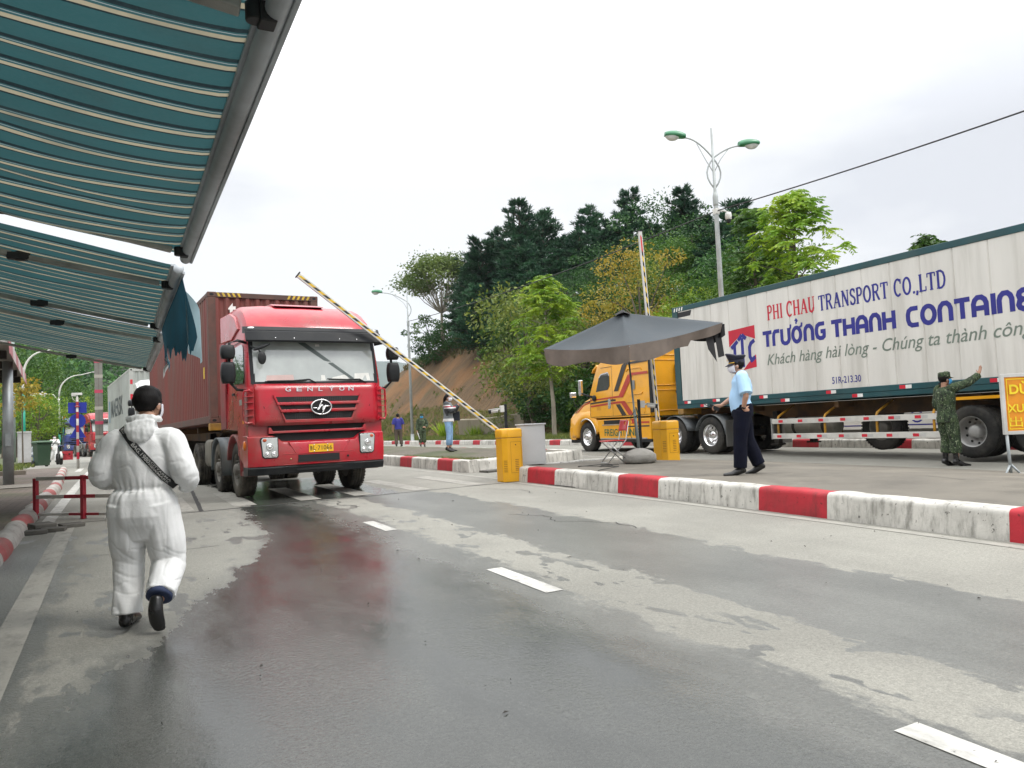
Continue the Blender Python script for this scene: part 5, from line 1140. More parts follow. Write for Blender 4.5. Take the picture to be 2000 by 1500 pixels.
# ---- awnings
def awning_mat():
    m, nt, b = base_mat("striped_awning_cloth")
    tc = nnew(nt, "ShaderNodeTexCoord"); sep = nnew(nt, "ShaderNodeSeparateXYZ", {0: tc.outputs["Object"]}); y = sep.outputs[1]
    fr = math_(nt, 'FRACT', math_(nt, 'DIVIDE', math_(nt, 'ADD', y, 20.0), .262))
    r = nnew(nt, "ShaderNodeValToRGB"); cr_ = r.color_ramp; cr_.interpolation = 'CONSTANT'
    T, D, C, Wt = (.030, .112, .122, 1), (.004, .012, .017, 1), (.52, .45, .31, 1), (.45, .50, .50, 1)
    stops = [(0, T), (.45, D), (.60, T), (.65, Wt), (.672, T), (.75, C), (.89, D), (.945, T)]
    cr_.elements[0].position = 0; cr_.elements[0].color = T; cr_.elements[1].position = .47; cr_.elements[1].color = D
    for p, c in stops[2:]: e = cr_.elements.new(p); e.color = c
    nt.links.new(fr, r.inputs[0]); n = noise_(nt, tc.outputs["Object"], 2.2, 6, .65); n2 = noise_(nt, tc.outputs["Object"], 60, 2)
    c = mixc(nt, math_(nt, 'MULTIPLY', maprange(nt, n, .4, .75), .35), r.outputs[0], (.04, .06, .06, 1)); c = mixc(nt, math_(nt, 'MULTIPLY', n2, .25), c, (.10, .16, .17, 1))
    nt.links.new(c, b.inputs["Base Color"]); b.inputs["Roughness"].default_value = .8
    t = nnew(nt, "ShaderNodeBsdfTranslucent", {"Color": c}); mx = nnew(nt, "ShaderNodeMixShader", {0: .27, 1: b.outputs[0], 2: t.outputs[0]})
    nt.links.new(mx.outputs[0], nt.nodes["Material Output"].inputs[0]); return m
AWN = awning_mat()
BARM = M("awning_bar_aluminium", (.52, .56, .59, 1), .5, .15, .12, 3, dirt=(.1, .1, .09, 1), dfac=.4)
ARM = M("awning_arm_aluminium", (.40, .40, .37, 1), .5, .15, .12, 4, dirt=(.12, .11, .09, 1), dfac=.5); ARMB = M("awning_joint_black", (.015, .015, .016, 1), .5)
def awning(u0, u1, vb, zb, label, arms, sagk, seed, back=3.5, slope=.225):
    t = empty("awning", (0, 0, 0), AZ, label, "awning", "striped awnings along the left pavement")
    def surf(a, b, zb=zb):
        u = u0 + .03 + (u1 - u0 - .06) * a; d = back * b
        env = min(1, min(u - u0, u1 - u) / .35)
        sag = sagk * math.sin(math.pi * min(1, b) ** .72) * (.45 + .55 * env) * (1 + .5 * mnoise.noise((u * 1.1, seed, 0)))
        wav = (.055 if sagk > .1 else .02) * mnoise.noise((u * 2.3, d * .75, seed)) * math.sin(math.pi * b ** .72) + .012 * mnoise.noise((u * 7, d * .7, seed + 3)) * min(1, b * 6)
        return (vb - .02 - d, u, zb + .035 + d * slope - sag + wav)
    mb = MB(); mb.grid(surf, max(24, int((u1 - u0) * 26)), 44); mb.build("cloth", AWN, t, fixn=False)
    mb = MB(); mb.lathe([(.0, u0 - .012), (.040, u0 - .012), (.044, u0), (.044, u1), (.040, u1 + .012), (0, u1 + .012)], (vb, 0, zb), 'y', 20)
    bar = mb.build("front_bar", BARM, t)
    mb = MB(); mb.box(vb + .030, vb + .052, u0 + .01, u1 - .01, zb - .042, zb - .018); mb.box(vb - .06, vb - .01, u0, u1, zb + .02, zb + .045); mb.build("bar_groove", BARM, bar, bevel=.004)
    for ua, dirn, L1 in arms:       # folding arm: bracket, forearm, elbow, upper arm
        p0 = Vector((vb - .05, ua, zb - .01)); p1 = Vector((vb - .05 - L1, ua + .10 * dirn, zb - .02 + L1 * slope * .88)); p2 = Vector((vb - back + .1, ua + .02 * dirn, zb - .05 + back * slope * .95))
        def beam(a, b, w, h, nm, mat, par):
            d = (b - a).normalized(); s = d.cross(Vector((0, 0, 1))).normalized(); up = s.cross(d)
            mb = MB(); mb.add([a + (b - a) * i + s * w * j + up * h * k for i in (0, 1) for j in (-1, 1) for k in (-1, 1)], [(0, 1, 3, 2), (4, 6, 7, 5), (0, 4, 5, 1), (2, 3, 7, 6), (0, 2, 6, 4), (1, 5, 7, 3)])
            return mb.build(nm, mat, par, bevel=.007)
        ar = beam(p0 + (p1 - p0) * .06, p1 - (p1 - p0) * .05, .034, .022, "arm", ARM, t); beam(p1 + (p2 - p1) * .03, p2, .036, .024, "upper_arm", ARM, ar)
        d = (p1 - p0).normalized(); mb = MB(); mb.cyl(p0 + d * .02 + Vector((0, 0, -.035)), p0 + d * .02 + Vector((0, 0, .035)), .035, n=14); mb.box(p0.x - .01, p0.x + .05, ua - .04, ua + .04, zb - .05, zb + .03); mb.build("arm_bracket", ARMB, ar, bevel=.006)
        mb = MB(); mb.cyl(p1 + Vector((0, 0, -.04)), p1 + Vector((0, 0, .04)), .042, n=16); mb.M = Matrix.Translation(p1); mb.box(-.10, .08, -.04, .04, -.032, .032); mb.build("elbow", ARMB, ar, bevel=.006)
    return t
a1 = awning(-2.2, 6.80, .525, 2.95, "nearest striped awning, overhead at the top left, with sagging cloth", [(2.72, 1, 1.15), (6.52, -1, 1.18), (-1.6, 1, 1.15)], .13, 1)
a2 = awning(7.22, 11.15, .50, 2.95, "middle striped awning with a torn blue valance hanging from its bar", [(7.95, 1, 1.2), (10.85, -1, 1.25)], .05, 2)
a3 = awning(11.5, 17.6, .59, 2.95, "farthest striped awning, lowest in view, beyond the one with the torn valance", [(12.3, 1, 1.25), (17.3, -1, 1.3)], .04, 3)
TORN = M("torn_valance_cloth", (.018, .085, .125, 1), .85, 0, .15, 4, .002, 60, dirt=(.03, .06, .075, 1), dfac=.5, trans=.25); TORNL = M("pale_valance_lining", (.36, .50, .54, 1), .85, 0, .1, 3, trans=.35)
mb = MB(); rng = random.Random(5); rag = [rng.uniform(-.05, .05) for _ in range(70)]
def torn(a, b):
    u = 7.35 + 3.6 * a; i = int(a * 60); L = .64 - .10 * a - .12 * max(0, .12 - a) * 6 + rag[i] * (1 if b > .9 else 0) * 1.6 + .05 * math.sin(a * 11)
    return (.535 + .05 * math.sin(a * 7 + b * 2) * b + .10 * b * max(0, .35 - a) * 2, u + .05 * b * math.sin(a * 5), 2.94 - L * b)
mb.grid(torn, 60, 10); tv = mb.build("torn_valance", TORN, a2, fixn=False)
mb = MB()
def flap(a, b):
    return (.56 + .16 * math.sin(a * 1.9) + .05 * b, 7.42 + .5 * a + .42 * b, 2.80 - .52 * b - .14 * a * (1 - b) + .03 * math.sin(b * 6) - .05 * a)
mb.grid(flap, 8, 12); mb.build("valance_lining", TORNL, tv, fixn=False)
mb = MB(); mb.grid(lambda a, b: (.56 + .03 * math.sin(b * 5), 10.35 + .36 * a, 2.50 - (.20 + .06 * math.sin(a * 14)) * b), 10, 4); mb.build("valance_scrap", M("white_scrap", (.62, .63, .62, 1), .8, trans=.3), tv, fixn=False)
# the kiosk that carries the awnings (left of the frame)
t = empty("kiosk", (0, 0, 0), AZ, "low cream kiosk behind the striped awnings on the left pavement", "kiosk")
mb = MB(); mb.box(-6.5, -3.1, -2.5, 18.2, .1, 4.0); mb.build("wall", M("kiosk_wall", (.66, .63, .55, 1), .85, 0, .1, 1, dfac=.3), t)
mb = MB(); mb.box(-6.9, -2.95, -2.9, 18.6, 4.0, 4.22); mb.build("roof", M("kiosk_roof", (.30, .10, .08, 1), .7, 0, .1, 1), t)
for k in range(5):
    mb = MB(); mb.box(-3.1, -3.06, .2 + 3.5 * k, 2.4 + 3.5 * k, 1.1, 2.5); w = mb.build("window", GLD, t); mb = MB(); mb.box(-3.08, -3.02, .1 + 3.5 * k, 2.5 + 3.5 * k, 1.0, 1.08); mb.box(-3.08, -3.02, 1.27 + 3.5 * k, 1.33 + 3.5 * k, 1.1, 2.5); mb.build("frame", FWHT, w)
# ---- canopy farther along the pavement, on a grey post
t = empty("canopy", (0, 0, 0), AZ, "grey flat canopy edged with red and white beyond the striped awnings", "canopy")
mb = MB(); n = 8
e = lambda u: -2.16 - (u - 20.5) * .058
mb.add([(v, u, z) for u in span(20.5, 30.5, n) for v, z in ((e(u), 3.86), (-7.5, 4.0))], [(2 * i, 2 * i + 1, 2 * i + 3, 2 * i + 2) for i in range(n)]); mb.build("roof", M("canopy_sheet", (.34, .33, .31, 1), .7, 0, .08, 1), t, solid=.05)
for u in (21.9, 24.6, 27.4, 29.9):
    mb = MB(); mb.box(-7.3, e(u) - .1, u - .09, u + .09, 3.60, 3.80); mb.build("beam", M("canopy_beam_dark", (.028, .024, .022, 1), .7), t)
for k in range(7):
    ua, ub = 20.4 + 1.46 * k, 20.4 + 1.46 * (k + 1)
    mb = MB(); mb.add([(e(u) + .02 + .02 * (z < 3.7), u, z) for u in (ua, ub) for z in (3.58, 3.93)], [(0, 1, 3, 2)]); mb.build("valance", M("valance_pink_red", (.40, .16, .17, 1), .7, 0, .15, 3) if k % 2 == 0 else M("valance_white", (.52, .46, .44, 1), .7, 0, .1, 3), t, solid=.015)
p = Vector((-2.51, 23.7, gz(23.7, -2.51) + .14))
mb = MB(); mb.cyl(p, p + Vector((0, 0, 3.2)), .125, .118, 24); po = mb.build("post", GALV, t)
mb = MB(); mb.box(p.x - .05, p.x + .07, p.y - .155, p.y - .11, p.z + 1.0, p.z + 1.3); mb.build("junction_box", GALV, po)
mb = MB(); mb.tube([(-2.78, 22.0, .5), (-2.80, 22.0, 2.2), (-2.80, 22.1, 3.5)], [.13, .12, .12], 12); tag(road_frame(mb.build("old_trunk", M("yellow_bark", (.30, .19, .07, 1), .9, 0, .3, 4, .01, 20))), "yellowish bare trunk at the left edge beside the grey post", "trunk")
# ---- lamps
def lamp_head(mb, mb2, c, d):
    """c: where the arm meets the head; d: outward direction"""
    d = Vector(d).normalized(); s = d.cross(Vector((0, 0, 1))).normalized(); up = s.cross(d)
    rings = []; rg2 = []
    for k in range(11):
        a = k / 10; w = .20 * math.sin(math.pi * (.10 + .80 * a)) ** .45; h = .215 * math.sin(math.pi * (.14 + .76 * a)) ** .5; o = Vector(c) + d * (.78 * a - .06) + up * .02
        rings.append([tuple(o + s * w * math.cos(q) + up * (h * math.sin(q) if math.sin(q) > 0 else .035 * math.sin(q))) for q in [2 * math.pi * i / 14 for i in range(14)]])
        if k > 2: g = math.sin(math.pi * (a - .25) / .78) ** .6 if 0 < a - .25 else .05; rg2.append([tuple(o + s * w * .86 * g * math.cos(q) + up * (.03 + min(0, math.sin(q)) * .22 * g)) for q in [2 * math.pi * i / 12 for i in range(12)]])
    mb.rings(rings); mb2.rings(rg2)
def street_lamp(u, v, ztop, label, arms, zfork, group, base=.19):
    z0 = gz(u, v) + base; t = empty("street_lamp", (W(u, v).x, W(u, v).y, z0), AZ, label, "street lamp", group)
    H_ = ztop - z0
    mb = MB(); mb.tube([(0, 0, 0), (0, 0, H_ * .75), (0, 0, H_ * .76), (0, 0, H_)], [.115, .080, .058, .04], 16); mb.lathe([(.2, 0), (.2, .03), (.13, .05), (.13, .5), (.12, .52)], n=16); mb.lathe([(.085, H_ * .745), (.1, H_ * .75), (.1, H_ * .775), (.07, H_ * .79)], n=14); po = mb.build("pole", POLEG, t)
    for (du, dv, dz) in arms:
        end = Vector((dv, du, zfork - z0 + dz)); o = Vector((0, 0, zfork - z0)); sgn = Vector((dv, du, 0)).normalized()
        mb = MB(); pts = []
        for k in range(15):            # leaves the pole on the far side, swings round and sweeps up to the lamp
            a = k / 14
            if a < .4: q = a / .4; pts.append(o + Vector((0, 0, -1.15 * (1 - q))) - sgn * .26 * math.sin(math.pi * q) ** .9)
            else: q = (a - .4) / .6; pts.append(o + (end - o) * Vector((1, 1, 0)).length * 0 + sgn * Vector((dv, du, 0)).length * q + Vector((0, 0, dz * math.sin(q * math.pi / 2) ** .9)))
        mb.tube(pts, .030, 8); mb.tube([o + Vector((0, 0, -.55)), o + sgn * .28 + Vector((0, 0, -.05)), o + sgn * Vector((dv, du, 0)).length * .55 + Vector((0, 0, dz * .72))], .016, 6); ar = mb.build("arm", POLEG, t)
        d = (pts[-1] - pts[-3]).normalized(); d = (d + sgn * .6).normalized(); m1, m2 = MB(), MB(); lamp_head(m1, m2, pts[-1], d); h = m1.build("lamp_head", LAMPG, ar); m2.build("glass", GLOBE, h)
    return t
LG = "green headed street lamps along the far verge"
L2 = street_lamp(21.3, 19.8, 12.15, "tall two-armed street lamp with green heads behind the white container", ((.42, -.98, .80), (-.42, .98, .45)), 11.0, LG)
L1 = street_lamp(54.0, 19.4, 12.1, "single-armed green street lamp on the verge by the earth bank", ((.70, -1.75, .75),), 11.0, LG)
z0 = L2.location.z
mb = MB(); mb.tube([(0, 0, 9.02 - z0), (.15, -.18, 9.0 - z0), (.28, -.32, 8.92 - z0)], .025, 8); mb.lathe([(.0, 8.90 - z0), (.10, 8.90 - z0), (.12, 8.80 - z0), (.115, 8.66 - z0), (.0, 8.6 - z0)], (.28, -.32, 0), n=16); mb.box(-.08, .08, -.1, .1, 8.9 - z0, 9.1 - z0); dc = mb.build("dome_camera", CAMW, L2)
mb = MB(); mb.ell((.28, -.32, 8.60 - z0), (.09, .09, .1)); mb.build("lens", BLK, dc)
# overhead wire between the lamps
a, b, c = Vector((W(54, 19.4).x, W(54, 19.4).y, 9.55)), Vector((W(21.3, 19.8).x, W(21.3, 19.8).y, 9.02)), Vector((W(-9, 19.2).x, W(-9, 19.2).y, 8.7))
mb = MB(); mb.tube([a + (b - a) * q + Vector((0, 0, -1.1 * q * (1 - q) * 1.2)) for q in span(0, 1, 24)] + [b + (c - b) * q + Vector((0, 0, -1.9 * q * (1 - q))) for q in span(0, 1, 24)][1:], .022, 6); tag(mb.build("overhead_wire", M("cable_black", (.018, .018, .018, 1), .6)), "thin black wire strung between the two green street lamps", "wire")
GREENP = M("pole_green_paint", (.01, .27, .18, 1), .45, 0, .08, 3); WHITEP = M("pole_white_paint", (.58, .58, .54, 1), .45, 0, .06, 3)
def curved_lamp(u, v, h, zg_, reach, rise, label, r=.07):
    z0 = gz(u, v) + .15; t = empty("curved_lamp", (W(u, v).x, W(u, v).y, z0), AZ, label, "street lamp", "curved street lamps at the left")
    mb = MB(); mb.tube([(0, 0, zg_ - .002), (0, 0, h)], [r * .95, r * .8], 12); pts = [(0, 0, h)] + [(reach * (1 - math.cos(R(90 * k / 10))), 0, h + rise * math.sin(R(90 * k / 10)) ** .8) for k in range(1, 11)] + [(reach * 1.5, 0, h + rise * 1.12)]
    mb.tube(pts, [r * .8 - .004 * k for k in range(len(pts))], 10); mb.build("upper_pole", WHITEP, t)
    mb = MB(); mb.tube([(0, 0, 0), (0, 0, zg_)], [r * 1.15, r], 14); mb.build("lower_pole", GREENP, t)
    mb = MB(); mb.M = Matrix.Translation((reach * 1.5, 0, h + rise * 1.12)); mb.ell((.22, 0, .0), (.3, .12, .06)); mb.build("lamp_head", M("lamp_head_grey", (.4, .4, .39, 1), .5), t)
    return t
cA = curved_lamp(59.0, -5.40, 5.2, 4.35, 1.25, 1.95, "nearer white lamp with curved arm and green foot behind the grey cabinet", .10)
cB = curved_lamp(87.0, -5.0, 5.6, 2.6, 1.9, 2.2, "farther white lamp with curved arm and two dome cameras at the left", .10)
mb = MB(); mb.tube([(0, 0, 5.2), (-.5, 0, 5.9), (-1.3, 0, 6.0), (-2.3, 0, 6.0)], .05, 8); ca = mb.build("camera_arm", WHITEP, cB)
for x in (-1.4, -2.2):
    mb = MB(); mb.lathe([(.05, 6.2), (.10, 6.1), (.26, 5.8), (.26, 5.7), (0, 5.7)], (x, 0, 0), n=14); mb.build("dome_camera", CAMW, ca)
    mb = MB(); mb.ell((x, 0, 5.68), (.2, .2, .2)); mb.build("camera_dome", BLK, ca)
mb = MB(); o = W(92, -5.0); mb.M = Matrix.Translation((o.x, o.y, 0)) @ Matrix.Rotation(AZ, 4, 'Z'); mb.grid(lambda a, b: (.05 + .75 * a, .10 * math.sin(a * 5), 4.55 - .45 * a - .62 * b + .05 * math.sin(a * 6)), 8, 4); mb.M = None
t = empty("flag", (0, 0, 0), 0, "small red flag on a slim pole by the far trees", "flag"); mb.build("flag_cloth", M("flag_red", (.55, .012, .012, 1), .7, trans=.3), t, fixn=False); mb = MB(); mb.cyl((o.x, o.y, .6), (o.x, o.y, 4.8), .035, n=8); mb.build("flagpole", POLEG, t)
mb = MB(); p = G(53.0, -5.35, .2); mb.cyl(p, p + Vector((0, 0, 9.0)), .11, .09, 14); t = tag(mb.build("utility_pole", M("pole_pale_green", (.30, .36, .34, 1), .6, .1, .1, 2)), "slim pale utility pole standing beside the grey cabinet", "pole")
# ---- left: cabinet, bin, camera mast with sign backs, banded pillar, cone
def placed(name, u, v, dz, rz, label, cat, group=None):
    p = G(u, v, dz); return empty(name, p, AZ + rz, label, cat, group)
t = placed("electrical_cabinet", 50.0, -4.55, .2, .1, "pale grey electrical cabinet standing on the grass beside the bin", "cabinet")
mb = MB(); mb.box(-.32, .32, -.25, .25, 0, 1.62); mb.build("body", M("cabinet_grey", (.50, .50, .50, 1), .6, 0, .06, 2, dfac=.3), t, bevel=.01)
mb = MB(); mb.box(-.35, .35, -.28, .28, 1.62, 1.70); mb.build("lid", M("cabinet_lid", (.55, .55, .54, 1), .6), t, bevel=.01); mb = MB(); mb.box(-.29, .29, -.262, -.251, .1, 1.52); mb.build("door", M("cabinet_grey", (.5, .5, .5, 1)), t, bevel=.006)
t = placed("wheelie_bin", 39.6, -2.95, .15, R(25), "dark green wheelie bin on the brick pavement", "bin")
BING = M("bin_green_plastic", (.022, .055, .028, 1), .5, 0, .12, 2, dirt=(.05, .06, .04, 1), dfac=.4)
mb = MB(); mb.rings([[(x * k, y * k, z) for x, y in ((-.29, -.27), (.29, -.27), (.29, .27), (-.29, .27))] for z, k in ((.06, .80), (.5, .9), (1.0, 1.0), (1.0, 1.1), (1.05, 1.1))], 0, False); mb.build("body", BING, t, bevel=.025)
mb = MB(); mb.rings([[(x * k, y * k, z) for x, y in ((-.33, -.36), (.33, -.36), (.33, .32), (-.33, .32))] for z, k in ((1.052, 1.0), (1.09, 1.0), (1.14, .86))], 0, False); mb.build("lid", M("bin_lid_green", (.05, .10, .055, 1), .5), t, bevel=.02)
for s in (-1, 1): mb = MB(); mb.lathe([(.04, -.04), (.12, -.04), (.125, 0), (.12, .04), (.04, .04)], (s * .27, .24, .12), 'x', 18); mb.build("wheel", RUB, t)
mb = MB(); mb.tube([(-.26, .33, 1.0), (.26, .33, 1.0)], .02, 8); mb.build("handle", BING, t)
t = placed("camera_mast", 39.0, -1.55, 0, 0, "red and white banded mast carrying a camera and blue sign backs", "mast")
BLUES = M("sign_back_blue", (.008, .02, .26, 1), .5, 0, .06, 3)
mb = MB(); mb.cyl((0, 0, 0), (0, 0, 3.15), .055, .05, 14); po = mb.build("pole", FWHT, t)
for k, (a, b) in enumerate(((.42, .72), (1.0, 1.3), (1.6, 1.9), (2.2, 2.5), (2.78, 2.95))): mb = MB(); mb.lathe([(.0565, a), (.0565, b)], n=14, caps=False); mb.build("red_band", FRED, po)
mb = MB(); mb.box(-.36, .36, .06, .075, 2.45, 2.92); mb.build("square_sign", BLUES, t)
mb = MB(); mb.prism(arc(0, 2.10, .32, .32, 0, 360, 28)[:-1], .06, .075, 'y'); mb.build("round_sign", BLUES, t)
mb = MB(); mb.prism([(-.32, 1.36), (.32, 1.36), (.06, 1.86), (-.06, 1.86)], .06, .075, 'y'); mb.build("triangle_sign", BLUES, t)
mb = MB(); mb.box(-.19, .20, -.06, .06, 3.24, 3.34); mb.box(-.22, -.05, -.05, .07, 3.19, 3.33); mb.cyl((0, 0, 3.1), (0, 0, 3.24), .03); cm = mb.build("camera", CAMW, t, bevel=.012); mb = MB(); mb.lathe([(.035, .2), (.04, .21), (0, .212)], (0, 0, 3.285), 'x', 12); mb.build("lens", BLK, cm)
mb = MB(); mb.tube([(.05, 0, 1.25), (.16, 0, 1.1), (.14, 0, .9), (.04, 0, .85)], .012, 6); mb.tube([(-.2, 0, 3.2), (-.16, -.05, 3.05), (-.04, -.06, 2.95)], .012, 6); mb.build("cable", FWHT, t)
mb = MB(); mb.lathe([(.06, 2.70), (.09, 2.70), (.09, 2.76), (.06, 2.76)], n=12); mb.build("clamp", FRED, t)
t = placed("banded_pillar", 43.15, -.78, 0, 0, "tall grey square pillar with faded red and white bands", "pillar")
mb = MB(); mb.box(-.175, .175, -.15, .15, 0, 5.62); mb.build("shaft", M("pillar_grey", (.20, .195, .175, 1), .8, 0, .15, 2, dirt=(.13, .12, .1, 1), dfac=.6), t, bevel=.006)
for z, m_ in ((5.05, 0), (4.30, 1), (3.55, 0), (2.72, 1), (2.0, 0), (1.3, 1)):
    mb = MB(); mb.box(-.183, .183, -.158, .158, z, z + .16); mb.build("band", M("band_red", (.45, .05, .10, 1), .6) if m_ == 0 else M("band_white", (.38, .36, .31, 1), .6), t)
mb = MB(); mb.box(-.006, .006, -.156, .156, 0, 5.6); mb.build("seam", M("pillar_seam", (.1, .07, .055, 1), .8), t)
t = placed("traffic_post", 40.2, -1.05, 0, 0, "short red and white plastic post on the road edge", "traffic post")
mb = MB(); mb.lathe([(.11, 0), (.11, .03), (.055, .05), (.05, .42), (.03, .45), (0, .45)], n=16); po = mb.build("body", FRED, t)
for z in (.16, .34): mb = MB(); mb.lathe([(.0535, z), (.0525, z + .07)], n=16, caps=False); mb.build("white_band", FWHT, po)
# ---- left: red and white barrier frame with slabs at its foot
t = empty("crowd_barrier", (-7.70, 12.36, zg(12.36)), math.atan2(12.0 - 12.36, 1.09) + .02, "low red and white tube barrier standing across the gutter", "barrier")
def bars(y, z, segs, w=.028):
    for x0, x1, m_ in segs: mb = MB(); mb.box(x0, x1, y - w, y + w, z - w, z + w); mb.build("rail", FRED if m_ else FWHT, t, bevel=.004)
bars(0, .64, ((.03, .62, 0), (.62, 1.32, 1), (1.32, 2.0, 0))); bars(0, .35, ((.03, .60, 0), (.60, 1.22, 1), (1.22, 2.0, 0))); bars(.03, .07, ((.03, .65, 0), (.65, 1.25, 1), (1.25, 2.0, 0)), .02)
for x, hh in ((0, .65), (.96, .68), (1.95, .66)): mb = MB(); mb.box(x - .03, x + .03, -.033, .033, 0, hh); mb.build("post", FRED, t, bevel=.004)
for k, (u, v, rz, dz) in enumerate(((12.30, -1.02, .2, 0), (12.42, -.80, -.1, 0), (12.78, -.60, .35, 0), (12.85, -.98, -.4, 0), (12.60, -.95, .6, .055))):
    mb = MB(); mb.box(-.15, .15, -.10, .10, 0, .055); o = mb.build("paving_slab", M("loose_slab", (.085, .08, .07, 1), .9, 0, .25, 4, .004, 25), bevel=.01); o.location = G(u, v, dz + .002); o.rotation_euler = (.03 * k, .02, AZ + rz)
    tag(o, ["loose dark paving slab nearest the kerb in front of the barrier frame", "loose dark paving slab second from the kerb under the barrier frame", "loose dark paving slab farthest from the kerb under the barrier frame", "loose dark paving slab farthest back against the kerb", "loose dark paving slab lying on top of the others"][k], "paving slab", "loose slabs by the barrier frame")
# ---- barrier machines
def barrier(u, v, dz, rz, label, tip, door_side, red_tip=False, h=1.06):
    t = empty("barrier_gate", G(u, v, dz), AZ + rz, label, "barrier gate", "yellow barrier gates on the islands")
    out = [(-.21, -.10), (-.12, -.19), (.19, -.19), (.21, -.17), (.21, .17), (.19, .19), (-.19, .19), (-.21, .17)]
    mb = MB(); mb.prism(out, 0, h - .19, 'z'); c = mb.build("cabinet", BARY, t, bevel=.012)
    mb = MB(); mb.rings([[(x * k, y * k, z) for x, y in out] for z, k in ((h - .185, 1.03), (h - .04, 1.03), (h - .015, .96), (h, .72))], 0, False); mb.build("lid", BARY, c, bevel=.012)
    mb = MB(); stroke2(mb, [(-.06, .18), (-.06, h - .27), (.17, h - .27), (.17, .18), (-.06, .18)], .006, 0, lambda a, b, z: (a, -.1925, b)); mb.build("door_seam", M("seam_ochre", (.30, .14, .01, 1), .6), c)
    mb = MB(); [mb.box(.03, .11, -.1945, -.19, .22 + .035 * k, .232 + .035 * k) for k in range(7)]; mb.build("vent", M("seam_ochre"), c)
    mb = MB(); [mb.add([(-.19 + .05 * a, -.124 - .05 * a - .002, .20 + .035 * k + .012 * b) for a, b in ((0, 0), (1, 0), (1, 1), (0, 1))], [(0, 1, 2, 3)]) for k in range(7)]; mb.build("vent", M("seam_ochre"), c)
    mb = MB(); mb.cyl((.05, -.192, h - .33), (.05, -.197, h - .33), .012, n=10); mb.build("lock", BLK, c)
    piv = Vector((tip[0] * .0, .235, h - .13)); P1 = Vector(tip); d = (P1 - piv).normalized(); s = Vector((0, 1, 0)); up = d.cross(s).normalized()
    L = (P1 - piv).length; bw, bh = .022, .046
    mb = MB(); mb.add([piv - d * .25 * i0 + (P1 - piv) * i1 + s * bw * j + up * bh * k for i0, i1 in ((1, 0), (0, 1)) for j in (-1, 1) for k in (-1, 1)], [(0, 1, 3, 2), (4, 6, 7, 5), (0, 4, 5, 1), (2, 3, 7, 6), (0, 2, 6, 4), (1, 5, 7, 3)]); bo = mb.build("boom", BOOMW, t, bevel=.006)
    mb = MB(); per = .112; n = int((L - .02) / per)
    for k in range(n):
        for side in (-1, 1):
            a0, a1 = .0 + k * per, k * per + per; sh = .03
            rt_ = red_tip and a0 > L * .87
            q = [piv + d * (a + (sh if b > 0 else -sh)) + s * (bw + .0015) * side + up * b * .019 for a, b in ((a0, -1), (a1, -1), (a1, 1), (a0, 1))]
            mb.add(q, [(0, 1, 2, 3)], (2 if not rt_ else 2) if rt_ else k % 2)
    mb.build("boom_tape", [BOOMY, BLKL, BOOMR], bo)
    mb = MB(); q = P1; mb.add([q + d * i * .012 + s * .026 * j + up * .062 * k for i in (-1, 1) for j in (-1, 1) for k in (-1, 1)], [(0, 1, 3, 2), (4, 6, 7, 5), (0, 4, 5, 1), (2, 3, 7, 6), (0, 2, 6, 4), (1, 5, 7, 3)]); mb.build("boom_cap", BLK, bo)
    mb = MB(); mb.cyl((piv.x, .18, piv.z), (piv.x, .27, piv.z), .06, n=16); mb.build("pivot", BLK, t)
    return t
b1 = barrier(13.78, 6.98, 0, 0, "yellow barrier gate with its boom half raised over the red lorry", (-4.02, .235, 4.02), 1)
b2 = barrier(13.05, 10.35, .205, 0, "yellow barrier gate with its boom upright beside the parasol", (-.21, .235, 4.98), 1, True, .86)
t = placed("control_cabinet", 13.95, 7.58, .30, R(-18), "white control cabinet behind the left yellow barrier gate", "cabinet")
WCAB = M("cabinet_white", (.56, .57, .57, 1), .5, 0, .04, 2, dirt=(.36, .36, .34, 1), dfac=.3)
mb = MB(); mb.box(-.26, .26, -.2, .2, 0, .80); mb.build("body", WCAB, t, bevel=.008); mb = MB(); mb.box(-.285, .285, -.225, .225, .80, .83); mb.build("lid", WCAB, t, bevel=.008); mb = MB(); mb.box(-.23, .23, -.206, -.201, .05, .75); mb.build("door", WCAB, t, bevel=.003)
def cctv(u, v, dz, h, yaw, label, rise=0.0):
    t = empty("camera_post", G(u, v, dz), yaw, label, "camera post", "small cameras on black posts by the barrier gates")
    mb = MB(); mb.box(-.03, .03, -.03, .03, 0, h); mb.box(-.08, .08, -.08, .08, 0, .012); mb.build("post", BLK, t, bevel=.004)
    mb = MB(); mb.box(.03, .12, -.05, .05, h - .17, h - .03); mb.build("junction_box", CAMW, t, bevel=.008)
    mb = MB(); mb.tube([(.12, 0, h - .10), (.17, 0, h - .11)], .022, 10); mb.M = Matrix.Translation((.17, 0, h - .125)) @ Matrix.Rotation(R(8), 4, 'Y'); mb.lathe([(.0, 0), (.042, 0), (.045, .01), (.045, .16)], axis='x', n=18); mb.box(-.01, .20, -.048, .048, .036, .05); c = mb.build("camera", CAMW, t, bevel=0)
    mb = MB(); mb.M = Matrix.Translation((.17, 0, h - .125)) @ Matrix.Rotation(R(8), 4, 'Y'); mb.lathe([(.046, .155), (.046, .20), (.036, .202), (.03, .185), (0, .185)], axis='x', n=18); mb.build("lens", BLK, c); return t
cctv(14.9, 7.50, .29, 1.28, math.pi + .2, "camera on a black post turned left behind the left barrier gate")
cctv(12.42, 9.22, .28, 1.24, -.15, "camera on a black post turned right beside the parasol pole")
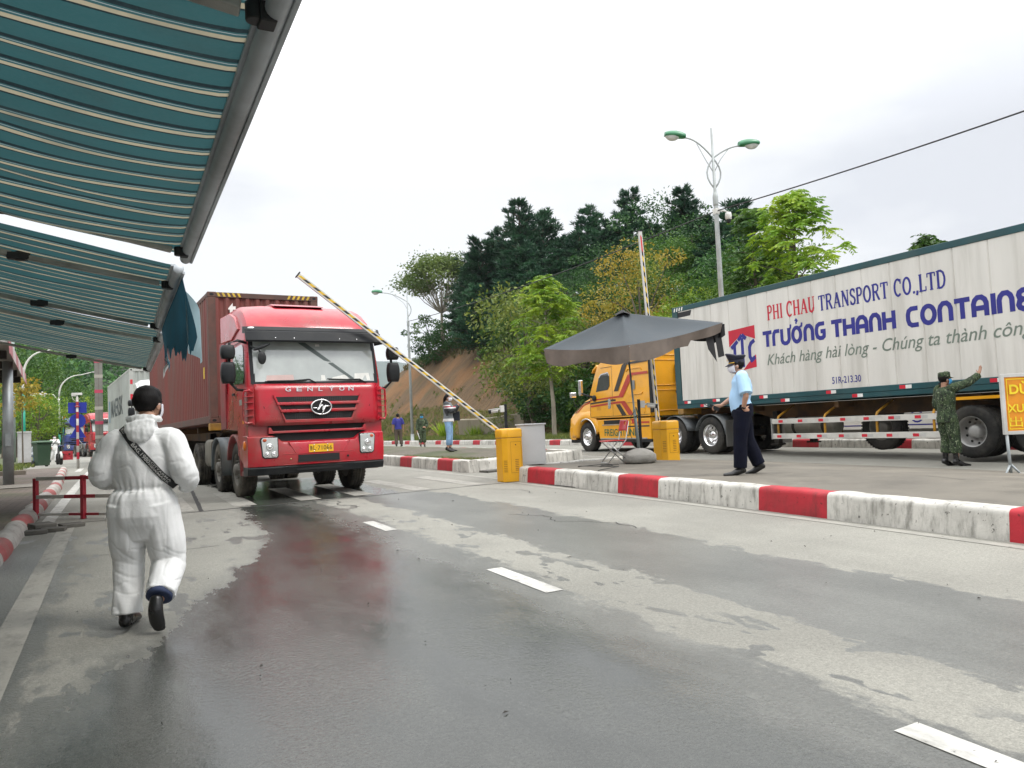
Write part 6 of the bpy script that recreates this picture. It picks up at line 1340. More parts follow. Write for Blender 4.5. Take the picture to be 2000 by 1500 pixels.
# ---- parasol on its stone, chair, cable
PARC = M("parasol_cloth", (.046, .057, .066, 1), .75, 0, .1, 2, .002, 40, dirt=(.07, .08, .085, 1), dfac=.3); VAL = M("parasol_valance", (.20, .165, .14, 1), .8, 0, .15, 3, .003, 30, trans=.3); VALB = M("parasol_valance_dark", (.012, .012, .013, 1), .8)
t = empty("parasol", Vector((2.40, 14.9, .60)), 0, "large dark grey square parasol tilted on a slim steel pole", "parasol")
o = t.location; AP = Vector((2.23, 15.0, 3.56)) - o; CL = Vector((.66, 15.2, 2.94)) - o; CR = Vector((4.30, 15.4, 3.33)) - o; CF = Vector((2.14, 13.75, 2.80)) - o; CB = CL + CR - CF + Vector((0, .1, .05))
mb = MB()
for A, B in ((CL, CF), (CF, CR), (CR, CB), (CB, CL)):
    def f(a, b, A=A, B=B):
        e = A + (B - A) * a; p = AP + (e - AP) * b; sag = -.10 * math.sin(math.pi * b) * math.sin(math.pi * a) ; ed = -.05 * math.sin(math.pi * a) * b
        return p + Vector((0, 0, sag + ed)) - (AP * 0)
    mb.grid(f, 14, 12)
mb.build("cloth", PARC, t, fixn=True)
mb = MB(); mb.add([AP + Vector((.16 * math.cos(a), .16 * math.sin(a), -.03 + .02 * math.sin(a * 3))) for a in [2 * math.pi * i / 12 for i in range(12)]] + [AP + Vector((0, 0, .07))], [(i, (i + 1) % 12, 12) for i in range(12)]); mb.build("cap", VALB, t)
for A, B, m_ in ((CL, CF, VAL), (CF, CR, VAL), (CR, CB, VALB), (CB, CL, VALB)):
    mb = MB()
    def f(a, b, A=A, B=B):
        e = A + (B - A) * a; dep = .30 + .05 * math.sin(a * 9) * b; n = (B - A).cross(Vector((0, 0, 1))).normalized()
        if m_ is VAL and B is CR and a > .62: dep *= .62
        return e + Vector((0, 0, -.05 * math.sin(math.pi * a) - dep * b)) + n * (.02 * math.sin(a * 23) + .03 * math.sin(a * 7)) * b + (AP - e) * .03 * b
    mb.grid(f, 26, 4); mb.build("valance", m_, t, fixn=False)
mb = MB()
for k, (a0, a1, L) in enumerate(((.02, .14, .48), (.17, .32, .56))):
    mb.grid(lambda a, b: CR + (CF - CR) * (a0 + (a1 - a0) * a) * .62 + Vector((.05 * b, .12, -.18 - (L - .3 * (a if k else 0)) * b)), 4, 4)
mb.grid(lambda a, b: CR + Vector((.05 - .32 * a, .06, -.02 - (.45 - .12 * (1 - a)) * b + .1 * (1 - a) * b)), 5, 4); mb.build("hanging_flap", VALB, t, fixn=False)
for c in (CL, CR, CF, CB): mb = MB(); mb.tube([AP + Vector((0, 0, -.12)), AP + (c - AP) * .5 + Vector((0, 0, -.06)), c + Vector((0, 0, -.03))], .010, 6); mb.build("rib", GALV, t)
mb = MB(); mb.tube([(0, 0, .20), (-.055, 0, 1.05), (-.058, 0, 1.06), (AP.x + .03, AP.y, AP.z - .05)], [.030, .030, .018, .016], 12); mb.build("pole", M("parasol_pole_steel", (.20, .24, .24, 1), .45, .4, .1, 4), t)
mb = MB(); mb.tube([(-.06, -.03, 1.02), (-.15, -.05, .9), (-.17, -.04, .6), (-.10, -.05, .38), (-.05, -.05, .45)], .006, 6); mb.tube([(-.03, -.035, 1.1), (.01, -.045, .95), (-.06, -.04, .9)], .012, 6); mb.build("wire", M("green_wire", (.01, .05, .03, 1), .6), t)
t = empty("concrete_weight", Vector((2.40, 14.9, zg(14.9) + .285)), 0, "rough domed concrete block holding the parasol pole", "parasol base")
mb = MB(); rings = []
for r, h in ((.27, 0), (.32, .03), (.325, .155), (.30, .18), (.23, .23), (.12, .27), (.05, .285)):
    rings.append([(r * math.cos(a) * (1 + .05 * mnoise.noise((math.cos(a) * 2, math.sin(a) * 2, h * 9))), r * math.sin(a) * (1 + .05 * mnoise.noise((math.cos(a) * 2 + 5, math.sin(a) * 2, h * 9))), h + .012 * mnoise.noise((math.cos(a) * 3, math.sin(a) * 3, 2))) for a in [2 * math.pi * i / 36 for i in range(36)]])
mb.rings(rings); mb.build("block", CONC, t)
t = empty("folding_chair", Vector((1.93, 14.95, zg(14.95) + .285)), R(12), "red folding chair with steel tube legs beside the parasol base", "chair")
CHR = M("chair_red", (.50, .012, .02, 1), .4, 0, .1, 5, coat=.2); TUB = M("chair_tube", (.42, .43, .43, 1), .35, .8, .08, 5)
mb = MB(); mb.grid(lambda a, b: (-.24 + .42 * a, -.19 + .38 * b, .44 + .012 * math.cos((a - .5) * 3) + .01 * abs(b - .5)), 8, 8); mb.build("seat", CHR, t, solid=.02, bevel=.006, fixn=False)
mb = MB()
def bk(a, b):
    y = -.21 + .42 * a; return (.20 + .05 * (b - .5) + .035 * math.cos((a - .5) * 3.0), y, .64 + .20 * b + .02 * abs(a - .5) * 2 * (b - .5))
N = 12; mb.grid(bk, N, 6); keep = [f for i, f in enumerate(mb.f) if not (3 <= i // N <= 4 and 5 <= i % N <= 6)]; mb.mi = mb.mi[:len(keep)]; mb.sm = mb.sm[:len(keep)]; mb.f = keep; mb.build("backrest", CHR, t, solid=.016, fixn=False)
for s in (-1, 1):
    mb = MB(); mb.tube([(.24, s * .20, .82), (.17, s * .20, .46), (-.22, s * .20, .02)], .011, 8); mb.build("leg", TUB, t)
    mb = MB(); mb.tube([(-.20, s * .18, .44), (.24, s * .18, .02)], .011, 8); mb.build("leg", TUB, t)
mb = MB(); mb.tube([(-.22, -.20, .03), (-.22, .20, .03)], .009, 8); mb.build("stretcher", TUB, t); mb = MB(); mb.tube([(.24, -.18, .03), (.24, .18, .03)], .009, 8); mb.build("stretcher", TUB, t)
pts = [(1.95, 14.55), (1.6, 14.45), (1.55, 14.2), (1.75, 14.05), (1.85, 13.85)]
mb = MB(); zz = [.29, .29, .29, .29, .30]; P = [Vector((x, y, zg(y) + z + .012)) for (x, y), z in zip(pts, zz)] + [Vector((1.42, 13.29, zg(13.3) + .30)), Vector((1.37, 13.17, zg(13.2) + .2)), Vector((1.35, 13.13, zg(13.1) + .02)), Vector((1.2, 13.15, zg(13.1) + .012)), Vector((.6, 14.2, zg(14.2) + .012))]
mb.tube(P, .007, 6); mb.tube([Vector((1.5 + .33 * math.cos(a), 14.5 + .2 * math.sin(a), zg(14.5) + .30 + .008 * math.sin(a * 2))) for a in [i * .4 for i in range(40)]], .007, 6); tag(mb.build("cable", M("cable_black")), "coiled black cable on the island running over the kerb by the chair", "cable")
# ---- orange stop sign on a stand
t = empty("sign_stand", Vector((7.50, 11.3, zg(11.3) + .05)), R(-3), "orange notice board on a grey stand at the right edge", "sign")
SOR = M("notice_orange", (.72, .27, .010, 1), .55, 0, .08, 2); SYL = M("notice_yellow_letters", (.80, .62, .02, 1), .5)
mb = MB(); x0, x1, z0_, z1_ = -.27, .75, .70, 1.49
for a in ((x0 - .05, x0, z0_ - .05, z1_ + .05), (x1, x1 + .05, z0_ - .05, z1_ + .05)): mb.box(a[0], a[1], -.025, .025, a[2], a[3])
mb.box(x0, x1, -.025, .025, z0_ - .05, z0_); mb.box(x0, x1, -.025, .025, z1_, z1_ + .05); mb.build("frame", M("notice_frame", (.55, .55, .53, 1), .5, 0, .08, 4, dfac=.3), t, bevel=.004)
mb = MB(); mb.grid(lambda a, b: (x0 + (x1 - x0) * a, -.012 + .012 * mnoise.noise((a * 4, b * 4, 1)), z0_ + (z1_ - z0_) * b), 10, 10); pn = mb.build("panel", SOR, t, fixn=False)
mb = MB(); stroke2(mb, [(x0 + .03, z0_ + .03), (x1 - .03, z0_ + .03), (x1 - .03, z1_ - .03), (x0 + .03, z1_ - .03), (x0 + .03, z0_ + .03)], .010, 0, lambda a, b, z: (a, -.0265, b)); mb.build("border_line", SYL, pn)
lettering("lettering", "DỪNG LẠI", SYL, pn, (x0 + .06, -.026, 1.20), (1, 0, 0), (0, 0, 1), .90, .23, .03, off=.002); lettering("lettering", "XUẤT TRÌNH", SYL, pn, (x0 + .02, -.026, .97), (1, 0, 0), (0, 0, 1), .96, .19, .02, off=.002); lettering("lettering", "出示证件", SYL, pn, (x0 + .03, -.026, .76), (1, 0, 0), (0, 0, 1), .90, .15, 0, off=.002)
for x in (-.28, .76):
    mb = MB(); mb.tube([(x, 0, .70), (x + .02, 0, .0)], .022, 8); mb.tube([(x + .02, 0, .22), (x - .14, -.08, 0)], .016, 8); mb.tube([(x + .02, 0, .22), (x + .20, -.04, 0)], .016, 8); mb.build("leg", GALV, t)
mb = MB(); mb.box(-.5, 1.0, -.10, .05, .0, .02); mb.build("foot_rail", GALV, t, bevel=.005)
mb = MB(); mb.ell((.0, 0, 0), (.07, .06, .055), 10, 8); o = mb.build("stone", CONC); o.location = (7.33, 11.2, zg(11.2) + .10); tag(o, "small round stone weighing down the foot of the orange sign", "stone")
# ---- concrete retaining wall under the bank, red crate, orange stall, far wheel
t = empty("retaining_wall", (0, 0, 0), AZ, "stained low concrete retaining wall at the foot of the earth bank", "retaining wall")
mb = MB(); mb.rings([[(26.2, u, .5), (26.05, u, 2.2 + .12 * math.sin(u * .3)), (26.5, u, 2.3 + .12 * math.sin(u * .3)), (27.6, u, .5)] for u in span(49, 61, 12)], 0, False); mb.build("wall_face", M("stained_concrete", (.23, .20, .145, 1), .9, 0, .2, .8, .01, 6, (.12, .105, .065, 1), .8, .8, stretch=(1, 1.6, .3)), t, bevel=.03)
t = placed("crate", 64, -3.35, 0, .3, "red plastic crate on the road beyond the white suited walker", "crate"); mb = MB(); mb.box(-.42, .42, -.3, .3, 0, .06); mb.box(-.42, -.38, -.3, .3, .06, .62); mb.box(.38, .42, -.3, .3, .06, .62); mb.box(-.38, .38, -.3, -.26, .06, .62); mb.box(-.38, .38, .26, .3, .06, .62); mb.build("body", M("crate_red", (.34, .02, .03, 1), .5), t, bevel=.01)
for x in (-.2, .2): mb = MB(); mb.box(x - .06, x + .06, -.312, -.302, .36, .46); mb.build("handle_hole", DARK, t)
t = placed("market_stall", 112, -6.6, 0, 0, "low stall with a pleated orange canopy among the far trees", "stall")
mb = MB(); nn = 24; mb.add([(-1.9 + 4.6 * i / nn, y, z + (.05 if i % 2 else 0)) for i in range(nn + 1) for y, z in ((-1.4, 2.7), (0, 3.75), (1.4, 2.7))], [(3 * i + j, 3 * i + j + 1, 3 * i + j + 4, 3 * i + j + 3) for i in range(nn) for j in (0, 1)]); mb.build("canopy", M("stall_orange", (.62, .17, .02, 1), .7, 0, .2, 1, trans=.2), t)
mb = MB(); mb.box(-1.8, 2.6, -1.0, 1.3, 0, 2.6); mb.build("wall", M("stall_dark_wall", (.05, .045, .035, 1), .9, 0, .3, 1), t)
t = placed("electric_bike", 41.6, -2.35, .14, R(10), "small electric bike with a white mudguard beside the green bin", "bike")
for y in (0, 1.05): mb = MB(); mb.lathe([(.20, -.05), (.25, -.06), (.27, 0), (.25, .06), (.20, .05)], (0, y, .27), 'x', 24, caps=False); mb.lathe([(.2, -.03), (.05, -.04), (0, -.04)], (0, y, .27), 'x', 16); mb.build("wheel", RUB, t)
mb = MB(); mb.tube([(0, .27 * math.cos(a) * 1.15, .27 + .27 * 1.18 * math.sin(a)) for a in [R(20 + 150 * k / 8) for k in range(9)]], .05, 8); mb.build("mudguard", WHITEP, t)
mb = MB(); mb.tube([(0, 0, .5), (0, .15, .75), (0, .1, .85)], .03, 8); mb.tube([(0, 0, .3), (0, .5, .3), (0, .85, .8), (0, 1.0, .35)], .035, 8); mb.tube([(0, .85, .8), (0, .80, 1.0)], .02); mb.tube([(-.28, .76, 1.02), (0, .8, 1.0), (.28, .76, 1.02)], .014); mb.build("frame", BLK, t)
mb = MB(); mb.ell((0, .08, .88), (.12, .18, .05)); mb.build("saddle", M("saddle_navy", (.02, .025, .07, 1), .6), t)
# ================================================================== PEOPLE
SKIN = M("skin", (.44, .245, .165, 1), .5, 0, .07, 12, .0008, 300)
SKIND = M("skin_tanned", (.36, .195, .125, 1), .5, 0, .07, 12, .0008, 300)
HAIR = M("black_hair", (.006, .005, .005, 1), .62, 0, .3, 60, .003, 160, spec=.2)
WHITE_SUIT = M("white_suit", (.83, .84, .83, 1), .62, 0, .03, 4, .0012, 55, trans=.12)
SHIRTB = M("pale_blue_shirt", (.36, .56, .78, 1), .7, 0, .05, 5, .0015, 60)
NAVYT = M("navy_trousers", (.005, .006, .014, 1), .9, 0, .2, 6, .002, 60, spec=.15)
SHOE = M("black_shoe", (.010, .010, .010, 1), .3, 0, .2, 8)
MASKW = M("white_mask", (.66, .65, .70, 1), .7, 0, .04, 8); MASKB = M("blue_mask", (.06, .33, .62, 1), .7, 0, .06, 8)
POLO = M("royal_blue_polo", (.022, .024, .20, 1), .75, 0, .12, 6, .002, 60); KHAKI = M("dark_khaki_trousers", (.075, .058, .042, 1), .8, 0, .15, 6, .002, 50)
JEANS = M("light_blue_jeans", (.20, .34, .52, 1), .8, 0, .2, 7, .002, 60); GREYSW = M("grey_sweater", (.17, .19, .20, 1), .85, 0, .12, 14, .002, 80); DGREY = M("dark_grey_sleeve", (.045, .05, .055, 1), .85, 0, .15, 10); WHT = M("white_cloth", (.62, .62, .62, 1), .8, 0, .05, 8); REDC = M("red_cloth", (.45, .02, .05, 1), .8)
CAPN = M("navy_cap", (.010, .011, .028, 1), .6, 0, .2, 8); GOLD = M("gold_braid", (.70, .42, .05, 1), .35, .4, .1, 20)
def camo_mat():
    m, nt, b = base_mat("camouflage_cloth"); tc = nnew(nt, "ShaderNodeTexCoord"); mp = nnew(nt, "ShaderNodeMapping", {"Scale": (1.5, 1.5, .9), 0: tc.outputs["Object"]})
    n1 = noise_(nt, mp.outputs[0], 9, 3, .6, .8); n2 = noise_(nt, mp.outputs[0], 17, 3, .6, .6); n3 = noise_(nt, mp.outputs[0], 30, 2, .6, .5)
    c = mixc(nt, maprange(nt, n1, .49, .51), (.018, .034, .014, 1), (.040, .066, .026, 1)); c = mixc(nt, maprange(nt, n2, .56, .58), c, (.008, .012, .007, 1)); c = mixc(nt, maprange(nt, n3, .62, .64), c, (.23, .27, .17, 1))
    nt.links.new(c, b.inputs["Base Color"]); b.inputs["Roughness"].default_value = .85; return m
CAMO = camo_mat()
def cat_(pts, rad, k=3):
    """smooth a chain of joints"""
    P = [Vector(p) for p in pts]; Rr = [r if hasattr(r, "__len__") else (r, r) for r in rad]; op, orr = [], []
    for i in range(len(P) - 1):
        p0, p1, p2, p3 = P[max(0, i - 1)], P[i], P[i + 1], P[min(len(P) - 1, i + 2)]
        for j in range(k):
            t = j / k; op.append(.5 * ((2 * p1) + (p2 - p0) * t + (2 * p0 - 5 * p1 + 4 * p2 - p3) * t * t + (3 * p1 - p0 - 3 * p2 + p3) * t ** 3))
            s = t * t * (3 - 2 * t); orr.append(tuple(Rr[i][q] * (1 - s) + Rr[i + 1][q] * s for q in (0, 1)))
    op.append(P[-1]); orr.append(Rr[-1]); return op, orr
def loft(mb, pts, rad, ref=(0, 1, 0), n=16, k=3, cap=.55):
    P, Q = cat_(pts, rad, k); ref = Vector(ref)
    t0 = (P[1] - P[0]).normalized(); t1 = (P[-1] - P[-2]).normalized()
    if cap: P = [P[0] - t0 * Q[0][1] * cap * .9, P[0] - t0 * Q[0][1] * cap * .6] + P + [P[-1] + t1 * Q[-1][1] * cap * .6, P[-1] + t1 * Q[-1][1] * cap * .9]; Q = [tuple(c * .35 for c in Q[0]), tuple(c * .78 for c in Q[0])] + Q + [tuple(c * .78 for c in Q[-1]), tuple(c * .35 for c in Q[-1])]
    rings = []
    for i, p in enumerate(P):
        t = (P[min(i + 1, len(P) - 1)] - P[max(i - 1, 0)]).normalized()
        b = ref - t * ref.dot(t)
        if b.length < .2: b = Vector((1, 0, 0)) - t * t.x
        b.normalize(); a = t.cross(b)
        rings.append([tuple(p + a * Q[i][0] * math.cos(w) + b * Q[i][1] * math.sin(w)) for w in [2 * math.pi * q / n for q in range(n)]])
    mb.rings(rings)
def fuse(name, mb, mats, parent, voxel, smooth=4, disp=None, matfn=None):
    """one continuous skin over the lofts"""
    me = mb.mesh("tmp"); o = bpy.data.objects.new("tmp", me); COL.objects.link(o)
    m = o.modifiers.new("r", 'REMESH'); m.mode = 'VOXEL'; m.voxel_size = voxel
    if smooth: s = o.modifiers.new("s", 'SMOOTH'); s.factor = .5; s.iterations = smooth
    dg = bpy.context.evaluated_depsgraph_get(); dg.update(); out = bpy.data.meshes.new_from_object(o.evaluated_get(dg)); bpy.data.objects.remove(o)
    if disp:
        n = len(out.vertices); co = np.zeros(n * 3); no = np.zeros(n * 3); out.vertices.foreach_get("co", co); out.vertex_normals.foreach_get("vector", no); co = co.reshape(-1, 3); no = no.reshape(-1, 3)
        d = np.array([disp(*c) for c in co]); out.vertices.foreach_set("co", (co + no * d[:, None]).reshape(-1)); out.update()
    out.name = name; out.polygons.foreach_set("use_smooth", [True] * len(out.polygons)); out.materials.clear()
    for q in (mats if isinstance(mats, (list, tuple)) else [mats]): out.materials.append(q)
    if matfn: out.polygons.foreach_set("material_index", [matfn(p.center) for p in out.polygons])
    ob = bpy.data.objects.new(name, out); COL.objects.link(ob); ob.parent = parent; return ob
def hand(mb, w, d, pn, side, curl=.5, spread=.12, sc=1.0):
    """w wrist, d direction of the fingers, pn palm normal, side +1 puts the thumb along d x pn"""
    w, d, pn = Vector(w), Vector(d).normalized(), Vector(pn); pn = (pn - d * pn.dot(d)).normalized(); s = d.cross(pn).normalized() * side
    loft(mb, [w - d * .02, w + d * .035 * sc, w + d * .085 * sc], [(.026 * sc, .020 * sc), (.038 * sc, .017 * sc), (.041 * sc, .013 * sc)], pn, 12, 2)
    for k, (off, L) in enumerate(((.030, .068), (.010, .078), (-.010, .072), (-.029, .056))):
        b = w + d * (.085 if k in (1, 2) else .08) * sc + s * off * sc; dd = (d + s * off * spread * 12).normalized(); pts = [b]; a = 0
        for q in range(3): a += curl * (.5 + .35 * q); pts.append(pts[-1] + (dd * math.cos(a) + pn * math.sin(a)) * L * sc * (.42, .33, .25)[q])
        loft(mb, pts, [.0088 * sc, .0084 * sc, .0078 * sc, .0066 * sc], pn, 8, 2)
    b = w + d * .025 * sc + s * .030 * sc; loft(mb, [b, b + (d * .6 + s * .75 + pn * .15) * .035 * sc, b + (d * .95 + s * .85 + pn * (.2 + .3 * curl)) * .055 * sc], [.0125 * sc, .0105 * sc, .0075 * sc], pn, 8, 2)
def rotz(p, c, a): p = Vector(p) - Vector(c); return Vector((p.x * math.cos(a) - p.y * math.sin(a), p.x * math.sin(a) + p.y * math.cos(a), p.z)) + Vector(c)
def head_parts(mb, c, yaw=0.0, tilt=0.0, sc=1.0):
    """c: centre of the skull; faces +y before the yaw"""
    m = Matrix.Translation(Vector(c)) @ Matrix.Rotation(yaw, 4, 'Z') @ Matrix.Rotation(-tilt, 4, 'X') @ Matrix.Scale(sc, 4); mb.M = m
    mb.ell((0, -.008, .030), (.076, .093, .085)); mb.ell((0, .020, -.030), (.062, .070, .075)); mb.ell((0, .045, -.075), (.040, .040, .032)); mb.ell((0, .062, -.005), (.052, .034, .04))
    mb.tube([(0, .090, .012), (0, .102, -.014), (0, .108, -.028), (0, .090, -.036)], [.008, .012, .015, .009], 8); mb.ell((0, .086, -.058), (.024, .012, .010))
    for s in (-1, 1): mb.ell((s * .079, -.005, -.012), (.012, .022, .032)); mb.ell((s * .031, .083, .026), (.02, .012, .008))
    mb.M = None; return m
def head_extras(t, m, hair='short', mask=None, hairmat=HAIR):
    for s in (-1, 1):
        mb = MB(); mb.M = m; mb.ell((s * .031, .088, .010), (.013, .008, .006), 10, 6); mb.build("eye", BLK, t)
        mb = MB(); mb.M = m; mb.tube([(s * .016, .096, .031), (s * .034, .095, .034), (s * .050, .082, .030)], .0035, 6); mb.build("eyebrow", HAIR, t)
    if hair:
        mb = MB(); nn, mm = 40, 26; vs = []; fs = []
        for i in range(mm + 1):
            th = math.pi * i / mm
            for k in range(nn):
                a = 2 * math.pi * k / nn; p = Vector((.084 * math.sin(th) * math.cos(a), -.010 + .102 * math.sin(th) * math.sin(a), .030 + .094 * math.cos(th)))
                if p.z < -.02: p.x *= .97; p.y *= .96
                p += p.normalized() * (.006 * mnoise.noise(p * 30) + .004 * mnoise.noise(p * 90)); p.z += .006 * (p.z > .09); vs.append(m @ p)
        for i in range(mm):
            for k in range(nn):
                th = math.pi * (i + .5) / mm; a = 2 * math.pi * (k + .5) / nn; y = math.sin(th) * math.sin(a); z = .030 + .094 * math.cos(th)
                low = -.048 if hair != 'long' else -.08
                line = .062 if y > .55 else (.062 - (.55 - y) * .16 if y > .1 else (-.014 if y > -.15 else low))
                if z > line: q = i * nn + k; q2 = i * nn + (k + 1) % nn; fs.append((q, q + nn, q2 + nn, q2))
        mb.add(vs, fs, 0, True); mb.build("hair", hairmat, t, solid=.012)
    if mask:
        mb = MB()
        def f(a, b):
            an = R(-78 + 156 * a); z = .008 - .100 * b; r = 1.10 + .05 * math.sin(math.pi * a) * math.sin(math.pi * b)
            x = .074 * math.sin(an) * r * (1 - .25 * max(0, b - .5)); y = .012 + .086 * math.cos(an) * r + .016 * math.cos(an) ** 3 * math.sin(math.pi * min(1, b + .15)) ; return m @ Vector((x, y - .012 * max(0, b - .7) * 3, z))
        mb.grid(f, 18, 10); mb.build("mask", mask, t, solid=.003, fixn=False)
        for s in (-1, 1): mb = MB(); mb.tube([m @ Vector((s * .077, .028, -.010)), m @ Vector((s * .090, .0, .004)), m @ Vector((s * .088, -.018, -.004))], .0022, 5); mb.build("ear_loop", mask, t)
def figure(name, label, loc, yaw, J, sc=1.0, skin=SKIN, group=None, hands=True):
    """J: joints in metres for a 1.70 m adult, x right, y forward. Returns the Empty; the bare body is one mesh"""
    t = empty(name, loc, yaw, label, "person", group); t.scale = (sc, sc, sc)
    D = dict(hd=(0, .015, 1.585), nk=(0, -.01, 1.45), ch=(0, .0, 1.28), ws=(0, .0, 1.06), hp=(0, 0, .92), sL=(-.175, -.01, 1.40), sR=(.175, -.01, 1.40), eL=(-.21, -.02, 1.12), eR=(.21, -.02, 1.12), wL=(-.22, .06, .88), wR=(.22, .06, .88),
             lL=(-.09, 0, .90), lR=(.09, 0, .90), kL=(-.10, .02, .48), kR=(.10, .02, .48), aL=(-.10, -.01, .09), aR=(.10, -.01, .09), tL=(-.11, .16, .03), tR=(.11, .16, .03), dL=(0, .1, -1), dR=(0, .1, -1), nL=(1, .1, 0), nR=(-1, .1, 0), cL=.5, cR=.5, hy=0.0, ht=0.0, gut=0.0, shw=1.0)
    D.update(J); D = {k: Vector(v) if hasattr(v, "__len__") else v for k, v in D.items()}; mb = MB()
    g = D['gut']
    loft(mb, [D['hp'] + Vector((0, 0, -.08)), D['hp'], D['ws'] + Vector((0, g * .5, 0)), D['ch'], D['ch'] + (D['nk'] - D['ch']) * .62, D['nk'] + Vector((0, 0, -.01))], [(.14, .10), (.155, .115), (.13 + g * .3, .10 + g), (.16, .115), (.15, .095), (.06, .06)], n=20)
    loft(mb, [D['nk'] - Vector((0, .005, .06)), D['hd'] + Vector((0, -.02, -.06))], [.056, .052])
    hm = head_parts(mb, D['hd'], D['hy'], D['ht'])
    for q in 'LR':
        loft(mb, [D['s' + q] + (D['nk'] - D['s' + q]) * .35, D['s' + q], D['s' + q] + (D['e' + q] - D['s' + q]) * .5, D['e' + q], D['e' + q] + (D['w' + q] - D['e' + q]) * .3, D['w' + q]], [.055, .054, .046, .038, .040, .026], k=3, n=12)
        if hands: hand(mb, D['w' + q] + D['d' + q].normalized() * .02, D['d' + q], D['n' + q], -1 if q == 'R' else 1, D['c' + q])
        loft(mb, [D['l' + q] + Vector((0, 0, .02)), D['l' + q] + (D['k' + q] - D['l' + q]) * .45, D['k' + q], D['k' + q] + (D['a' + q] - D['k' + q]) * .35, D['a' + q]], [.085, .075, .052, .054, .036], k=3, n=14)
        loft(mb, [D['a' + q] + Vector((0, -.02, -.03)), D['a' + q] + (D['t' + q] - D['a' + q]) * .5 + Vector((0, 0, -.02)), D['a' + q] + (D['t' + q] - D['a' + q]) * .78 + Vector((0, 0, -.012))], [(.030, .030), (.034, .024), (.026, .012)], (0, 0, 1), k=2, n=10, cap=.3)
    fuse("body", mb, skin, t, .0062 if hands else .009, 2); return t, D, hm
def shoes(t, D, mat=SHOE, low=True, high=0.0):
    for q in 'LR':
        a, to = D['a' + q], D['t' + q]; f = (to - a); up = Vector((0, 0, 1)) if abs(f.normalized().z) < .8 else Vector((0, 1, 0)); up = (up - f.normalized() * up.dot(f.normalized())).normalized(); mb = MB(); heel = a - f.normalized() * .05 - up * .055
        loft(mb, [a - f.normalized() * .045 - up * .03, a + f * .35 - up * .025, a + f * .75 - up * .03, to + f.normalized() * .055 - up * .004], [(.042, .046), (.048, .050), (.053, .040), (.038, .027)], up, 14, 3)
        loft(mb, [a - f.normalized() * .02 + (D['k' + q] - a).normalized() * (.02 + high), a - up * .02], [.052, .046], n=12)
        fuse("shoe", mb, mat, t, .008, 3)
def fold(seed, amp, sx=9.0, sz=3.5):
    def f(x, y, z): return amp * (mnoise.noise((x * sx + seed, y * sx, z * sz)) * .9 + mnoise.noise((x * sx * 2.3, y * sx * 2.3 + seed, z * sz * 2.6)) * .45)
    return f
def trousers(t, D, mat, ease=.020, top=1.02, hem=.05, wide=.0, seed=1, amp=.008, cuff=None):
    mb = MB(); g = D['gut']
    loft(mb, [(D['hp'].x, D['hp'].y, top), D['hp'], D['hp'] - Vector((0, 0, .10))], [(.142 + ease + g * .25, .110 + ease + g * .6), (.162 + ease, .122 + ease), (.15 + ease, .115 + ease)], n=20, cap=.2)
    for q in 'LR':
        l, k, a = D['l' + q], D['k' + q], D['a' + q]
        loft(mb, [l + Vector((0, 0, .0)), l + (k - l) * .45, k, k + (a - k) * .5, a + (k - a).normalized() * hem], [.093 + ease, .083 + ease, .060 + ease + wide * .5, .057 + ease + wide, (cuff or .052) + ease + wide], k=4, n=16, cap=.1)
    return fuse("trousers", mb, mat, t, .0095, 3, fold(seed, amp))
def shirt(t, D, mat, ease=.020, bottom=.94, sleeve=1.0, seed=3, amp=.007, name="shirt", matfn=None, hemout=0.0, cuffr=.034):
    mb = MB(); g = D['gut']
    loft(mb, [(D['hp'].x, D['hp'].y, bottom), D['ws'] + Vector((0, g * .5, 0)), D['ch'] - Vector((0, 0, .06)), D['ch'] + (D['nk'] - D['ch']) * .35, D['ch'] + (D['nk'] - D['ch']) * .70, D['nk'] + Vector((0, -.002, .0))], [(.155 + ease + hemout, .122 + ease + hemout + g * .7), (.140 + ease + g * .35, .108 + ease + g), (.165 + ease, .120 + ease), (.165 + ease, .110 + ease), (.125 + ease, .085 + ease), (.060 + ease * .4, .058 + ease * .4)], n=22, cap=.12)
    for q in 'LR':
        s, e, w = D['s' + q], D['e' + q], D['w' + q]
        if sleeve > .6: loft(mb, [s + (D['nk'] - s) * .4, s, s + (e - s) * .5, e, e + (w - e) * .5, e + (w - e) * min(1, sleeve * 1.0 - .04)], [.058 + ease * .7, .062 + ease, .052 + ease, .046 + ease, .042 + ease, cuffr + ease], k=3, n=14, cap=.1)
        else: loft(mb, [s + (D['nk'] - s) * .4, s, s + (e - s) * sleeve * 1.4, s + (e - s) * sleeve * 1.9], [.058 + ease * .7, .064 + ease, .062 + ease, .066 + ease], k=3, n=14, cap=.05)
    return fuse(name, mb, mat, t, .0090, 3, fold(seed, amp, 8, 5), matfn)
# ---- 1. man in the white coverall walking away, nearest
loc = Vector((-2.62, 5.42, zg(5.42)))
t = empty("person", loc, R(6), "man in a white hooded coverall with a black strap, walking away in front", "person")
t.scale = (.97, .97, .97); mb = MB(); hc = (.045, .0, 1.585)
loft(mb, [(0, 0, .9), (0, .0, 1.1), (0, .0, 1.3), (.02, -.01, 1.42)], [(.13, .10), (.13, .10), (.15, .1), (.06, .06)])
loft(mb, [(.02, -.02, 1.38), (.045, -.015, 1.52)], [.060, .060]); hm = head_parts(mb, hc, R(-14), .10, 1.06)
for s, e, w in ((-1, (-.27, -.03, 1.10), (-.17, .24, 1.06)), (1, (.30, -.05, 1.10), (.21, .22, 1.03))):
    loft(mb, [(s * .15, -.01, 1.34), Vector(e), Vector(w)], [.05, .04, .028]); hand(mb, w, (-s * .35, .9, .12), (-s, -.2, 0), s, .7)
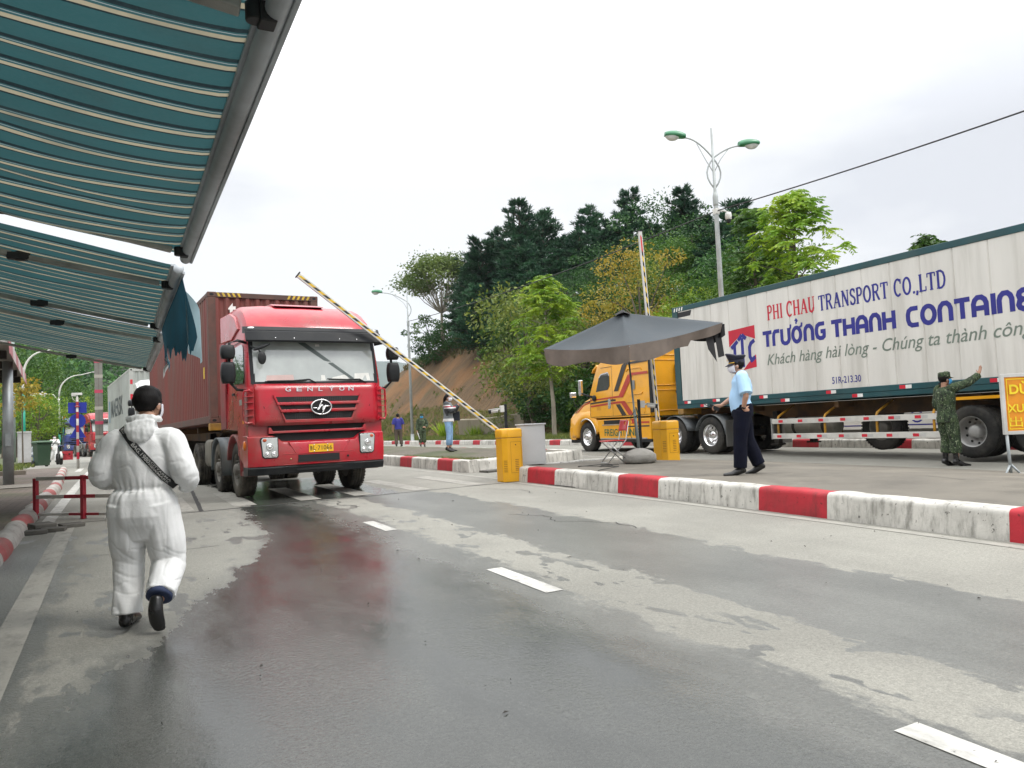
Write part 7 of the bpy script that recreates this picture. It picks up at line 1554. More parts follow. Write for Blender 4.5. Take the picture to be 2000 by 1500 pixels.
loft(mb, [(-.10, 0, .85), (-.12, .03, .46), (-.13, .0, .09)], [.08, .055, .04]); loft(mb, [(.10, 0, .85), (.145, .06, .46), (.155, -.20, .22)], [.08, .055, .04])
fuse("body", mb, SKIN, t, .007, 2)
head_extras(t, hm, 'short', MASKW)
def suit_disp(x, y, z):
    d = .007 * mnoise.noise((x * 6, y * 6, z * 3.0)) + .003 * mnoise.noise((x * 17 + 3, y * 17, z * 6.5))
    def crease(p, w): return max(0.0, 1 - abs(mnoise.noise(p)) / w)
    if z < .97: d += .013 * mnoise.noise((x * 13 + 5, y * 11, z * 1.9 + x * 2)) - .0022 * crease((x * 9 + 2, y * 7, z * 2.6 + x * 3), .10)
    else: d += .008 * mnoise.noise((x * 12 + 1, y * 10, z * 2.6)) - .0025 * crease((x * 7 + z * 4, y * 6, z * 4 - x * 5), .09)
    if abs(x) < .26:
        a = math.atan2(y, x); w = math.exp(-((z - .985) / .07) ** 2); d += .006 * w * math.sin(a * 21 + 3 * mnoise.noise((a * 3, 0, 0))) * (.5 + abs(mnoise.noise((a * 2, 4, 0)))) - .013 * math.exp(-((z - .985) / .016) ** 2)
    if z < .34: d += .006 * mnoise.noise((x * 7, y * 7, z * 13 + x * 14)) - .0035 * crease((x * 4, y * 4, z * 11), .14)
    if abs(z - .45) < .12: d -= .004 * crease((x * 3, y * 3 + 4, z * 9 + x * 6), .14)
    if abs(x) > .22 and z > .85: d += .005 * mnoise.noise((x * 14, y * 7, z * 8)) - .003 * crease((x * 6, y * 5, z * 10 - y * 5), .13)
    return d
mb = MB()
loft(mb, [(0, 0, .63), (0, -.01, .80), (0, -.01, .90), (0, 0, .985), (.005, 0, 1.07), (.01, -.005, 1.20), (.01, -.01, 1.30), (.012, -.01, 1.37), (.02, -.012, 1.42), (.028, -.012, 1.47)], [(.155, .115), (.246, .182), (.232, .175), (.195, .142), (.212, .152), (.232, .155), (.218, .138), (.165, .108), (.095, .085), (.078, .076)], n=28, k=3, cap=.2)
for s, p in ((-1, [(-.09, -.01, 1.33), (-.175, -.012, 1.315), (-.235, -.025, 1.22), (-.272, -.04, 1.10), (-.25, .09, 1.05), (-.18, .22, 1.055)]), (1, [(.11, -.01, 1.33), (.195, -.012, 1.315), (.255, -.03, 1.22), (.30, -.05, 1.09), (.285, .08, 1.01), (.215, .20, 1.02)])):
    loft(mb, p, [.085, .102, .094, .090, .078, .056], k=4, n=18, cap=.1)
loft(mb, [(-.098, -.01, .88), (-.115, .01, .64), (-.120, .035, .45), (-.122, .02, .26), (-.125, .0, .10)], [(.135, .165), (.128, .145), (.106, .110), (.098, .10), (.102, .105)], k=4, n=20, cap=.08)
loft(mb, [(.098, -.01, .88), (.132, .02, .64), (.150, .055, .45), (.158, -.06, .34), (.160, -.175, .245)], [(.135, .165), (.132, .145), (.116, .112), (.112, .105), (.108, .105)], k=4, n=20, cap=.08)
cov = fuse("coverall", mb, WHITE_SUIT, t, .0075, 3, suit_disp)
mb = MB()                              # hood lying bunched on the back of the neck
loft(mb, [(-.075, .02, 1.475), (-.07, -.055, 1.485), (.02, -.095, 1.488), (.11, -.055, 1.485), (.118, .02, 1.475)], [(.022, .018), (.026, .024), (.022, .028), (.026, .024), (.022, .018)], (0, 0, 1), n=12, k=4)
loft(mb, [(.02, -.105, 1.455), (.025, -.125, 1.40), (.015, -.135, 1.345), (.01, -.13, 1.30)], [(.112, .034), (.105, .040), (.072, .036), (.022, .02)], n=16, k=3); loft(mb, [(-.06, -.10, 1.44), (.03, -.14, 1.37)], [(.02, .02), (.012, .014)], n=8); loft(mb, [(.10, -.09, 1.45), (.05, -.145, 1.36)], [(.02, .02), (.012, .014)], n=8)
fuse("hood", mb, WHITE_SUIT, t, .0065, 2, lambda x, y, z: .007 * mnoise.noise((x * 22, y * 20, z * 14)) + .004 * mnoise.noise((x * 45, y * 40, z * 25)))
# black strap across the back with its printed letters, laid on the cloth
dgx = bpy.context.evaluated_depsgraph_get(); bv = BVHTree.FromPolygons([v.co[:] for v in cov.data.vertices], [tuple(p.vertices) for p in cov.data.polygons])
S0, S1 = Vector((-.118, 0, 1.425)), Vector((.232, 0, .985))
def on_back(a, b, off):
    d = S1 - S0; n = Vector((-d.z, 0, d.x)).normalized(); p = S0 + d * a + n * b; p.z += .02 * math.sin(math.pi * a)
    h = bv.ray_cast(Vector((p.x, -1, p.z)), Vector((0, 1, 0))); y = h[0].y if h[0] is not None else -.06
    return Vector((p.x, y - off, p.z))
ysm = {}
def strap_pt(a, b, off):
    if len(ysm) == 0:
        for i in range(41): ysm[i] = min(on_back(i / 40, q, 0).y for q in (-.02, 0, .02))
        ysm2 = {i: sum(ysm[max(0, min(40, i + k))] for k in (-2, -1, 0, 1, 2)) / 5 for i in ysm}; ysm.update(ysm2)
    p = on_back(a, b, 0); f = max(0, min(1, a)) * 40; i = min(39, int(f)); y = ysm[i] + (ysm[i + 1] - ysm[i]) * (f - i); p.y = min(y, p.y if p.y > y - .01 else y) - off - .004; return p
mb = MB(); mb.grid(lambda a, b: strap_pt(a, -.024 + .048 * b, .002), 48, 4); st = mb.build("strap", M("black_webbing", (.018, .019, .019, 1), .7, 0, .2, 60), t, solid=.003, fixn=False)
def strap_text(s, a0, a1, b0, b1, bold):
    vs, fs = text_mesh(s, bold); mn, mx = vs.min(0), vs.max(0); m2 = MB()
    m2.add([strap_pt(a0 + (a1 - a0) * (p[0] - mn[0]) / (mx[0] - mn[0]), b0 + (b1 - b0) * (p[1] - mn[1]) / (mx[1] - mn[1]), .0062) for p in vs], fs); m2.build("lettering", M("grey_white_print", (.50, .50, .48, 1), .7), st, fixn=False)
strap_text("BAG.1980", .30, .62, -.015, .015, .012); strap_text("CITYARMA", .63, .93, .002, .018, .01); strap_text("NEWMARK", .63, .93, -.018, -.002, .01); strap_text("KO", .02, .10, -.014, .014, .01)
# shoes: left planted, right heel lifted with its sole to us; blue trouser cuff inside the suit leg
mb = MB(); loft(mb, [(-.125, -.06, .055), (-.128, .04, .05), (-.13, .14, .04), (-.132, .20, .032)], [(.042, .045), (.048, .045), (.050, .035), (.034, .022)], (0, 0, 1), 14, 3); loft(mb, [(-.125, -.02, .16), (-.125, -.02, .06)], [.055, .05]); fuse("shoe", mb, SHOE, t, .008, 3)
mb = MB(); loft(mb, [(.158, -.235, .235), (.160, -.265, .165), (.165, -.25, .085), (.168, -.21, .022)], [(.044, .046), (.050, .042), (.052, .034), (.040, .022)], (0, -1, .3), 14, 3); fuse("shoe", mb, SHOE, t, .008, 3)
mb = MB(); loft(mb, [(.160, -.14, .29), (.160, -.195, .235)], [.085, .088], n=18, cap=.05); mb.build("trouser_cuff", M("navy_cuff", (.03, .045, .10, 1), .8), t)
# ---- 2. officer with peaked cap, pale blue shirt, one hand on the hip, the other holding a radio
p = W(8.55, 8.22); loc = Vector((p.x, p.y, zg(p.y) + .287))
J = dict(hd=(0, .045, 1.56), nk=(0, .0, 1.435), ch=(0, -.01, 1.27), ws=(0, .02, 1.07), hp=(0, 0, .93), gut=.014, sL=(-.19, -.01, 1.385), sR=(.19, -.01, 1.385), eL=(-.30, -.04, 1.13), wL=(-.22, .00, .945), dL=(.55, -.62, -.42), nL=(.75, .5, .1), cL=.35,
         eR=(.25, .06, 1.14), wR=(.20, .28, 1.0), dR=(-.1, .95, -.18), nR=(-.9, 0, -.3), cR=1.0, kL=(-.10, .06, .49), aL=(-.10, .08, .09), tL=(-.12, .26, .03), kR=(.11, -.06, .49), aR=(.13, -.26, .13), tR=(.15, -.11, .04), ht=.08)
J['aR'] = (.13, -.20, .12); J['tR'] = (.15, -.06, .035)
t, D, hm = figure("person", "officer in a peaked navy cap and pale blue shirt standing on the island", loc, R(78), J, 1.03, SKIN)
head_extras(t, hm, 'short', MASKW); trousers(t, D, NAVYT, .034, 1.0, .015, .006, 5, .008); shoes(t, D)
sh = shirt(t, D, SHIRTB, .026, .92, .50, 7, .0055, hemout=.0)
mb = MB(); mb.M = hm; rings = []
for z, rx, ry, oy in ((.035, .089, .108, -.01), (.085, .088, .106, -.008)): rings.append([(rx * math.cos(a), oy + ry * math.sin(a), z + .02 * math.sin(a) * (0 if z < .05 else 0)) for a in [2 * math.pi * i / 28 for i in range(28)]])
mb.rings(rings, 0, True, False); rings = []
for k, e, dz in ((1.0, 0, .0), (1.28, .02, .035), (1.36, .03, .05), (1.25, .03, .064), (.6, .02, .072), (.05, 0, .075)): rings.append([(.088 * k * math.cos(a), -.008 + .106 * k * math.sin(a), .083 + dz + (.050 if k > .8 else .03 if k > .3 else .01) * max(0, math.sin(a)) * (1 if dz > .01 else 0)) for a in [2 * math.pi * i / 28 for i in range(28)]])
mb.rings(rings, 0, True, True); cap_ = mb.build("cap", CAPN, t)
mb = MB(); mb.M = hm; mb.grid(lambda a, b: (.080 * math.sin(R(-70 + 140 * a)) * (1 + .1 * b), -.01 + (.105 + .062 * b * math.cos(R(-70 + 140 * a))) * math.cos(R(-70 + 140 * a)) ** .6, .040 - .030 * b), 14, 3); mb.build("cap_peak", CAPN, cap_, solid=.004, fixn=False)
mb = MB(); mb.M = hm; mb.tube([(.092 * math.cos(a), -.01 + .111 * math.sin(a), .047) for a in [R(20 + 140 * i / 14) for i in range(15)]], .007, 8); mb.ell((0, .115, .095), (.014, .006, .018), 10, 6); mb.build("cap_braid", GOLD, cap_)
w = D['wR'] + Vector(D['dR']).normalized() * .10; mb = MB(); mb.M = Matrix.Translation(w + Vector((-.025, .0, -.005))) @ Matrix.Rotation(R(-62), 4, 'X'); mb.box(-.018, .018, -.028, .028, -.075, .075); mb.cyl((0, .015, .075), (0, .015, .15), .007, n=8); mb.M = None; o = mb.build("handheld_radio", BLK, None, bevel=.005); o.parent = None
bpy.context.view_layer.update(); o.matrix_world = t.matrix_world.copy() if False else Matrix.Translation(loc) @ Matrix.Rotation(R(78), 4, 'Z') @ Matrix.Scale(1.03, 4); tag(o, "black handheld radio held low by the officer in the peaked cap", "radio")
for s in (-1, 1): mb = MB(); mb.M = Matrix.Translation((s * .15, -.005, 1.432)) @ Matrix.Rotation(s * R(20), 4, 'Y'); mb.box(-.05, .05, -.025, .025, -.002, .010); mb.build("epaulette", CAPN, t, bevel=.004)
mb = MB(); wl = D['wL']; d = (D['wL'] - D['eL']).normalized(); loft(mb, [wl - d * .022, wl + d * .0], [.032, .031], n=14, cap=.05); mb.build("watch", BLK, t)
# ---- 3. soldier with one arm raised
p = Vector((8.10, 14.40, 0)); loc = Vector((p.x, p.y, zg(p.y)))
J = dict(sL=(-.17, -.0, 1.40), eL=(-.19, -.05, 1.13), wL=(-.14, .10, .95), dL=(.2, .6, -.5), nL=(.8, .3, .2), sR=(.15, .05, 1.42), eR=(.17, .33, 1.50), wR=(.16, .575, 1.64), dR=(.02, .35, .94), nR=(0, -1, .3), cR=.10, hy=R(-6), kL=(-.09, .03, .48), aL=(-.09, -.02, .10), tL=(-.11, .14, .03), kR=(.10, .05, .48), aR=(.10, .06, .10), tR=(.12, .24, .03))
def soldier(loc, yaw, J, label, sc=1.0):
    t, D, hm = figure("person", label, loc, yaw, J, sc, SKIND); head_extras(t, hm, 'short', MASKB)
    trousers(t, D, CAMO, .030, .98, .14, .012, 9, .010, .045); shoes(t, D, SHOE, high=.14); shirt(t, D, CAMO, .028, .80, 1.0, 13, .010, "jacket", hemout=.012)
    mb = MB(); mb.M = hm; rings = []
    for z, k in ((.030, 1.03), (.075, 1.05), (.125, 1.0), (.137, .7), (.14, .05)): rings.append([(.086 * k * math.cos(a), -.01 + .103 * k * math.sin(a), z + .012 * max(0, math.sin(a)) * (z > .07)) for a in [2 * math.pi * i / 26 for i in range(26)]])
    mb.rings(rings, 0, True, True); cp_ = mb.build("cap", CAMO, t); mb = MB(); mb.M = hm; mb.grid(lambda a, b: (.080 * math.sin(R(-65 + 130 * a)), -.01 + (.104 + .070 * b * math.cos(R(-65 + 130 * a))) * math.cos(R(-65 + 130 * a)) ** .6, .045 - .020 * b), 14, 3); mb.build("cap_peak", CAMO, cp_, solid=.004, fixn=False)
    mb = MB(); loft(mb, [(0, .0, .985), (0, .0, 1.02)], [(.178, .150), (.176, .148)], n=20, cap=.02); return t, D
s1, D1 = soldier(loc, R(-82), J, "soldier in green camouflage raising one hand beside the yellow trailer", 1.02)
mb = MB(); mb.box(-.03, .03, .0, .035, 0, .11); mb.cyl((.0, .02, .11), (.0, .02, .26), .006, n=6); o = mb.build("shoulder_radio", BLK, s1, bevel=.004); o.location = (-.11, -.02, 1.42)
# ---- 4. woman in jeans photographing with a phone
p = Vector((-1.95, 23.0, 0)); loc = Vector((p.x, p.y, zg(p.y) + .382))
J = dict(hd=(0, .02, 1.585), sL=(-.155, -.01, 1.39), sR=(.155, -.01, 1.39), eL=(-.20, .12, 1.17), wL=(-.10, .30, 1.36), dL=(.45, .35, .75), nL=(.6, -.6, .2), cL=.9, eR=(.19, .13, 1.18), wR=(.06, .32, 1.36), dR=(-.3, .45, .75), nR=(-.7, -.5, .2), cR=.9, hy=R(-4), lL=(-.085, 0, .90), lR=(.085, 0, .90), kL=(-.09, .03, .48), kR=(.12, .02, .48), aL=(-.09, 0, .09), aR=(.15, -.02, .09), tL=(-.10, .15, .03), tR=(.20, .13, .03), ws=(0, 0, 1.08))
t, D, hm = figure("person", "woman with long dark hair in light jeans holding up a phone on the brick island", loc, R(-98), J, 1.0)
head_extras(t, hm, 'long', MASKW); trousers(t, D, JEANS, .012, 1.0, .09, .0, 21, .005, .040); shoes(t, D, M("black_flat_shoe", (.02, .018, .017, 1), .5))
def sw(c):
    if c.z < .965: return 2
    if abs(c.x) > .165 + .3 * max(0, 1.2 - c.z) * 0 and c.z > 1.05:
        if 1.30 < c.z < 1.335 and abs(c.x) > .17: return 3
        if 1.265 < c.z < 1.37 and abs(c.x) > .17: return 2
        return 1
    if c.y > .20: return 1
    return 0
shirt(t, D, [GREYSW, DGREY, WHT, REDC], .030, .88, 1.0, 23, .008, "sweater", sw, .012)
mb = MB(); mb.M = hm; loft(mb, [(0, -.085, .05), (.0, -.115, -.03), (.01, -.125, -.12), (.02, -.12, -.24)], [(.07, .04), (.068, .04), (.055, .035), (.03, .02)], n=14); fuse("ponytail", mb, HAIR, t, .009, 2)
mb = MB(); mb.M = Matrix.Translation((-.02, .40, 1.47)) @ Matrix.Rotation(R(-15), 4, 'X'); mb.box(-.075, .075, -.005, .005, -.038, .038); o = mb.build("phone", BLK, None, bevel=.003); o.matrix_world = Matrix.Translation(loc) @ Matrix.Rotation(R(-98), 4, 'Z'); tag(o, "black phone held up sideways by the woman in jeans", "phone")
mb = MB(); mb.box(-.28, -.22, .02, .30, .90, 1.18); b_ = mb.build("handbag", M("navy_handbag", (.022, .027, .038, 1), .5, 0, .1, 6), None, bevel=.015); b_.matrix_world = o.matrix_world.copy(); tag(b_, "dark navy handbag hanging from the arm of the woman in jeans", "handbag")
mb = MB(); mb.tube([(-.25, .06, 1.18), (-.21, .10, 1.24), (-.19, .15, 1.26), (-.21, .21, 1.24), (-.25, .26, 1.18)], .008, 6); mb.build("handle", M("navy_handbag"), b_)
# ---- 5. man in a blue polo seen from behind; 6. soldier with a white baton
pz = Vector((-6.05, 40.2, 0)); loc = Vector((pz.x, pz.y, zg(pz.y) + .17))
t, D, hm = figure("person", "man in a royal blue polo and dark trousers with his back turned", loc, R(20), dict(gut=.02, eL=(-.26, -.02, 1.13), eR=(.26, -.02, 1.13), wL=(-.27, .03, .90), wR=(.27, .03, .90), kL=(-.11, .02, .48), kR=(.12, .02, .48), aL=(-.12, 0, .09), aR=(.15, 0, .09)), 1.02, SKIND)
head_extras(t, hm, 'short', MASKW); trousers(t, D, KHAKI, .022, 1.0, .05, .012, 31, .007); shoes(t, D); shirt(t, D, POLO, .026, .90, .48, 33, .008, "polo_shirt", hemout=.006)
pz = Vector((-4.78, 40.0, 0)); loc = Vector((pz.x, pz.y, zg(pz.y) + .12))
s2, D2 = soldier(loc, R(188), dict(eL=(-.28, -.02, 1.16), wL=(-.19, .12, 1.02), dL=(.8, .4, .1), nL=(0, -.6, -.7), eR=(.24, -.01, 1.12), wR=(.26, .06, .87), dR=(0, .3, -1), nR=(-1, 0, 0), cR=1.0), "soldier in camouflage holding a white baton by the lamp post")
m4 = Matrix.Translation(loc) @ Matrix.Rotation(R(188), 4, 'Z')
mb = MB(); mb.cyl((.265, .075, .84), (.14, .18, .42), .018, .022, 10); o = mb.build("baton", WHT); o.matrix_world = m4; tag(o, "white baton hanging from the hand of the soldier by the lamp post", "baton")
# ---- 7. far walker in a white suit, 8. seated white figure by the bin
pz = G(57.0, -3.55); 
t, D, hm = figure("person", "far walker in a white protective suit with a black shoulder bag", pz, R(-150), dict(eL=(-.24, .08, 1.14), wL=(-.12, .20, 1.32), dL=(.4, .2, .8), eR=(.25, .02, 1.14), wR=(.16, .14, .98), kR=(.14, -.05, .48), aR=(.24, -.16, .14), tR=(.27, -.04, .05), kL=(-.08, .08, .48), aL=(-.06, .10, .09)), 1.0, SKIN, None, True)
head_extras(t, hm, 'short', MASKW); shoes(t, D)
mb = MB(); loft(mb, [(0, 0, .78), (0, 0, .92), (0, 0, 1.08), (0, 0, 1.28), (0, 0, 1.40), (0, 0, 1.46)], [(.2, .16), (.205, .17), (.19, .15), (.205, .15), (.15, .1), (.08, .075)], n=20)
for q in 'LR': loft(mb, [D['s' + q], D['e' + q], D['w' + q]], [.085, .075, .05], n=14, k=4); loft(mb, [D['l' + q], D['k' + q], D['a' + q] + Vector((0, 0, .04))], [.12, .10, .085], n=14, k=4)
fuse("coverall", mb, WHITE_SUIT, t, .011, 3, fold(4, .012))
mb = MB(); mb.tube([(-.13, .05, 1.42), (-.02, .17, 1.26), (.13, .18, 1.08), (.22, .10, .95)], .018, 6); mb.build("strap", BLK, t); mb = MB(); mb.box(.19, .29, -.05, .16, .72, .96); mb.build("shoulder_bag", BLK, t, bevel=.02)
pz = G(52.0, -4.35, .2); 
t, D, hm = figure("person", "figure in a pale suit sitting hunched beside the green bin", pz, R(-80), dict(hp=(0, 0, .42), ws=(0, .03, .58), ch=(0, .12, .76), nk=(0, .19, .90), hd=(0, .27, 1.0), sL=(-.17, .17, .86), sR=(.17, .17, .86), eL=(-.22, .27, .62), eR=(.22, .27, .62), wL=(-.12, .48, .58), wR=(.12, .48, .58), lL=(-.09, 0, .42), lR=(.09, 0, .42), kL=(-.12, .42, .46), kR=(.12, .42, .46), aL=(-.12, .38, .09), aR=(.12, .38, .09), tL=(-.12, .56, .03), tR=(.12, .56, .03), ht=.5), 1.0)
head_extras(t, hm, 'short', MASKW); shoes(t, D); mb = MB(); loft(mb, [D['hp'] - Vector((0, .02, .06)), D['hp'], D['ws'], D['ch'], D['nk']], [(.16, .14), (.19, .16), (.19, .15), (.20, .15), (.09, .08)], n=18)
for q in 'LR': loft(mb, [D['s' + q], D['e' + q], D['w' + q]], [.085, .075, .05], n=14, k=4); loft(mb, [D['l' + q], D['k' + q], D['a' + q] + Vector((0, 0, .04))], [.12, .10, .08], n=14, k=4)
fuse("coverall", mb, M("pale_grey_suit", (.46, .50, .53, 1), .7, 0, .06, 5), t, .011, 3, fold(6, .012))
mb = MB(); mb.box(-.2, .2, -.2, .16, .30, .34); [mb.box(x - .02, x + .02, y - .02, y + .02, 0, .30) for x in (-.17, .17) for y in (-.17, .13)]; o = mb.build("stool", M("stool_blue", (.05, .09, .2, 1), .5), None, bevel=.008); o.location = pz; o.rotation_euler = (0, 0, R(-80)); tag(o, "small blue plastic stool under the hunched figure by the bin", "stool")
# ================================================================== TREES
BARK = M("bark_grey_brown", (.12, .10, .075, 1), .95, 0, .3, 3, .012, 14, stretch=(1, 1, .3)); BARKP = M("bark_pale", (.26, .235, .185, 1), .9, 0, .25, 3, .01, 14, stretch=(1, 1, .3))
L_BRIGHT = leaf_mat("leaves_bright", (.15, .28, .018, 1), (.33, .44, .035, 1), (.10, .20, .016, 1), .35, .5, .5)
L_MID = leaf_mat("leaves_mid", (.045, .12, .014, 1), (.12, .225, .028, 1), (.03, .085, .012, 1), .3, .5, .5)
L_DARK = leaf_mat("leaves_dark", (.026, .092, .019, 1), (.072, .175, .036, 1), (.018, .062, .016, 1), .25, .5, .5)
L_PINE = leaf_mat("pine_needles", (.020, .070, .034, 1), (.056, .138, .064, 1), (.015, .052, .028, 1), .2, .55, .6)
L_OR = leaf_mat("leaves_orange", (.30, .25, .03, 1), (.44, .32, .04, 1), (.20, .26, .035, 1), .35, .5, .35)
L_OLIVE = leaf_mat("leaves_olive", (.10, .15, .022, 1), (.20, .225, .04, 1), (.06, .10, .018, 1), .3, .55, .4)
L_PALE = leaf_mat("leaves_pale", (.10, .17, .035, 1), (.19, .26, .06, 1), (.07, .12, .03, 1), .35, .5, .6)
L_STRAW = leaf_mat("dry_grass", (.10, .085, .04, 1), (.17, .14, .07, 1), (.06, .075, .025, 1), .2, .8, .4)
def leaf_mesh(name, C, D, Lg, Wd, tint, mat, rng):
    n = len(C); D = D / np.linalg.norm(D, axis=1)[:, None]; r = rng.normal(size=(n, 3)); S = np.cross(D, r); S /= np.linalg.norm(S, axis=1)[:, None]
    Lg = np.broadcast_to(Lg, n)[:, None]; Wd = np.broadcast_to(Wd, n)[:, None]
    V = np.stack([C - D * Lg * .5, C + S * Wd * .5, C + D * Lg * .5, C - S * Wd * .5], 1).reshape(-1)
    me = bpy.data.meshes.new(name); me.vertices.add(n * 4); me.vertices.foreach_set("co", V); me.loops.add(n * 4); me.loops.foreach_set("vertex_index", np.arange(n * 4)); me.polygons.add(n); me.polygons.foreach_set("loop_start", np.arange(n) * 4)
    try: me.polygons.foreach_set("loop_total", np.full(n, 4))
    except Exception: pass
    me.update(); me.attributes.new("tint", 'FLOAT', 'FACE').data.foreach_set("value", np.clip(tint, 0, 1)); me.materials.append(mat); return me
def sph(rng, n):
    d = rng.normal(size=(n, 3)); return d / np.linalg.norm(d, axis=1)[:, None]
def broadleaf(seed, H, crown, ncl, per, L, mat, trunk_h, tr=.16, droop=.2, bark=BARK, open_=1.0, rough=.8):
    """crown = (centre z, radius x, radius z) as shares of H"""
    rng = np.random.default_rng(seed); cz, rx, rz = crown[0] * H, crown[1] * H, crown[2] * H
    d = sph(rng, ncl); rad = rng.uniform(.45, 1.0, ncl) ** .6; cen = d * rad[:, None] * np.array([rx, rx, rz]); cen[:, 2] += cz
    cen += rng.normal(0, .05 * H, cen.shape) * rough; cr = rng.uniform(.10, .19, ncl) * H * open_
    C, Dd, T, Ls = [], [], [], []
    for c, r in zip(cen, cr):
        m = int(per * rng.uniform(.6, 1.4)); q = sph(rng, m); rr = rng.uniform(.35, 1.0, m) ** .6; p = c + q * rr[:, None] * r * np.array([1.15, 1.15, .75]); o = q + rng.normal(0, .6, (m, 3)); o[:, 2] -= droop
        C.append(p); Dd.append(o); T.append(np.full(m, rng.uniform(.1, .9)) + rng.normal(0, .2, m)); Ls.append(L * rng.uniform(.6, 1.3, m))
    C = np.concatenate(C); me = leaf_mesh("crown", C, np.concatenate(Dd), np.concatenate(Ls), np.concatenate(Ls) * .5, np.concatenate(T), mat, rng)
    mb = MB(); top = Vector((rng.normal(0, .03 * H), rng.normal(0, .03 * H), cz + rz * .5)); k0 = Vector((0, 0, trunk_h * H))
    mb.tube([(0, 0, -.4), (.02 * H * rng.normal(), 0, trunk_h * H * .5), k0, k0 + (top - k0) * .5 + Vector((.02 * H, 0, 0)), top], [tr * 1.25, tr, tr * .8, tr * .45, tr * .12], 10)
    for i in rng.choice(ncl, min(ncl, 14), replace=False):
        e = Vector(cen[i]); s = k0 + (top - k0) * float(rng.uniform(0, .6)); mb.tube([s, s + (e - s) * .5 + Vector((0, 0, .03 * H)), e], [tr * .38, tr * .22, tr * .06], 6)
    tm = mb.mesh("trunk"); tm.materials.append(bark); return tm, me
def pine(seed, H, Lmax=.24, mat=L_PINE, dens=1.0):
    rng = np.random.default_rng(seed); C, D, T = [], [], []; mb = MB(); mb.tube([(0, 0, -.4), (rng.normal(0, .1), 0, H * .5), (rng.normal(0, .15), 0, H * .97)], [.20, .13, .03], 8)
    z = H * .16
    while z < H * .99:
        f = z / H; nb = 7 if f < .8 else 4
        for k in range(nb):
            a = rng.uniform(0, 6.283); lb = H * Lmax * (1.02 - f) ** .62 * rng.uniform(.55, 1.15) + .25; rise = rng.uniform(.0, .35) + .5 * f
            dirv = np.array([math.cos(a), math.sin(a), rise]); p0 = np.array([0, 0, z]); tip = p0 + dirv * lb
            if k % 2 == 0: mb.tube([tuple(p0), tuple(p0 + dirv * lb * .6), tuple(tip)], [.05, .03, .01], 5)
            nt = max(3, int(lb / .26 * dens)); base_t = rng.uniform(.1, .9)
            for j in range(nt):
                q = p0 + dirv * lb * (.25 + .75 * (j + rng.uniform()) / nt) + rng.normal(0, .12, 3); m = 17; dd = sph(rng, m) * .9 + dirv * .5 + np.array([0, 0, .55])
                C.append(q + dd * .16); D.append(dd); T.append(np.full(m, base_t) + rng.normal(0, .2, m))
        z += H * .035 * rng.uniform(.8, 1.25)
    C = np.concatenate(C); D = np.concatenate(D); n = len(C); Lg = rng.uniform(.38, .70, n); me = leaf_mesh("crown", C, D, Lg, .085, np.concatenate(T), mat, rng); tm = mb.mesh("trunk"); tm.materials.append(BARK); return tm, me
def umbrella(seed, H, mat):
    """a fan of bare limbs under a thin domed layer of leaves"""
    rng = np.random.default_rng(seed); mb = MB(); k0 = Vector((0, 0, H * .30)); mb.tube([(0, 0, -.4), (0, 0, H * .16), k0], [.16, .14, .11], 8); C, D, T = [], [], []
    for i in range(30):
        a = rng.uniform(0, 6.283); r = rng.uniform(.1, 1.0) ** .6 * H * .50; zt = H * (.97 - .42 * (r / (H * .5)) ** 2.2) + rng.normal(0, .15); e = Vector((r * math.cos(a), r * math.sin(a), zt)); m_ = k0 + (e - k0) * .5 + Vector((0, 0, -.04 * H))
        mb.tube([k0, m_, e], [.055, .035, .012], 5)
        for q in range(3): g = e + Vector(tuple(rng.normal(0, .55, 3))) * .8; mb.tube([m_ + (e - m_) * .5, g], [.018, .008], 4)
        m = 300; p = np.array(e) + rng.normal(0, 1, (m, 3)) * np.array([.68, .68, .32]); C.append(p); D.append(rng.normal(0, 1, (m, 3)) * np.array([1, 1, .4])); T.append(np.full(m, rng.uniform(.2, .9)) + rng.normal(0, .2, m))
    C = np.concatenate(C); n = len(C); me = leaf_mesh("crown", C, np.concatenate(D), rng.uniform(.18, .36, n), .14, np.concatenate(T), mat, rng); tm = mb.mesh("trunk"); tm.materials.append(BARKP); return tm, me
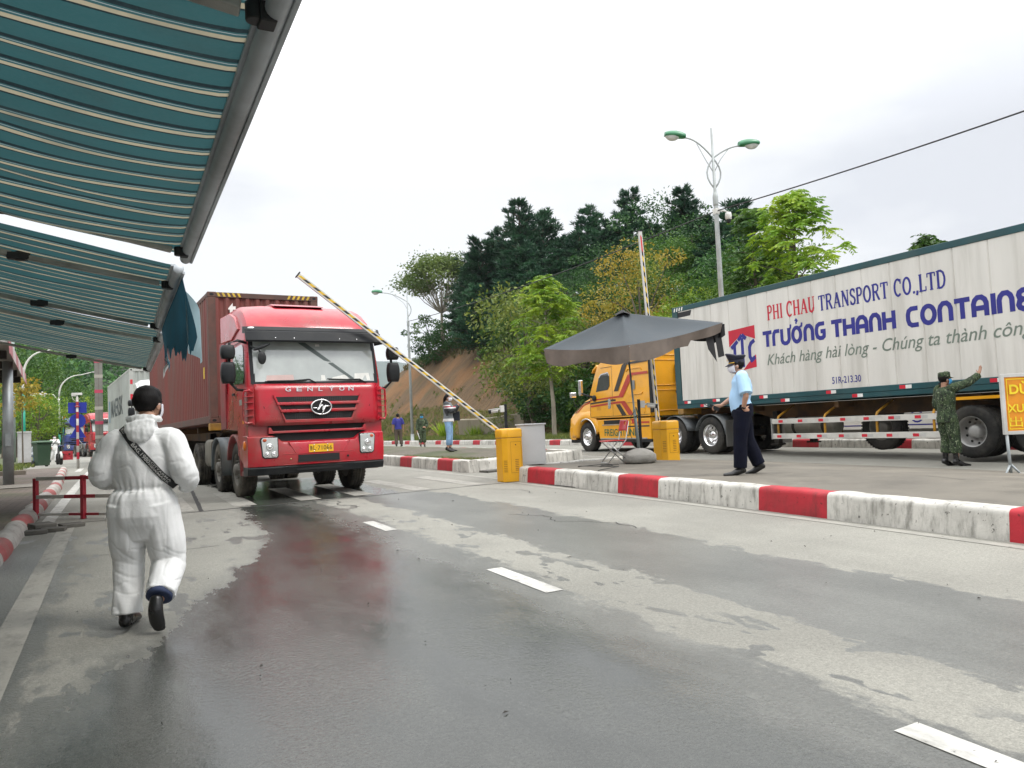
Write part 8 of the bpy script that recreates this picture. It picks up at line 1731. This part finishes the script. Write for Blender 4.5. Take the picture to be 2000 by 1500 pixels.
def compound(seed, H, trunk_h, rx, mat, n_tw, bark=BARKP, tr=.12, lean=0.0, z0=None):
    """a young street tree: drooping sprays of long leaflets"""
    rng = np.random.default_rng(seed); mb = MB(); top = Vector((lean, 0, H * .96)); mb.tube([(0, 0, -.3), (.03, 0, H * trunk_h * .5), (lean * .3, 0, H * trunk_h), (lean * .7, .05, H * .75), top], [tr * 1.2, tr, tr * .75, tr * .4, tr * .1], 12); C, D, T = [], [], []
    for i in range(n_tw):
        f = rng.uniform(0, 1) ** .85; z = H * (trunk_h * .98 + (1.0 - trunk_h) * f); a = rng.uniform(0, 6.283); r = rx * (math.sin(math.pi * min(1, .18 + .80 * f)) ** .7) * rng.uniform(.25, 1.0); s = Vector((lean * f * .8, 0, z - r * .35)); e = Vector((lean * f + r * math.cos(a), r * math.sin(a), z + rng.normal(0, .15)))
        if i % 2 == 0: mb.tube([s, s + (e - s) * .5 + Vector((0, 0, .12)), e], [.032, .02, .008], 5)
        bt = rng.uniform(.0, 1)
        for q in range(7):
            aa = rng.uniform(0, 6.283); d = np.array([math.cos(aa), math.sin(aa), rng.uniform(-.45, .35)]); L = rng.uniform(.45, .85); m = 12; tt = np.linspace(.15, 1, m); p = np.array(e) + d * L * tt[:, None] + np.array([0, 0, -.30])[None] * (tt ** 2)[:, None] * L
            sd = np.cross(d, [0, 0, 1.0]); sg = np.where(np.arange(m) % 2 == 0, 1, -1)[:, None]; dd = sd[None] * sg + d * .6 + np.array([0, 0, -.45]) + rng.normal(0, .2, (m, 3)); C.append(p + sd[None] * sg * .08); D.append(dd); T.append(np.full(m, bt) + rng.normal(0, .15, m))
    C = np.concatenate(C); n = len(C); Lg = rng.uniform(.18, .32, n); me = leaf_mesh("crown", C, np.concatenate(D), Lg, Lg * .36, np.concatenate(T), mat, rng); tm = mb.mesh("trunk"); tm.materials.append(bark); return tm, me
def plant(name, kind, p, sc, rz, label, cat="tree", group=None, stem="trunk"):
    t = empty(name, p, rz, label, cat, group); t.scale = (sc[0], sc[0], sc[1]) if hasattr(sc, "__len__") else (sc, sc, sc)
    for nm, me in zip((stem, "crown"), kind):
        o = bpy.data.objects.new(nm, me); COL.objects.link(o); o.parent = t
    return t
def img(px, py, d):                  # a point seen in that direction, d metres in front of us
    x, y = (px - 1000) / F_PX, -(py - 750) / F_PX; X = cr * x + sr * y; Y = -sr * x + cr * y
    r = Vector((X, cp - sp * Y, sp + cp * Y)); return r * (d / r.y) + Vector((0, 0, EYE))
def ground_at(x, y):
    u, v = UV(x, y); return .45 + hill_h(u, v) if v > 25 else zg(y) + (.19 if v > 18.6 or v < -4 else 0)
P1, P2, P3 = pine(1, 10.0), pine(2, 10.0, .27), pine(3, 10.0, .21)
B_MID = broadleaf(11, 8.0, (.62, .36, .36), 46, 125, .24, L_MID, .25); B_DK = broadleaf(12, 8.0, (.58, .40, .40), 52, 130, .24, L_DARK, .2); B_MID2 = broadleaf(13, 8.0, (.60, .33, .40), 44, 130, .25, L_MID, .22); B_OL = broadleaf(14, 8.0, (.60, .34, .38), 44, 115, .22, L_OLIVE, .22)
B_BR = broadleaf(15, 8.0, (.62, .36, .34), 44, 120, .24, L_BRIGHT, .25); B_OR = broadleaf(16, 8.0, (.58, .32, .40), 46, 210, .16, L_OR, .2, open_=.85)
BU_M = broadleaf(17, 2.6, (.45, .50, .40), 30, 70, .16, L_MID, .1, .05, rough=.9); BU_D = broadleaf(18, 2.6, (.45, .52, .42), 32, 70, .16, L_DARK, .1, .05, rough=.9); BU_O = broadleaf(19, 2.6, (.45, .50, .42), 30, 65, .15, L_OLIVE, .1, .05, rough=.9)
rng0 = random.Random(42)
def by_top(kindh, kind, px, py, d, name, label, grp, widen=1.0, hmin=3.0, hmax=17.0, z_off=0.0):
    q = img(px, py, d); g = ground_at(q.x, q.y); h = max(hmin, min(hmax, q.z - g)); s = h / kindh
    return plant(name, kind, Vector((q.x, q.y, q.z - h)), (max(.55, (s ** .75)) * widen, s), rng0.uniform(0, 6.28), label, "tree" if name != "bush" else "bush", grp, "trunk" if name != "bush" else "stem")
PG = "pines along the top of the wooded hill"
pines = [(912, 540, 88, "short dark pine at the left end of the hill crest beside the feathery tree"), (940, 470, 85, "dark pine on the hill crest second from the feathery tree"), (972, 452, 88, "broad pine on the hill crest just left of the tallest spire"), (1012, 398, 82, "tall pine spire at the left of the hill crest"), (1058, 418, 86, "pine on the hill crest just right of the tall spire"), (1098, 470, 80, "lower pine in the dip of the hill crest"), (1150, 412, 82, "bushy pine above the yellow leaved tree on the hill"), (1190, 436, 76, "pine between the bushy pine and the pointed one on the crest"), (1228, 376, 74, "pointed pine on the hill crest left of the upright boom tip"), (1332, 374, 66, "pine spire behind the rounded tree right of the upright boom"), (1376, 432, 62, "pine on the crest left of the two-armed lamp post"), (1436, 398, 56, "pine just right of the two-armed lamp post"), (985, 560, 76, "dark pine lower on the slope under the tall spire"), (1040, 520, 74, "dense pine lower on the slope right of the tall spire"), (1385, 470, 56, "loose pine behind the two-armed lamp post"), (930, 560, 80, "dark spreading pine at the upper right edge of the bare earth"), (1015, 470, 78, "second dark pine in front of the tall spire"), (1085, 490, 74, "dense pine below the dip of the hill crest"), (1130, 460, 78, "dark pine just left of the bushy pine"), (1270, 440, 70, "pine tucked behind the upright boom")]
for k, (px, py, d, lb) in enumerate(pines): by_top(10.0, (P1, P2, P3)[k % 3], px, py, d, "pine_tree", lb, PG, 1.5 if k not in (3, 8, 9) else 1.2, 5, 16)
BG = "broadleaf trees on the wooded hill"
bl = [(B_DK, 1290, 384, 68, "large rounded dark tree right of the upright boom on the crest"), (B_MID, 1340, 470, 60, "mid green tree below the pine spire right of the boom"), (B_DK, 1120, 530, 66, "dark green tree above the parasol on the slope"), (B_OR, 1240, 478, 47, "yellow orange leaved tree behind the upright boom"), (B_MID2, 1180, 545, 58, "green tree left of the yellow orange one"), (B_MID, 1310, 560, 50, "bright green tree right of the yellow orange one"), (B_MID2, 1375, 535, 46, "leafy tree at the lamp post behind the white container's front"), (B_DK, 1075, 600, 62, "shadowy tree behind the young street tree"), (B_MID, 995, 610, 72, "green tree on the slope below the dark pines"), (B_OL, 955, 600, 80, "olive tree at the top of the bare earth bank"), (B_DK, 1420, 500, 48, "dark tree right of the lamp post behind the container"), (B_OL, 1150, 640, 54, "olive green tree behind the parasol's top"), (B_BR, 1345, 590, 40, "fresh green low tree over the container's front corner"), (B_MID, 1480, 470, 42, "tree half hidden by the bright feathery tree at right"), (B_DK, 1230, 560, 60, "dark tree under the yellow orange crown"), (B_MID2, 1040, 560, 70, "green tree between the pines and the young street tree"), (B_DK, 1175, 480, 68, "dark rounded tree below the bushy pine"), (B_MID, 1110, 570, 60, "glossy green tree right behind the young street tree's crown"), (B_MID2, 1205, 610, 50, "green tree peeping over the parasol's peak"), (B_BR, 1290, 600, 42, "fresh green tree touching the right side of the parasol"), (B_MID, 1400, 570, 42, "fresh leafy tree at the foot of the two-armed lamp"), (B_DK, 1350, 430, 60, "dark tree filling the crest right of the pine spire"), (B_DK, 1440, 470, 46, "dark tree between the lamp post and the bright feathery tree"), (B_MID, 1270, 520, 52, "green tree behind the right half of the yellow orange crown"), (B_OL, 1022, 560, 54, "yellow olive tree just left of the young street tree"), (B_OL, 1130, 610, 50, "yellow olive tree just right of the young street tree"), (B_MID, 1290, 460, 58, "mid green tree under the large rounded crest tree"), (B_BR, 1370, 560, 44, "fresh yellow green tree left of the two-armed lamp's foot")]
for kd, px, py, d, lb in bl: by_top(8.0, kd, px, py, d, "broadleaf_tree", lb, BG, 1.05, 3, 13)
by_top(7.0, umbrella(31, 7.0, L_PALE), 858, 500, 92, "umbrella_tree", "pale feathery tree with fanned bare limbs at the left end of the hill", None, 1.0, 5, 10)
plant("street_tree", compound(32, 9.3, .40, 2.2, L_BRIGHT, 105, lean=-.25), Vector((2.29, 44, zg(44) + .19)), 1.0, .4, "young yellow green street tree with a straight pale trunk beside the parasol")
q = img(1545, 372, 35); plant("compound_leaved_tree", compound(33, 11.0, .32, 2.5, L_BRIGHT, 150, BARK, .16, .2), Vector((q.x, q.y, q.z - 11.0)), 1.0, 1.0, "large bright green feathery tree behind the white container")
q = img(1470, 400, 38); plant("compound_leaved_tree", compound(36, 8.6, .30, 1.7, L_MID, 90, BARK, .12, .2), Vector((q.x, q.y, q.z - 8.6)), 1.0, 2.0, "darker thin feathery tree against the left side of the bright one")
q = img(1815, 466, 34); plant("compound_leaved_tree", compound(34, 7.0, .55, 1.5, L_MID, 60, BARK, .12), Vector((q.x, q.y, q.z - 7.0)), 1.0, 1.0, "small tree whose tip shows above the roof of the white container")
SG = "bushes on the earth bank"
bush = [(BU_D, 880, 615, 92, "dark bush on the brow of the earth bank under the feathery tree"), (BU_D, 845, 640, 95, "dark scrub left of the feathery tree on the bank's brow"), (BU_D, 826, 690, 98, "dark bush at the left skyline of the earth bank"), (BU_M, 835, 610, 96, "leafy bush leaning out on the left skyline of the bank"), (BU_O, 915, 628, 90, "olive bush at the top edge of the bare earth"), (BU_M, 975, 655, 74, "green bush at the right edge of the bare earth, highest one"), (BU_O, 1003, 680, 66, "olive scrub halfway down the right edge of the bare earth"), (BU_D, 1035, 705, 60, "dark scrub beside the olive one on the slope"), (BU_M, 1052, 760, 56, "green bush low on the slope left of the street tree"), (BU_D, 1075, 735, 54, "dark bush behind the trunk of the street tree"), (BU_D, 1110, 745, 54, "dark bush right of the street tree's trunk"), (BU_M, 1100, 700, 56, "green bush under the left corner of the parasol"), (BU_D, 1140, 720, 50, "dark bush behind the nose of the yellow lorry"), (BU_M, 1160, 690, 48, "bush above the windscreen of the yellow lorry"), (BU_O, 985, 790, 58, "grassy yellow bush above the concrete wall"), (BU_M, 1120, 790, 50, "green bush low behind the yellow lorry's bonnet"), (BU_D, 1060, 680, 60, "dark bush under the crown of the street tree"), (BU_D, 1190, 650, 52, "dark bush above the yellow cab behind the parasol"), (BU_M, 1300, 610, 46, "bush behind the rear of the yellow cab"), (BU_D, 1260, 620, 48, "dark bush behind the parasol's top right"), (BU_D, 1200, 700, 47, "dark bush between the yellow cab and the slope"), (BU_M, 1030, 660, 64, "green bush left of the street tree's crown")]
for kd, px, py, d, lb in bush: by_top(2.6, kd, px, py, d, "bush", lb, SG, 1.3, 1.2, 4.6)
for px, py, d, lb in ((925, 757, 62, "tall tuft of green reed grass on the bank above the concrete wall"), (868, 770, 60, "small tuft of reeds behind the woman with the phone")):
    q = img(px, py, d); g = ground_at(q.x, q.y); rng = np.random.default_rng(int(px)); n = 260; dd = rng.normal(0, .38, (n, 3)); dd[:, 2] = 1; Lg = rng.uniform(.8, 1.7, n); C = rng.normal(0, .16, (n, 3)); C[:, 2] = 0; C = C + dd * Lg[:, None] * .45
    o = bpy.data.objects.new("reed_tuft", leaf_mesh("reed_tuft", C, dd, Lg, .06, rng.uniform(0, 1, n), L_BRIGHT, rng)); COL.objects.link(o); o.location = (q.x, q.y, g); tag(o, lb, "reeds")
def near_hill(name, n, seed, mat, L, cond, label, cat, up=.6):
    rng = np.random.default_rng(seed); C = []
    while len(C) < n:
        u, v = rng.uniform(-5, 100), 26 + 22 * rng.random() ** 1.3
        if cond(u, v, rng): C.append((v, u, .45 + hill_h(u, v)))
    C = np.array(C); D = rng.normal(0, 1, (n, 3)); D[:, 2] = np.abs(D[:, 2]) + up; Lg = L * rng.uniform(.5, 1.5, n); C[:, 2] += Lg * .3
    o = bpy.data.objects.new(name, leaf_mesh(name, C, D, Lg, Lg * .22, rng.uniform(0, 1, n), mat, rng)); COL.objects.link(o); road_frame(o); return tag(o, label, cat, kind='stuff')
def bare(u, v):
    h = hill_h(u, v); return u - 42 - h * 2.05 > -2 and h < 13.8
near_hill("undergrowth", 42000, 61, L_MID, .55, lambda u, v, r: not bare(u + 6 * mnoise.noise((u * .15, v * .15, 0)), v), "green undergrowth covering the hill right of the bare earth", "undergrowth")
near_hill("undergrowth", 9000, 62, L_STRAW, .7, lambda u, v, r: 9 < hill_h(u, v) and u > 62 or (not bare(u, v) and bare(u + 10, v)), "dry straw coloured scrub along the edge of the bare earth", "undergrowth", 1.0)
near_hill("undergrowth", 1500, 63, L_OLIVE, .4, lambda u, v, r: bare(u, v) and hill_h(u, v) < 5 and mnoise.noise((u * .3, v * .3, 4)) > .12, "sparse weeds at the foot of the bare earth bank", "undergrowth", 1.0)
# left: trees along the road, a sapling and the wooded hill
LT = "trees beyond the grey cabinet at the left"
for k, (kd, px, py, d, lb) in enumerate(((B_MID, 62, 672, 82, "tall leafy tree nearest the white curved lamp at the left"), (B_BR, 70, 765, 70, "low bright green tree behind the grey cabinet"), (B_MID2, 105, 735, 92, "green tree between the two curved lamps"), (B_BR, 128, 768, 98, "bright green tree by the red flag"), (B_MID, 172, 752, 112, "green tree behind the blue sign backs"), (B_DK, 35, 700, 90, "dark tree behind the canopy post"), (B_MID2, 205, 770, 125, "farthest green tree behind the banded pillar"), (B_MID, 5, 700, 75, "tree at the left edge behind the canopy"))):
    q = img(px, py, d); h = q.z - .5; plant("roadside_tree", kd, Vector((q.x, q.y, .5)), (h / 8.0 * (1.0 if h > 7 else 1.15), h / 8.0), k * 1.3, lb, "tree", LT)
q = img(43, 735, 41); plant("sapling", broadleaf(41, 4.5, (.80, .17, .20), 16, 60, .20, L_OR, .55, .035), Vector((q.x, q.y, q.z - 4.5)), 1.0, 0, "slim sapling with orange leaves beside the canopy post", "tree")
rng = np.random.default_rng(77); C, D, T, Ls = [], [], [], []
while len(C) < 900:
    x = rng.uniform(-190, 10); b = rng.random(); y = 146 + 120 * b; h = lerp_tab(x, LEFT_TAB); z = -1 + h * math.sin(min(1, b * 1.15) * math.pi / 2) ** .8
    if h < 1: continue
    r = rng.uniform(2.2, 4.5); m = 85; q = sph(rng, m); C.append(np.array([x, y, z + r * .9]) + q * np.array([r, r, r * 1.05]) * rng.uniform(.6, 1, (m, 1))); D.append(q + rng.normal(0, .7, (m, 3))); T.append(np.full(m, rng.uniform(0, 1)) + rng.normal(0, .15, m)); Ls.append(rng.uniform(.7, 1.7, m))
Lg = np.concatenate(Ls); o = bpy.data.objects.new("forest", leaf_mesh("forest", np.concatenate(C), np.concatenate(D), Lg, Lg * .6, np.concatenate(T), L_DARK, rng)); COL.objects.link(o); tag(o, "distant forest covering the hill at the far left", "forest", kind='stuff')
# ------------------------------------------------------------------ air: thin haze over the far hills
mb = MB(); mb.box(-2600, 900, -60, 4400, -4, 700); hz = mb.build("haze", [], None); hm_ = bpy.data.materials.new("haze"); hm_.use_nodes = True; nt = hm_.node_tree; nt.nodes.clear()
ho = nt.nodes.new("ShaderNodeOutputMaterial"); pv = nt.nodes.new("ShaderNodeVolumePrincipled"); pv.inputs["Color"].default_value = (.80, .88, .96, 1); pv.inputs["Density"].default_value = .00012; nt.links.new(pv.outputs[0], ho.inputs["Volume"]); hz.data.materials.append(hm_); tag(hz, kind='stuff')
